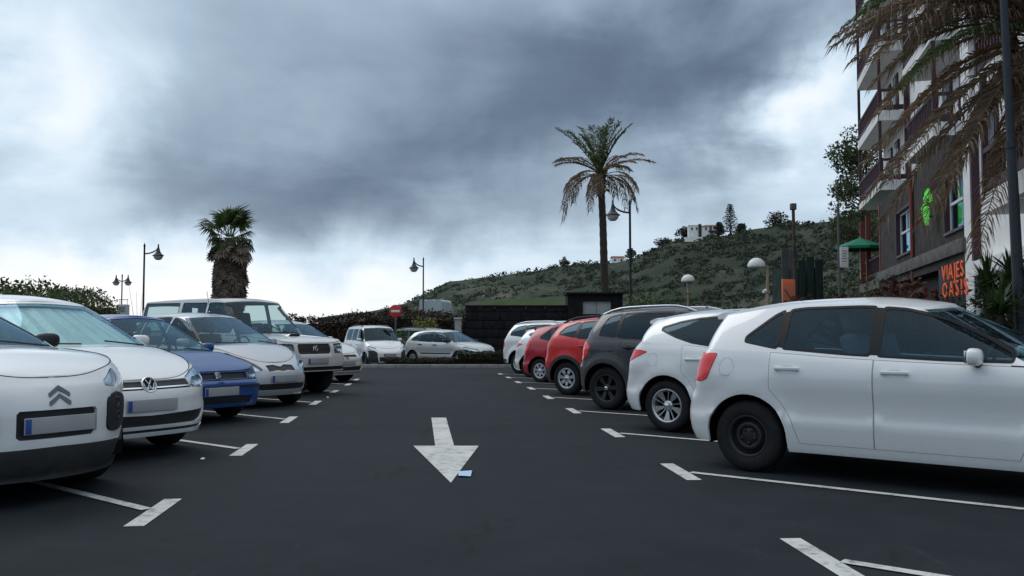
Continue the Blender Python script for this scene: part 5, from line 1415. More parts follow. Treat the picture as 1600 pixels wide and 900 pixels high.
def bush(name, label, x, y, rad, h, mat, n=1500, leaf=.08, cat='bush', seed=1, z=None, group=None, lumps=7):
    rng = np.random.default_rng(seed); root = empty(name, (x, y, ground_z(y) if z is None else z)); pts = []
    cs = [(rng.uniform(-.55, .55) * rad, rng.uniform(-.55, .55) * rad, rng.uniform(.35, .78) * h, rng.uniform(.35, .6)) for _ in range(lumps)]
    for k in range(n):
        c = cs[k % lumps]; d = rng.normal(size=3); d /= np.linalg.norm(d); rr = rng.uniform(.45, 1.08) ** .6
        pts.append((c[0] + d[0] * c[3] * rad * rr, c[1] + d[1] * c[3] * rad * rr, max(.03, c[2] + d[2] * c[3] * h * .62 * rr)))
    f = leaf_mesh('foliage', pts, leaf, mat, root, rng=rng); f['kind'] = 'stuff'
    st = MB()
    for c in cs: st.tube([(c[0] * .15, c[1] * .15, -.05), (c[0] * .6, c[1] * .6, c[2] * .55), (c[0], c[1], c[2])], [.035, .022, .01], 5)
    st.build('stems', M['bark'], root); tag(root, label, cat, group); return root
def tree(name, label, x, y, z, h, crown_r, trunk_r, mat, n=2500, leaf=.12, seed=1, cat='tree', crown_h=None, base=.35, sparse=1.0, group=None, lumps=12):
    rng = np.random.default_rng(seed); root = empty(name, (x, y, z)); ch = crown_h or h * (1 - base)
    t = MB(); lean = rng.uniform(-.04, .04, 2) * h
    t.tube([(0, 0, -.3), (lean[0] * .3, lean[1] * .3, h * .3), (lean[0], lean[1], h * .75), (lean[0], lean[1], h * .95)], [trunk_r, trunk_r * .8, trunk_r * .4, trunk_r * .12], 8)
    cs = []
    for k in range(lumps):
        a = rng.uniform(0, 2 * math.pi); zz = h - ch + ch * rng.uniform(.1, .95); rr = crown_r * math.sin(math.pi * (.15 + .8 * (zz - h + ch) / ch)) * rng.uniform(.25, .8)
        c = Vector((math.cos(a) * rr, math.sin(a) * rr, zz)); cs.append(c); s = zz - rr * .7
        t.tube([(lean[0] * .6, lean[1] * .6, max(s, h * .2)), tuple((c + Vector((0, 0, max(s, h * .2)))) * .5), tuple(c)], [trunk_r * .35, trunk_r * .2, trunk_r * .06], 5)
    t.build('trunk', M['bark'], root)
    pts = []
    for k in range(n):
        c = cs[k % lumps]; d = rng.normal(size=3); d /= np.linalg.norm(d); rr = rng.uniform(.1, 1.0) ** .45 * crown_r * .42 * sparse
        pts.append((c.x + d[0] * rr, c.y + d[1] * rr, c.z + d[2] * rr * .75))
    f = leaf_mesh('crown', pts, leaf, mat, root, rng=rng); f['kind'] = 'stuff'; tag(root, label, cat, group); return root

# ------------------------------------------------------------------ the hill across the road
RIDGE = [(500, 497, 760), (560, 489, 720), (620, 478, 680), (660, 463, 640), (700, 441, 600), (760, 433, 560), (830, 425, 520), (880, 416, 490), (930, 413, 470), (965, 410, 455), (1000, 401, 430), (1030, 386, 400),
         (1060, 373, 380), (1100, 371, 365), (1140, 367, 350), (1180, 358, 330), (1215, 353, 310), (1260, 351, 280), (1300, 346, 250), (1345, 336, 220), (1400, 322, 205), (1500, 300, 185), (1650, 270, 165), (1900, 230, 150), (2300, 200, 140)]
def hill_point(px, v):
    """v 0 foot .. 1 ridge .. 1.6 far side"""
    xs = [r[0] for r in RIDGE]; py = np.interp(px, xs, [r[1] for r in RIDGE]); D = np.interp(px, xs, [r[2] for r in RIDGE])
    top = at(px, py, D); foot = np.interp(px, xs, np.linspace(190, 78, len(xs))); fp = at(px, 520, foot)
    if v <= 1:
        p = Vector((fp.x + (top.x - fp.x) * v, fp.y + (top.y - fp.y) * v, 0)); prof = .62 * v + .38 * v ** 2.2
        z = -.5 + (top.z + .5) * prof
        n1 = noise.fractal(Vector((p.x * .014, p.y * .014, 3)), 1.0, 2.0, 5); n2 = noise.fractal(Vector((p.x * .05, p.y * .05, 9)), 1.0, 2.0, 4)
        z += (n1 * 5.0 * (D / 400) + n2 * 1.6) * math.sin(math.pi * min(v, .97)) ** .8 * (.4 + .6 * v)
        # old terraces
        z += .8 * math.sin(z * 1.1) * math.sin(math.pi * v) * .8
        return Vector((p.x, p.y, z))
    k = v - 1; return Vector((top.x * (1 + .5 * k), top.y * (1 + .5 * k), top.z * (1 - .55 * k)))
def hill_mat():
    m, t, b = new_mat('hillside'); oc = t.node('ShaderNodeTexCoord').outputs['Object']
    n1 = t.noise(oc, .02, 7, .65, .6); n2 = t.noise(oc, .16, 6, .7, .4); n3 = t.noise(oc, 1.2, 4, .7)
    c = t.ramp(n1, [(.34, (.024, .036, .024)), (.50, (.042, .058, .039)), (.60, (.074, .084, .062)), (.72, (.12, .115, .095))])
    c = t.mix(t.ramp(n2, [(.45, 0.0), (.62, .8)]), c, (.030, .044, .034)); c = t.mix(t.math('MULTIPLY', t.ramp(n3, [(.5, 0.0), (.7, 1.0)]), .4), c, (.10, .098, .06))
    at_ = t.node('ShaderNodeVertexColor'); at_.layer_name = 'field'
    sc = t.node('ShaderNodeSeparateColor'); t.l.new(at_.outputs[0], sc.inputs[0])
    c = t.mix(sc.outputs[0], c, t.ramp(n2, [(.3, (.036, .058, .024)), (.7, (.060, .086, .036))]))
    c = t.mix(sc.outputs[1], c, t.ramp(n2, [(.3, (.10, .095, .085)), (.7, (.20, .18, .15))]))
    t.l.new(c, b.inputs['Base Color']); b.inputs['Roughness'].default_value = .95; b.inputs['Specular IOR Level'].default_value = .1
    t.l.new(t.bump(n3, .6, .8), b.inputs['Normal']); return m
def build_hill():
    pxs = np.arange(500, 2300, 7.0); vs = list(np.linspace(0, 1, 64)) + [1.1, 1.3, 1.6]
    V = []; C = []
    for px in pxs:
        for v in vs:
            p = hill_point(px, v); V.append(p)
            fld = max(0.0, min(1.0, 1.3 - (((px - 812) / 75) ** 2 + ((v - .42) / .075) ** 2)))
            rock = max(0.0, 1 - (((px - 775) / 45) ** 2 + ((v - .66) / .13) ** 2)) if px < 850 else max(0.0, 1 - (((px - 1110) / 60) ** 2 + ((v - .60) / .05) ** 2)) * .6
            C.append((fld, min(1, rock * 1.4 * (.5 + noise.noise(p * .09))), 0, 1))
    n = len(vs); F = [(i * n + j, (i + 1) * n + j, (i + 1) * n + j + 1, i * n + j + 1) for i in range(len(pxs) - 1) for j in range(n - 1)]
    o = mesh_obj('hill', V, F, hill_mat(), smooth=True)
    ca = o.data.color_attributes.new('field', 'FLOAT_COLOR', 'POINT'); ca.data.foreach_set('color', np.array([max(0, x) if k < 3 else x for c in C for k, x in enumerate(c)], dtype=np.float32))
    struct(o)
    # scrub: leafy clumps all over the slope
    rng = np.random.default_rng(5); pts = []; sizes = []
    for k in range(9500):
        px = rng.uniform(600, 1700) if k % 3 else rng.uniform(900, 1400); v = rng.uniform(.02, 1.0) ** .8
        if 735 < px < 890 and .28 < v < .53 and rng.random() < .93: continue
        if noise.noise(Vector((px * .018, v * 9, 1))) < -.25: continue
        p = hill_point(px, v); rad = rng.uniform(.35, 1.0) ** 2 * 1.45 * (1.0 + .4 * (v > .97)) * (.55 + p.y / 500)
        m = 22
        d = rng.normal(size=(m, 3)); d /= np.linalg.norm(d, axis=1, keepdims=True); d[:, 2] = np.abs(d[:, 2]) * .9 + .05
        q = np.array(p) + d * rad * rng.uniform(.5, 1.0, (m, 1)); pts.append(q); sizes.append(np.full(m, rad * .46))
    pts = np.concatenate(pts); sizes = np.concatenate(sizes)[:, None]
    o = leaf_mesh('hill_scrub', pts, sizes, M['scrub'], None, aspect=.8, up=.5, rng=rng)
    tag(o, 'low scrub covering the hillside above the car park', 'scrub', kind='stuff')
build_hill()
def hill_top(px, v=1.0): return hill_point(px, v)
# house on the ridge
def ridge_house():
    b = at(1100, 371, 362); k = ratio(362); root = empty('hill_house', (b.x, b.y, b.z - .4), R(-8))
    def box(n, m, x0, x1, y0, y1, z0, z1, par=None): return MB().box(((x0 + x1) / 2, (y0 + y1) / 2, (z0 + z1) / 2), (x1 - x0, y1 - y0, z1 - z0)).build(n, M[m], par or root)
    w1 = box('wall', 'white_wall', -6.2, -2.2, 0, 8, 0, 5.4); w2 = box('wall', 'white_wall', -1.0, 6.2, -.4, 8, 0, 5.0); box('stair_tower', 'stone_dark', -2.2, -1.0, -.7, 6, 0, 5.9)
    r = MB(); r.add([(-1.2, -.8, 5.0), (6.5, -.8, 5.0), (6.5, 8.4, 5.0), (-1.2, 8.4, 5.0), (.8, 3.8, 6.0), (4.6, 3.8, 6.0)], [(0, 1, 5, 4), (1, 2, 5), (2, 3, 4, 5), (3, 0, 4)]); r.build('roof', M['house_roof'], root)
    MB().box((-4.2, 4, 5.5), (4.3, 8.3, .25)).build('parapet', M['white_wall'], root)
    for (x, z, w_, h_) in ((-5.2, 3.6, .8, 1.0), (-3.3, 3.6, .8, 1.0), (.4, 3.4, .8, 1.3), (2.2, 3.3, 1.0, 1.6), (4.6, 3.4, 1.2, 1.4), (2.4, .9, 1.4, 1.9), (5.0, .9, 1.0, 1.4)):
        y = -.43 if x > -1 else -.03
        wv = box('window', 'pane_dark', x, x + w_, y, y + .05, z, z + h_); box('sill', 'sash_white', x - .1, x + w_ + .1, y - .12, y + .02, z - .12, z, wv)
    box('terrace_wall', 'white_wall', -8, 12, -3.2, -2.8, -1.6, .3); box('balcony', 'wood_purple', 1.8, 5.9, -1.3, -.45, 2.5, 3.2)
    tag(root, 'white two-storey house with red roof on the hill crest', 'house')
ridge_house()
def conifer():
    b = hill_top(1141); D = b.y; root = empty('norfolk_pine', (b.x, b.y, b.z - .5)); H = 13.5
    MB().tube([(0, 0, 0), (0, 0, H * .6), (0, 0, H)], [.3, .18, .03], 7).build('trunk', M['bark'], root)
    rng = np.random.default_rng(4); pts = []
    for i in range(15):
        z = H * (.16 + .82 * i / 15); L = (1 - i / 16) ** .85 * 3.9 + .25
        for a in range(7):
            an = a * 2 * math.pi / 7 + i * .5 + rng.uniform(-.15, .15)
            for s in np.linspace(.15, 1, 13): pts.append((math.cos(an) * L * s, math.sin(an) * L * s, z + .35 * s * s - .3 * s + rng.normal(0, .10)))
    f = leaf_mesh('crown', pts, .62, M['leaf_dark'], root, aspect=.5, rng=rng); f['kind'] = 'stuff'; tag(root, 'tall tiered conifer beside the white hill house', 'tree')
conifer()
for i, (px, hh, rr, lab) in enumerate([(1068, 6.5, 3.4, 'rounded dark tree on the far side of the hill house'), (1124, 6.0, 2.8, 'small tree between the hill house and the tiered conifer'), (1035, 4.0, 5.0, 'low spreading tree on the brow below the hill house'),
                                     (1212, 4.5, 6.0, 'broad dark tree crowning the bare brow uphill of the conifer'), (1160, 3.4, 3.2, 'squat tree at the foot of the tiered conifer'), (882, 5.0, 3.4, 'lone rounded tree on the middle of the long ridge'), (985, 5.5, 3.4, 'flat-topped tree beside the far white cottage')]):
    p = hill_top(px); tree('ridge_tree', lab, p.x, p.y, p.z - .8, hh, rr, .22, M['leaf_dark'], 900, .75, 20 + i, base=.15)
def cottage(px, py, D, w, h, label):
    p = at(px, py, D); root = empty('hill_cottage', (p.x, p.y, p.z), 0)
    MB().box((0, 3, h / 2), (w, 6, h)).build('wall', M['white_wall'], root)
    MB().add([(-w / 2 - .3, -.3, h), (w / 2 + .3, -.3, h), (w / 2 + .3, 6.3, h), (-w / 2 - .3, 6.3, h), (-w / 2, 3, h + 1), (w / 2, 3, h + 1)], [(0, 1, 5, 4), (2, 3, 4, 5), (0, 4, 3), (1, 2, 5)]).build('roof', M['house_roof'], root)
    for x in (-w * .25, w * .25): MB().box((x, -.02, h * .55), (.9, .06, 1.1)).build('window', M['pane_dark'], root)
    tag(root, label, 'house')
cottage(966, 411, 452, 6.5, 2.8, 'tiny far white cottage on the ridge behind the date palm')
def greenhouse():
    p = at(681, 476, 260); root = empty('plastic_greenhouse', (p.x, p.y, p.z - 1), R(-10))
    for k in range(3):
        prof = [(1.1 * math.cos(a) + k * 2.2, 1.6 + .8 * math.sin(a)) for a in np.linspace(0, math.pi, 9)]
        prof = [(1.1 + k * 2.2, -2)] + prof + [(-1.1 + k * 2.2, -2)]
        MB().prism(prof, -6, 6, lambda a, b, h: (a - 2.2, h, b)).build('tunnel', M['poly_sheet'], root)
    tag(root, 'pale plastic greenhouse tunnels at the foot of the hill', 'greenhouse')
greenhouse()

# ------------------------------------------------------------------ hedges and shrubs
def along(*pp): return [(at(px, 520, Y).x, Y) for px, Y in pp]
hedge('tall_hedge', 'loose green hedge behind the cars parked nose to the aisle', [(-8.6, -14), (-10.6, 6)] + along((20, 20), (90, 27), (158, 37)), lambda q: 2.26 + .024 * max(0, q.y - 20), 1.6, M['leaf_hedge'], .11, 420, seed=3, sprigs=.5)
hedge('maroon_hedge', 'long dark maroon hedge behind the white van and the no-entry sign', along((448, 52), (475, 52), (560, 50), (640, 48), (735, 47)), lambda q: 2.5 + .28 * math.exp(-((q.x + 6) / 3) ** 2), 1.8, M['leaf_maroon'], .15, 700, seed=5, sprigs=.4)
hedge('low_hedge', 'low dark hedge on the kerbed island before the silver five-door car', along((604, 35.6), (690, 35.4), (800, 35.0)), lambda q: .26 + .28 * (q.x > -2.2), .9, M['leaf_dark'], .07, 900, seed=7, sprigs=.4, z0=.1)
bush('yellow_green_bush', 'yellow-green bush beside the no-entry sign', at(657, 520, 43.5).x, 43.5, .95, 2.25, M['leaf_yellowish'], 1300, .11, seed=4)
bush('leafy_bush', 'dark leafy bush between the no-entry sign and the white van', at(622, 520, 42).x, 42, 1.2, 1.65, M['leaf_green'], 1500, .09, seed=14)
hedge('red_leaf_hedge', 'red-leaved shrub border behind the cars parked on the planting side', along((1240, 24), (1290, 21.5), (1370, 19.5), (1452, 17)), lambda q: 1.98 + .12 * math.sin(q.y * 2.2), 1.1, M['leaf_red'], .11, 520, seed=9, sprigs=.6)
bush('garden_bush', 'bright leafy shrub rising behind the raised black hatchback', at(1022, 520, 31).x, 31, 1.5, 2.7, M['leaf_green'], 2600, .11, seed=21, cat='shrub')
bush('garden_bush', 'green shrub under the parasol terrace of the hotel', at(1375, 520, 24).x, 24, 1.5, 2.75, M['leaf_hedge'], 2600, .10, seed=22, cat='shrub')
bush('garden_bush', 'dark shrub between the orange board and the notice pole', at(1290, 520, 26).x, 26, 1.3, 2.35, M['leaf_dark'], 2200, .10, seed=23, cat='shrub')
bush('garden_bush', 'dull olive shrub between the two white globe lamps', at(1135, 520, 34).x, 34, 1.7, 2.35, M['leaf_hedge'], 2200, .12, seed=24, cat='shrub')
tree('slender_tree', 'slender leafy tree at the corner of the hotel', at(1341, 520, 56).x, 56, ground_z(56), 15.5, 2.3, .20, M['leaf_hedge'], 6500, .20, 31, base=.42, sparse=1.0, lumps=26)
def dry_stalks():
    p = at(218, 480, 40); root = empty('dry_stalks', (p.x, 40, ground_z(40)))
    for k, (a, b) in enumerate(((-.55, 3.6), (-.2, 3.3), (.06, 3.2))):
        MB().tube([(0, 0, 0), (a * .35, 0, b * .5), (a, .1, b)], [.025, .014, .004], 5).build('stalk', M['bark'], root)
    tag(root, 'thin dry bare stalks beside the single lamp post', 'plant')
dry_stalks()
def yucca(x, y, h, n, L, label, seed):
    rng = np.random.default_rng(seed); root = empty('yucca', (x, y, ground_z(y)))
    MB().tube([(0, 0, -.05), (.03, 0, h * .5), (0, .02, h)], [.11, .09, .07], 8).build('trunk', M['palm_bark'], root)
    mb = MB()
    for i in range(n):
        a = rng.uniform(0, 2 * math.pi); e = R(rng.uniform(-35, 80)); l = L * rng.uniform(.75, 1.1); d = Vector((math.cos(a) * math.cos(e), math.sin(a) * math.cos(e), math.sin(e)))
        s = d.cross(Vector((0, 0, 1))); s = s.normalized() if s.length > .05 else Vector((1, 0, 0)); w = .022
        p0 = Vector((0, 0, h + rng.uniform(-.25, .12))); p1 = p0 + d * l * .5; p2 = p0 + d * l + Vector((0, 0, -.10 * l * math.cos(e)))
        mb.add([p0 - s * w * .6, p0 + s * w * .6, p1 + s * w, p2, p1 - s * w], [(0, 1, 2, 4), (4, 2, 3)])
    f = mb.build('leaf_rosette', M['leaf_yucca'], root); f['kind'] = 'stuff'; tag(root, label, 'yucca', 'yuccas below the hotel'); return root
bush('garden_bush', 'dark low shrub filling the bed under the yuccas', at(1560, 520, 14.2).x, 14.2, 1.5, 1.65, M['leaf_dark'], 2600, .09, seed=25, cat='shrub')
bush('garden_bush', 'dark shrub beneath the orange lettering of the hotel', at(1490, 520, 16.5).x, 16.5, 1.4, 1.85, M['leaf_dark'], 2600, .09, seed=26, cat='shrub')
for (px, py, Y, n, L, lab, sd) in ((1544, 446, 13.5, 150, .50, 'spiky yucca in front of the orange lettering', 1), (1580, 436, 13.2, 170, .52, 'bushy yucca before the hotel ground floor, nearest the iron lamp column', 2), (1618, 448, 12.6, 150, .6, 'spiky yucca beyond the iron lamp column', 3),
                                   (1562, 486, 12.4, 130, .5, 'low yucca growing under the two taller ones', 4)):
    p = at(px, py, Y); yucca(p.x, Y, p.z, n, L, lab, sd)
# ------------------------------------------------------------------ palms
def frond_mesh(name, p0, p1, p2, n=34, leaf=.42, mat='frond_dry', parent=None, droop=.35, rng=RNG, width=.030, bare=.16, stem=.020, side0=None):
    """feather frond along a bent rib (quadratic curve p0-p1-p2): rib tube plus pinnae on both sides"""
    p0, p1, p2 = Vector(p0), Vector(p1), Vector(p2); mb = MB()
    B = lambda t: p0 * (1 - t) ** 2 + p1 * (2 * t * (1 - t)) + p2 * t * t
    D = lambda t: ((p1 - p0) * (1 - t) + (p2 - p1) * t).normalized()
    mb.tube([B(t) for t in np.linspace(0, 1, 9)], [stem * (1 - .8 * t) for t in np.linspace(0, 1, 9)], 5)
    for i in range(n):
        t = bare + (1 - bare) * (i + rng.uniform(-.3, .3)) / n; t = min(max(t, 0), 1)
        p, d = B(t), D(t); side = d.cross(Vector((0, 0, 1)))
        if side.length < .12: side = side0.copy() if side0 else Vector((1, 0, 0))
        side.normalize(); upv = side.cross(d)
        l = leaf * (.55 + .75 * math.sin(math.pi * (.12 + .80 * (t - bare) / (1 - bare)))) * rng.uniform(.8, 1.15)
        for sg in (-1, 1):
            v = (side * sg * rng.uniform(.65, 1.0) + d * rng.uniform(.55, 1.0) + upv * rng.uniform(.0, .35)).normalized()
            q1 = p + v * l * .55; q2 = p + v * l + Vector((0, 0, -1)) * l * (droop * rng.uniform(.6, 1.4))
            w = v.cross(Vector((rng.normal(), rng.normal(), rng.normal() * .5))).normalized() * width * .5
            mb.add([p - w * .5, p + w * .5, q1 + w, q2, q1 - w], [(0, 1, 2, 4), (4, 2, 3)])
    return mb.build(name, M[mat], parent)
def date_palm_far():
    Y = 50.0; k = ratio(Y); base = at(947, 470, Y); cr = at(938, 272, Y); rng = np.random.default_rng(8)
    root = empty('date_palm', (base.x, Y, ground_z(Y))); c = cr - root.location
    H = c.z; pts = [(0, 0, -.2), (-.02, 0, H * .25), (-.10, 0, H * .5), (-.16, 0, H * .75), (c.x, 0, H)]
    tr = MB(); rr = []
    P_ = []; R_ = []
    for i in range(41):
        t = i / 40; j = t * 4; a = int(min(j, 3)); f = j - a
        q = Vector(pts[a]).lerp(Vector(pts[a + 1]), f); P_.append(q); R_.append((.24 - .06 * t) * (1 + .09 * (i % 2)) * (1.0 if t < .93 else 1.35))
    tr.tube(P_, R_, 12); tr.build('trunk', M['palm_bark'], root)
    for i in range(26):       # cut leaf bases under the crown
        a = rng.uniform(0, 2 * math.pi); z = H - rng.uniform(.05, 1.0); d = Vector((math.cos(a), math.sin(a), .9))
        MB().tube([Vector((c.x, 0, z)) + d * .18, Vector((c.x, 0, z)) + d * .42], [.06, .03], 5).build('leaf_base', M['frond_dry'], root)
    # upright green, spreading half-dry, hanging dead
    for i in range(15):
        a = i * 2.4 + rng.uniform(-.2, .2); e = R(rng.uniform(46, 84)); L = rng.uniform(2.9, 3.9)
        h = Vector((math.cos(a), math.sin(a), 0)); p1 = c + h * L * .5 * math.cos(e) + Vector((0, 0, L * .62 * math.sin(e))); p2 = c + h * L * .95 * math.cos(e) + h * .35 + Vector((0, 0, L * .86 * math.sin(e)))
        frond_mesh('frond', c, p1, p2, 40, .40, 'frond_green', root, .15, rng, .045, .14, .035)
    for i in range(13):
        a = i * 2.4 + .7 + rng.uniform(-.2, .2); e = R(rng.uniform(18, 48)); L = rng.uniform(2.5, 3.2)
        h = Vector((math.cos(a), math.sin(a), 0)); p1 = c + h * L * .55 + Vector((0, 0, L * .75 * math.sin(e))); p2 = c + h * L + Vector((0, 0, L * (math.sin(e) * .75 - .18)))
        frond_mesh('frond', c, p1, p2, 36, .34, 'frond_tip' if i % 3 else 'frond_green', root, .35, rng, .045, .25, .035)
    for i in range(16):
        a = i * 2.4 + 1.4 + rng.uniform(-.25, .25); L = rng.uniform(1.6, 2.7); dn = rng.uniform(.5, 2.7)
        h = Vector((math.cos(a), math.sin(a), 0)); q = c - Vector((0, 0, .15)); p1 = q + h * L * .80 + Vector((0, 0, rng.uniform(.2, .75))); p2 = q + h * L + Vector((0, 0, -dn))
        frond_mesh('dead_frond', q, p1, p2, 34, .32, 'frond_tip' if i % 2 else 'frond_dry', root, .75, rng, .05, .34, .032)
    tag(root, 'tall date palm with half-dry feather fronds behind the black wall', 'palm')
date_palm_far()
def fan_leaf_mesh(mat, L=.95, pet=.9, n=22, droop=.5, seed=0):
    rng = np.random.default_rng(seed); mb = MB()
    mb.tube([(0, 0, 0), (pet * .5, 0, .03), (pet, 0, 0)], [.03, .02, .012], 5)
    for i in range(n):
        a = R(-125 + 250 * i / (n - 1)); l = L * (.72 + .28 * math.cos(a * .6)) * rng.uniform(.9, 1.08)
        d = Vector((math.cos(a), math.sin(a), .05 + .05 * (i % 2))); s = Vector((-math.sin(a), math.cos(a), 0)) * .055
        p0 = Vector((pet, 0, 0)); p1 = p0 + d * l * .55; p2 = p0 + d * l * .9 + Vector((0, 0, -droop * l * rng.uniform(.5, 1.2)))
        mb.add([p0, p1 + s, p2, p1 - s], [(0, 1, 2, 3)])
    o = mb.build('fan_leaf', M[mat]); me = o.data; bpy.data.objects.remove(o); return me
def fan_palm():
    Y = 44.0; b = at(358, 470, Y); root = empty('fan_palm', (b.x, Y, ground_z(Y))); rng = np.random.default_rng(2)
    zt = at(358, 372, Y).z - root.location.z
    MB().tube([(0, 0, -.2), (0, 0, zt * .5), (.02, 0, zt)], [.38, .32, .26], 12).build('trunk', M['palm_bark'], root)
    green = [fan_leaf_mesh('frond_green', .95, .85, 24, .45, s) for s in (1, 2, 3)]
    olive = [fan_leaf_mesh('leaf_hedge', .90, .8, 22, .7, s + 9) for s in (1, 2)]
    dead = [fan_leaf_mesh('skirt', .62, .55, 15, .15, s + 20) for s in (1, 2, 3)]
    def put(nm, me, a, e, z, roll=0.0, s=1.0, r0=.12):
        o = bpy.data.objects.new(nm, me); COL.objects.link(o); o.parent = root
        o.location = (math.cos(a) * r0, math.sin(a) * r0, z); o.rotation_euler = Matrix.Rotation(a, 3, 'Z').__matmul__(Matrix.Rotation(-e, 3, 'Y')).__matmul__(Matrix.Rotation(roll, 3, 'X')).to_euler(); o.scale = (s, s, s)
    for i in range(14): put('fan_leaf', green[i % 3], i * 2.4 + rng.uniform(-.2, .2), R(rng.uniform(22, 86)), zt + .08, rng.uniform(-.6, .6), rng.uniform(.9, 1.08))
    for i in range(16): put('fan_leaf', olive[i % 2], i * 2.4 + .5, R(rng.uniform(-40, 25)), zt - .02, rng.uniform(-.5, .5), rng.uniform(.62, .85))
    # skirt of dead leaves hanging against the trunk
    for i in range(230):
        t = i / 230; z = zt - .05 - t * (zt - .4); s = (1.0 + .10 * math.sin(7 * t)) * (1 - .20 * t)
        put('dead_leaf', dead[i % 3], i * 2.39996 + rng.uniform(-.2, .2), R(rng.uniform(-86, -77) if t > .08 else rng.uniform(-70, -45)), z, rng.uniform(-.5, .5), s * rng.uniform(.8, 1.05), .36 + .22 * min(1, (1 - t) * 2))
    tag(root, 'fan palm with a thick brown skirt of dead leaves', 'palm')
fan_palm()
def near_palm():
    Y = 15.0; c0 = at(1648, 70, Y); root = empty('leaning_date_palm', (c0.x + .3, Y, ground_z(Y))); c = c0 - root.location; rng = np.random.default_rng(17)
    n = 30; P_ = [Vector((.3 * 0 + c.x * (i / n) ** 1.5, 0, c.z * i / n)) for i in range(n + 1)]
    MB().tube(P_, [.27 * (1 + .12 * (i % 2)) * (1.25 if i > n - 4 else 1) for i in range(n + 1)], 12).build('trunk', M['palm_bark'], root)
    tips = [(1308, 70, 14.2, 40, 'frond_dry'), (1322, 40, 15.2, 70, 'frond_green'), (1335, 95, 13.6, 30, 'frond_dry'), (1348, 12, 16, 90, 'frond_green'), (1340, 60, 16.4, 60, 'frond_dry'),
            (1345, 265, 14.4, -30, 'frond_dry'), (1352, 312, 15.2, -60, 'frond_dry'), (1380, 350, 14.8, -70, 'frond_dry'), (1372, 180, 14.2, 10, 'frond_tip'),
            (1440, 352, 14.2, -70, 'frond_tip'), (1470, 330, 15.2, -60, 'frond_dry'), (1408, 140, 13.4, 0, 'frond_green'), (1395, 105, 15.9, 20, 'frond_green'),
            (1482, 285, 13.6, -30, 'frond_dry'), (1525, 398, 13.9, -40, 'frond_tip'), (1548, 300, 14.8, -20, 'frond_dry'), (1500, 240, 15.3, -30, 'frond_dry'), (1400, -30, 15.5, 80, 'frond_dry'), (1450, -70, 14.2, 90, 'frond_green'),
            (1365, 130, 15.4, 10, 'frond_dry'), (1390, 215, 15.8, -20, 'frond_tip'), (1430, 60, 14.8, 30, 'frond_dry'), (1420, 20, 13.8, 50, 'frond_dry'), (1385, 290, 13.5, -50, 'frond_dry')]
    for (px, py, y, up, mt) in tips:
        tip = at(px, py, y) - root.location; mid = (c + tip) * .5 + Vector((rng.uniform(-.1, .1), 0, (90 + up * .5) * ratio(y) + .10 * abs(tip.x - c.x)))
        for j in range(2 if mt == 'frond_dry' and py < 120 else 1):
            off = Vector((rng.uniform(-.12, .12), rng.uniform(-.25, .25), rng.uniform(-.12, .12))) * j
            frond_mesh('frond', c, mid + off * .6, tip + off * 1.6, 100, .37, mt, root, .5, rng, .024, .12, .026, Vector((0, 1, 0)))
    for i in range(14):          # the rest of the crown, mostly past the frame
        a = rng.uniform(-1.3, 1.3); L = rng.uniform(2.6, 3.6); h = Vector((math.cos(a), math.sin(a), 0)); e = rng.uniform(-.5, .9)
        frond_mesh('frond', c, c + h * L * .5 + Vector((0, 0, L * (.25 + .4 * e))), c + h * L + Vector((0, 0, L * (e - .35))), 60, .36, ('frond_green', 'frond_dry')[i % 2], root, .4, rng, .018)
    tag(root, 'date palm with ragged drooping dry fronds in front of the hotel', 'palm')
near_palm()

# ------------------------------------------------------------------ lamps and poles
def bell_lamp(name, px, ytop, Y, arms, label, H=None, s=1.0, arm=.75):
    """iron post with bell-shaped lantern(s) on curved arms; arms = list of -1/+1"""
    b = at(px, 520, Y); z0 = ground_z(Y); H = at(px, ytop, Y).z - z0; root = empty(name, (b.x, Y, z0))
    MB().lathe([(0, 0), (.16, 0), (.16, .06), (.12, .10), (.10, .5), (.085, .55), (.075, .9), (.055, 1.0), (.045, H * .6), (.04, H - .05), (.05, H - .04), (.05, H + .02), (.02, H + .10), (0, H + .16)], seg=12).build('post', M['lamp_iron'], root)
    for sg in arms:
        a = MB(); L = arm * s
        a.tube([(sg * L * (1 - math.cos(t)) if False else sg * L * math.sin(t), 0, H - .38 * s + .38 * s * (1 - math.cos(t)) * 1.0) for t in np.linspace(0, math.pi / 2, 9)], [.035 * s] * 5 + [.026 * s] * 4, 7)
        a.build('arm', M['lamp_iron'], root)
        x = sg * L; z = H - .0
        hd = MB(); hd.lathe([(.0, z + .10 * s), (.035 * s, z + .05 * s), (.035 * s, z - .05 * s), (.055 * s, z - .12 * s), (.075 * s, z - .22 * s), (.12 * s, z - .33 * s), (.20 * s, z - .42 * s), (.265 * s, z - .46 * s), (.27 * s, z - .485 * s), (.22 * s, z - .48 * s)], c=(x, 0, 0), seg=18)
        ho = hd.build('lantern_hood', M['lamp_iron'], root)
        MB().lathe([(.215 * s, z - .475 * s), (.21 * s, z - .53 * s), (.17 * s, z - .62 * s), (.10 * s, z - .675 * s), (0, z - .69 * s)], c=(x, 0, 0), seg=16).build('glass_bowl', M['lamp_bowl'], ho)
    tag(root, label, 'street lamp', 'bell-shaped street lamps'); return root
bell_lamp('street_lamp', 985.5, 316, 32, [-1], 'iron street lamp with bell lantern reaching across the date palm trunk', arm=.62)
bell_lamp('street_lamp', 223, 384, 42, [1], 'iron street lamp with one bell lantern beside the fan palm', arm=.66)
bell_lamp('street_lamp', 661, 405, 54, [-1], 'iron street lamp with one bell lantern behind the maroon hedge', s=1.15, arm=.50)
bell_lamp('street_lamp', 189, 431, 62, [-1, 1], 'iron street lamp with two bell lanterns', s=1.0, arm=.42)
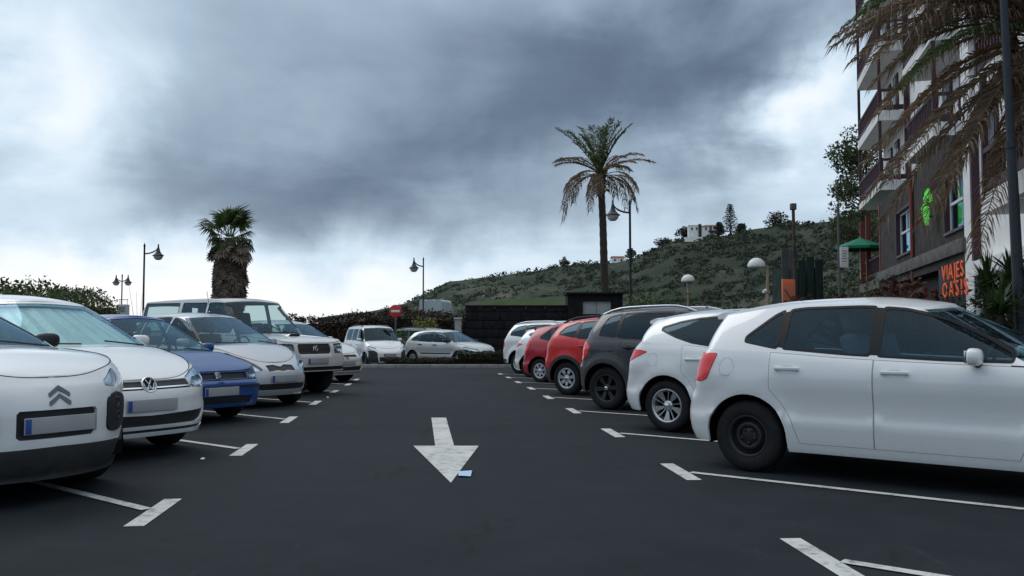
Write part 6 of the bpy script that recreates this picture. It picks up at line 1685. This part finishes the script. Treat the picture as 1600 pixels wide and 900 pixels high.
def tall_column():
    Y = 12.5; p = at(1592, 520, Y); q = at(1574, 0, Y); root = empty('lamp_column', (p.x + .05, Y, ground_z(Y)))
    d = Vector((q.x - p.x, 0, q.z - ground_z(Y))); L = 9.0; d = Vector((-.022, 0, 1)) * L
    MB().tube([(0, 0, 0), d * .3, d * .42], [.085, .072, .066], 14).build('lower_post', M['lamp_iron'], root)
    MB().tube([d * .42, d * .43], [.085, .085], 14).build('collar', M['lamp_iron'], root)
    MB().tube([d * .43, d * .8, d], [.058, .05, .045], 14).build('upper_post', M['lamp_iron'], root)
    MB().lathe([(.04, .1), (.06, 0), (.10, -.2), (.26, -.42), (.27, -.45), (.2, -.5), (0, -.62)], c=(d.x, 0, d.z + .3), seg=16).build('lantern_hood', M['lamp_iron'], root)
    tag(root, 'dark iron lamp column standing before the hotel palm', 'street lamp')
tall_column()
def globe_lamp(px, py, Y, dia, side, label, ybase=None):
    p = at(px, py, Y); z0 = ground_z(Y); root = empty('globe_lamp', (p.x + side * dia * .62, Y, z0)); z = p.z - z0; r = dia / 2; xo = -side * dia * .62
    if side: MB().tube([(0, 0, z - .02), (xo, 0, z)], .028, 7).build('arm', M['post_beige'], root)
    MB().tube([(0, 0, 0), (0, 0, z * .5), (0, 0, z + (.02 if side else -.02))], [.05, .045, .04], 9).build('post', M['post_beige'], root)
    g = MB(); g.lathe([(r * math.sin(a), z + r * .95 * math.cos(a)) for a in np.linspace(0.001, math.pi * .52, 9)] + [(r * .9, z - .04), (r * .1, z - .05)], c=(xo, 0, 0), seg=20); g.build('opal_shade', M['opal'], root)
    tag(root, label, 'garden lamp', 'white half-globe garden lamps')
globe_lamp(1182, 416, 25, .50, 1, 'large white half-globe lamp on a short arm beside the orange board')
globe_lamp(1075, 439, 31, .48, 0, 'white half-globe lamp rising behind the raised black hatchback')
globe_lamp(1197, 457, 45, .38, 0, 'small distant white half-globe lamp near the orange board')
def pole_with_cap():
    Y = 27; p = at(1245, 520, Y); root = empty('utility_pole', (p.x, Y, ground_z(Y))); H = at(1243, 324, Y).z - ground_z(Y)
    MB().tube([(0, 0, 0), (-.02, 0, H * .5), (-.05, 0, H)], [.06, .055, .048], 9).build('post', M['bark'], root); MB().box((-.05, 0, H + .02), (.17, .17, .2), None, .02).build('pole_cap', M['pole_grey'], root)
    tag(root, 'brown wooden pole with a dark cap beside the green booth', 'pole')
pole_with_cap()
def notice_pole():
    Y = 24; p = at(1313, 520, Y); root = empty('notice_pole', (p.x, Y, ground_z(Y))); H = at(1312, 318, Y).z - ground_z(Y); zs = at(1320, 402, Y).z - ground_z(Y)
    MB().tube([(0, 0, 0), (0, 0, H)], [.04, .034], 9).build('post', M['pole_grey'], root)
    rot = Matrix.Rotation(R(25), 3, 'Z'); s = MB().box((.13, -.03, zs), (.30, .02, .56), rot, .006).build('notice_board', M['sign_white'], root)
    for k in range(5): MB().box((.13 + .012 * math.sin(R(25)), -.043, zs + .17 - .07 * k), (.19 - .03 * (k % 3), .004, .018), rot).build('print_line', M['pole_grey'], s)
    tag(root, 'thin grey pole carrying a white notice board', 'sign')
notice_pole()
def orange_board():
    Y = 26; p = at(1232, 455, Y); root = empty('orange_board', (p.x, Y, ground_z(Y)), R(18)); z = p.z - ground_z(Y)
    MB().box((0, 0, z), (.44, .05, .70), None, .008).build('panel', M['sign_orange'], root)
    MB().box((0, -.0265, z + .27), (.36, .006, .06)).build('panel_band', M['letter_orange'], root)
    for x in (-.18, .18): MB().tube([(x, .05, 0), (x, .05, z + .3)], .022, 6).build('leg', M['pole_grey'], root)
    MB().tube([(-.16, -.05, z + .05), (.16, -.05, z - .34)], .012, 5).build('brace', M['pole_grey'], root)
    tag(root, 'orange advertising board on two legs beside the green booth', 'sign')
orange_board()
def green_booth():
    Y = 31; a = at(1222, 520, Y).x; b = at(1288, 520, Y).x; z0 = ground_z(Y); root = empty('green_booth', ((a + b) / 2, Y, z0)); w = b - a; H = at(1240, 388, Y).z - z0
    n = 5
    for i in range(n):
        hh = H * (1.0, .99, .90, .93, .91)[i]; MB().box((-w / 2 + w * (i + .5) / n, .03 * (i % 2), hh / 2), (w / n - .03, .06, hh), None, .008).build('wall_panel', M['booth_grey' if i < 2 else 'booth_green'], root)
    MB().box((0, .6, H * .42), (w * .98, 1.0, H * .84)).build('body', M['booth_green'], root)
    tag(root, 'tall dark green boarded booth behind the wooden pole', 'booth')
green_booth()
def no_entry():
    Y = 37.5; p = at(618, 486, Y); root = empty('no_entry_sign', (p.x, Y, ground_z(Y))); z = p.z - ground_z(Y); r = .27
    MB().tube([(0, .04, 0), (0, .04, z + r * .8)], .032, 8).build('post', M['pole_grey'], root)
    d = MB(); d.lathe([(0, -.012), (r - .01, -.012), (r, -.006), (r, .006), (0, .012)], c=(0, 0, z), seg=32, axis='Y'); do = d.build('disc', M['sign_red'], root)
    MB().box((0, -.016, z), (r * 1.32, .006, r * .34)).build('white_bar', M['sign_white'], do)
    tag(root, 'round red no-entry sign with white bar on a grey post', 'sign')
no_entry()
def black_wall():
    Y = 44.0; z0 = ground_z(Y); x0, x1, x2 = at(727, 520, Y).x, at(887, 520, Y).x, at(973, 520, Y).x; h1 = at(800, 479, Y).z - z0; h2 = at(930, 460, Y).z - z0
    root = empty('lava_wall', (x0, Y, z0)); rng = np.random.default_rng(3); x1 -= x0; x2 -= x0
    # coursed lava blocks, joints recessed
    MB().box((x1 / 2, .3, h1 / 2 - .05), (x1 - .02, .5, h1 - .1)).build('wall_core', M['gap'], root)
    ch = .42; meshes = []
    z = 0.0; row = 0
    while z < h1 - .05:
        hh = min(ch, h1 - z); x = -(row % 2) * .45
        while x < x1:
            w_ = rng.uniform(.7, 1.15); a, b = max(0, x), min(x1, x + w_); x += w_
            if b - a < .12: continue
            MB().box(((a + b) / 2, .02 + rng.uniform(-.012, .012), z + hh / 2), (b - a - .022, .12, hh - .022), None, .012).build('stone_block', M['lava'], root)
        z += hh; row += 1
    MB().box((x1 / 2, .25, h1 + .03), (x1 + .02, .66, .08), None, .015).build('coping', M['lava'], root)
    tag(root, 'long black lava-stone wall behind the white compact off-roader', 'wall')
    r2 = empty('gate_house', (x0 + x1, Y - .02, z0)); w = x2 - x1
    wx0, wx1 = at(910, 480, Y).x - x0 - x1, at(955, 480, Y).x - x0 - x1; wz0, wz1 = at(930, 491, Y).z - z0, at(930, 470.5, Y).z - z0
    MB().box((wx0 / 2, .9, h2 / 2), (wx0, 2.0, h2)).box(((wx1 + w) / 2, .9, h2 / 2), (w - wx1, 2.0, h2)).build('side_wall', M['lava'], r2) if False else None
    for nm, cx, cz, sx, sz in (('wall_pier', wx0 / 2, h2 / 2, wx0, h2), ('wall_pier', (wx1 + w) / 2, h2 / 2, w - wx1, h2), ('lintel', (wx0 + wx1) / 2, (wz1 + h2) / 2, wx1 - wx0 - .004, h2 - wz1), ('apron', (wx0 + wx1) / 2, wz0 / 2, wx1 - wx0 - .004, wz0)):
        MB().box((cx, .9, cz), (sx, 2.0, sz)).build(nm, M['lava'], r2)
    for k in range(2):
        MB().box((wx0 + (wx1 - wx0) * (k + .5) / 2, .06, (wz0 + wz1) / 2), ((wx1 - wx0) / 2 - .03, .05, wz1 - wz0 - .02), None, .006).build('shutter', M['shutter'], r2)
    MB().box((w / 2, .85, h2 + .05), (w + .15, 2.2, .11), None, .02).build('flat_roof', M['lava'], r2)
    tag(r2, 'squat black stone gatehouse with a pale two-leaf shutter', 'gatehouse')
    pb = at(716, 503, 43); r3 = empty('white_pillar', (pb.x, 43, ground_z(43))); hz = at(716, 499, 43).z - ground_z(43)
    MB().box((0, 0, hz / 2), (.32, .32, hz), None, .02).build('shaft', M['concrete'], r3); MB().box((0, 0, hz + .04), (.40, .40, .08), None, .015).build('cap', M['shutter'], r3); tag(r3, 'short white pillar at the end of the black wall', 'pillar')
black_wall()
def kerb_island():
    for (pxa, pxb) in ((566, 806),):
        Ya = 34.5; xa_, xb_ = at(pxa, 520, Ya).x, at(pxb, 520, Ya).x; n = 9
        root = empty('kerb', (xa_, Ya, ground_z(Ya))); root['kind'] = 'structure'
        for i in range(n): MB().box(((xb_ - xa_) * (i + .5) / n, 0, .05), ((xb_ - xa_) / n - .012, .2, .16), None, .012).build('kerb_stone', M['concrete'], root)
        struct(mesh_obj('planting_bed', [(at(598, 520, 35).x, 34.6, ground_z(34.6) + .1), (xb_, 34.6, ground_z(34.6) + .1), (xb_, 36.4, ground_z(36.4) + .1), (at(598, 520, 35).x, 36.4, ground_z(36.4) + .1)], [(0, 1, 2, 3)], M['soil']))
kerb_island()
def litter():
    p = [on_ground(*q) for q in ((717, 738), (737.5, 738), (735.5, 746), (716, 746))]; c = sum(p, Vector()) / 4
    V = [(q.x - c.x, q.y - c.y, .010 + .006 * (i % 2)) for i, q in enumerate(p)]; mid = (0, 0, .016)
    o = mesh_obj('paper_slip', V + [mid] + [(v[0], v[1], v[2] - .002) for v in V], [(0, 1, 4), (1, 2, 4), (2, 3, 4), (3, 0, 4), (8, 7, 6, 5)], M['paper_blue']); o.location = (c.x, c.y, c.z)
    tag(o, 'pale blue paper slip lying at the tip of the painted arrow', 'paper')
    rng = np.random.default_rng(6)
    for k, (px, py, lab) in enumerate(((512, 622, 'scrap of white litter beside the bay mark of the boxy off-roader'), (317, 719, 'crumpled pale scrap below the bay mark of the blue hatchback'))):
        q = on_ground(px, py); mb = MB(); r = .022
        bm = bmesh.new(); bmesh.ops.create_icosphere(bm, subdivisions=2, radius=r)
        for v in bm.verts: v.co *= 1 + .5 * noise.noise(v.co * 40 + Vector((k, 0, 0))); v.co.z *= .55
        me = bpy.data.meshes.new('litter'); bm.to_mesh(me); bm.free(); me.materials.append(M['sign_white']); o = bpy.data.objects.new('litter', me); COL.objects.link(o); o.location = (q.x, q.y, q.z + .014)
        tag(o, lab, 'litter')
litter()
def hut():
    Y = 48; p = at(193, 474, Y); root = empty('rooftop_hut', (p.x, Y, ground_z(Y))); z = at(193, 470, Y).z - ground_z(Y)
    MB().box((0, 0, z / 2 - .1), (.46, .5, z - .2), None, .02).build('cabinet', M['shutter'], root)
    for k in range(4): MB().box((.02, -.26, z - .35 - .08 * k), (.34, .02, .03)).build('louvre', M['pole_grey'], root)
    MB().tube([(-.26, 0, z + .06), (.26, 0, z + .06)], .02, 5).build('top_rail', M['pole_grey'], root)
    for x in (-.2, .2): MB().tube([(x, 0, z - .2), (x, 0, z + .06)], .015, 5).build('rail_post', M['pole_grey'], root)
    tag(root, 'slim grey cabinet with a top rail at the end of the green hedge', 'cabinet')
hut()
# ------------------------------------------------------------------ the hotel
FA = Vector((.245, .9695, 0)).normalized(); FN = Vector((-FA.y, FA.x, 0)); F0 = Vector((12.1, 24.0, 0))
def hotel():
    root = empty('hotel', (F0.x, F0.y, ground_z(24)), math.atan2(FA.y, FA.x)); zb = ground_z(24)
    # local frame: x along the facade (away from the camera), y outwards (towards the car park), z up
    def box(n, m, t0, t1, d0, d1, z0, z1, par=None, bev=0.0): return MB().box(((t0 + t1) / 2, (d0 + d1) / 2, (z0 + z1) / 2), (abs(t1 - t0), abs(d1 - d0), abs(z1 - z0)), None, bev).build(n, M[m], par or root)
    floors = [4.55 + 2.9 * k for k in range(6)]
    box('wall', 'white_wall', -14, 19.0, -12, -1.1, 6.55, 22.5)                      # upper storeys, set back behind the balconies
    box('wall', 'white_wall', -14, -1.36, -12, 0, 0, 6.546)
    box('wall', 'shop_dark', -1.356, 12.6, -12, -.5, 0, 3.1)                         # shop floor, set back
    box('wall', 'white_wall', 12.604, 19.0, -12, -2.6, 0, 6.546)                     # terrace recess at the corner
    box('terrace_floor', 'stone_ledge', 12.604, 19.0, -2.6, .1, 3.1, 3.5)
    # stone storey with real window openings
    wins = [(-1.25, 1.15, 3.95, 5.65), (6.05, 8.95, 3.95, 5.68)]
    xs = [-1.356] + [v for w in wins for v in (w[0], w[1])] + [12.6]
    for a, b in ((xs[0], xs[1]), (xs[2], xs[3]), (xs[4], xs[5])): box('stone_wall', 'stone_dark', a, b, -.5, .06, 3.1, 6.546)
    for (a, b, z0, z1) in wins:
        box('stone_wall', 'stone_dark', a + .003, b - .003, -.5, .058, 3.1, z0); box('stone_wall', 'stone_dark', a + .003, b - .003, -.5, .058, z1, 6.546)
        w = box('window', 'wood_purple', a + .004, a + .12, -.3, .09, z0, z1)
        box('frame_jamb', 'wood_purple', b - .12, b - .004, -.3, .09, z0, z1, w); box('frame_head', 'wood_purple', a + .12, b - .12, -.3, .085, z1 - .1, z1 - .002, w); box('sill', 'stone_ledge', a + .12, b - .12, -.3, .12, z0 + .002, z0 + .08, w)
        box('curtain', 'curtain', a + .13, b - .13, -.26, -.24, z0 + .09, z1 - .11, w)
        m = (a + b) / 2; zm = z0 + (z1 - z0) * .52
        for (t0, t1, q0, q1) in ((a + .12, a + .2, z0 + .08, z1 - .1), (b - .2, b - .12, z0 + .08, z1 - .1), (a + .2, b - .2, zm - .04, zm + .04), (m - .03, m + .03, zm + .04, z1 - .18), (a + .2, b - .2, z1 - .18, z1 - .1), (a + .2, b - .2, z0 + .08, z0 + .16)):
            box('sash', 'sash_white', t0, t1, -.12, -.06, q0, q1, w)
        box('pane', 'pane', a + .2, b - .2, -.10, -.09, z0 + .16, z1 - .18, w)
    box('ledge', 'stone_ledge', -1.5, 12.7, -.3, .22, 3.3, 3.68, None, .02); box('ledge', 'stone_dark', -1.45, 12.65, -.3, .12, 3.06, 3.296)
    # terrace at the corner: posts, rail
    for t in (12.9, 16.8, 18.7): box('terrace_post', 'wood_red', t, t + .2, -.15, .05, 3.5, 6.54)
    for z in (3.75, 4.45): box('terrace_rail', 'wood_purple', 13.1, 17.9, -.08, -.02, z, z + .07)
    for k in range(14): box('baluster', 'wood_purple', 13.3 + .33 * k, 13.34 + .33 * k, -.07, -.03, 3.82, 4.45)
    box('terrace_wall', 'shop_dark', 12.9, 18.2, -2.59, -2.5, 3.5, 6.5)
    MB().tube([(5.6, .12, 0), (5.6, .12, 6.5)], .07, 8).build('drain_pipe', M['wood_red'], root)
    # balconies
    def balcony(t0, t1, z, out, posts=True, hang=2.55, base=-1.096):
        s = box('balcony_slab', 'white_wall', t0, t1, base, out, z - .34, z + .06)
        r = box('balcony_rail', 'wood_purple', t0 + .02, t1 - .02, out - .12, out - .02, z + .88, z + .98)
        box('rail_board', 'wood_purple', t0 + .02, t1 - .02, out - .10, out - .04, z + .10, z + .30, r)
        n = int((t1 - t0) / .24); b = MB()
        for k in range(n): b.box((t0 + .06 + (t1 - t0 - .12) * k / (n - 1), out - .07, z + .59), (.055, .05, .58))
        for sx in (t0 + .05, t1 - .05):
            m = int((out - base) / .24)
            for k in range(m): b.box((sx, base + .1 + (out - base - .25) * k / max(1, m - 1), z + .59), (.05, .055, .58))
        bo = b.build('balusters', M['wood_purple'], r); bo['kind'] = 'stuff'
        for sx in (t0 + .05, t1 - .05):
            box('side_rail', 'wood_purple', sx - .04, sx + .04, base + .006, out - .12, z + .88, z + .98, r); box('side_board', 'wood_purple', sx - .03, sx + .03, base + .006, out - .12, z + .10, z + .30, r)
            if posts: box('corner_post', 'wood_purple', sx - .06, sx + .06, out - .13, out - .012, z + .062, z + hang)
    for fz in floors[1:]:
        balcony(12.7, 18.9, fz, .05); balcony(2.3, 6.9, fz, .08); balcony(-7.4, -2.5, fz, .08); balcony(-13.8, -9, fz, .08)
    balcony(-8.8, -6.6, 3.95, 1.0, base=.004); balcony(-13.8, -9, 3.95, 1.1, base=.004)
    box('downstand', 'white_wall', -13.9, -2.4, .004, .3, 2.6, 2.95)
    for fz in floors[:5]:
        for (a, b, d_) in ((14.6, 15.6, 1), (16.4, 17.4, 1), (2.9, 3.9, 1), (5.0, 6.2, 1), (10.6, 11.8, 0), (8.0, 9.2, 0), (.2, 1.4, 0), (-4.2, -3.1, 1), (-6.6, -5.2, 1), (-12, -10, 1)):
            if fz < 5 and a > -2: continue
            z0 = fz + (.08 if d_ else .95); z1 = fz + 2.15
            o_ = -1.1 if fz > 5 else 0.0
            w = box('window', 'wood_purple', a, b, o_ + .003, o_ + .07, z0, z1); box('pane', 'pane_dark', a + .1, b - .1, o_ + .06, o_ + .085, z0 + .1, z1 - .1, w); box('sash', 'sash_white', (a + b) / 2 - .03, (a + b) / 2 + .03, o_ + .08, o_ + .10, z0 + .1, z1 - .1, w)
    for t in (12.2, 7.2): box('wall_post', 'wood_purple', t, t + .16, -1.097, -.94, 6.9, 22)
    box('wall_post', 'wood_purple', -2.42, -2.26, .003, .18, 3.0, 6.5)
    box('white_pier', 'white_wall', -2.2, -1.37, .003, .13, 0, 22); box('white_pier', 'white_wall', -2.2, -1.37, -1.095, .0, 6.56, 22)
    box('shop_glass', 'pane_dark', -1.2, 5.3, -.49, -.46, .5, 2.2); box('shop_glass', 'pane_dark', 6.0, 12.3, -.49, -.46, .5, 2.2)
    tag(root, 'white hotel with purple wooden balconies over a dark stone storey', 'hotel'); return root
HOTEL = hotel()
def facade(t, d, z): return F0 + FA * t + FN * d + Vector((0, 0, z + ground_z(24)))
FROT = Matrix((-FA, Vector((0, 0, 1)), FN)).transposed()          # text: right = towards the camera, up, outwards
def lettering(word, size, depth=.05):
    cu = bpy.data.curves.new('lettering', 'FONT'); cu.body = word; cu.size = size; cu.extrude = depth / 2; cu.align_x = 'LEFT'; cu.resolution_u = 3
    tmp = bpy.data.objects.new('lettering', cu); COL.objects.link(tmp); dg = bpy.context.evaluated_depsgraph_get()
    me = bpy.data.meshes.new_from_object(tmp.evaluated_get(dg)); bpy.data.objects.remove(tmp); return me
def travel_sign():
    p = facade(1.15, .20, 2.70); root = empty('shop_sign', p); q = FROT.to_4x4()
    MB().box((0, 0, 0), (.1, .1, .1)) if False else None
    for k, (wd, t, z) in enumerate((('VIAJES', 1.15, 2.70), ('OASIS', 1.15, 2.22))):
        x = 0.0
        for ch in wd:
            me = lettering(ch, .60, .02); me.materials.clear(); me.materials.append(M['letter_orange'])
            o = bpy.data.objects.new('letter', me); COL.objects.link(o); o.parent = root
            o.matrix_local = Matrix.Translation(facade(t - x, .16, z) - p) @ FROT.to_4x4(); o.scale = (1.3, 1.0, 1)
            w = max(v.co.x for v in me.vertices) if len(me.vertices) else .2; x += w * 1.3 + (.10 if wd == 'VIAJES' else .22)
    b0, b1 = facade(2.2, .10, 2.6) - p, 0
    MB().box(facade(-.35, .08, 2.58) - p, (4.4, .06, 1.02), Matrix((FA, FN, Vector((0, 0, 1)))).transposed(), .01).build('sign_panel', M['shop_dark'], root)
    tag(root, 'orange lettering VIAJES OASIS on the dark hotel ground floor', 'sign')
travel_sign()
def green_sign():
    c = facade(2.1, .30, 4.7); root = empty('green_light_sign', c); q = FROT
    X_, Y_, N_ = -FA, Vector((0, 0, 1)), FN
    f = lambda a, b, h: X_ * a + Y_ * b + N_ * h
    k = .62
    f = lambda a, b, h: X_ * a * k + Y_ * b * k + N_ * h
    body = [(-.30, .34), (-.22, .42), (.22, .42), (.30, .34), (.30, -.16), (.46, -.20), (.0, -.46), (-.46, -.20), (-.30, -.16)]
    MB().prism(body, 0, .10, f).build('lit_bell', M['neon_green'], root)
    for i, (a, b, w) in enumerate(((-.95, .42, .20), (-.42, .74, .22), (-.10, .98, .24), (.25, 1.05, .26), (.60, .95, .24), (.92, .70, .22))):
        pl = [(a - w * .5, b - .16), (a, b + .22), (a + w * .5, b - .12), (a + .04, b - .24)]
        MB().prism(pl, 0, .07, f).build('lit_leaf', M['neon_green'], root)
    MB().box(f(0, -.05, -.14), (.06, .28, .06), Matrix((X_, N_, Y_)).transposed()).build('bracket', M['pole_grey'], root)
    tag(root, 'glowing green bell-and-leaf sign on the dark stone storey', 'sign')
green_sign()
def parasol():
    p = facade(16.6, .35, 3.5); root = empty('parasol', p); mb = MB(); n = 8; r = 1.15
    rim = [(r * math.cos(2 * math.pi * k / n), r * math.sin(2 * math.pi * k / n), 1.62) for k in range(n)]; top = (0, 0, 2.05)
    V = [top]
    for k in range(n): V += [rim[k], (rim[k][0] * 1.0, rim[k][1] * 1.0, 1.50)]
    F = []
    for k in range(n):
        a, b = 1 + 2 * k, 1 + 2 * ((k + 1) % n); F += [(0, a, b), (a, a + 1, b + 1, b)]
    mesh_obj('canopy', V, F, M['parasol_green'], root)
    MB().tube([(0, 0, 0), (0, 0, 2.1)], .025, 7).build('pole', M['sash_white'], root); MB().lathe([(.0, .0), (.25, .0), (.25, .05), (.05, .09), (0, .1)], seg=14).build('base', M['pole_grey'], root)
    for k in range(n): MB().tube([(0, 0, 1.98), tuple(rim[k])], .008, 4).build('rib', M['pole_grey'], root)
    tag(root, 'green parasol open on the hotel corner terrace', 'parasol')
parasol()
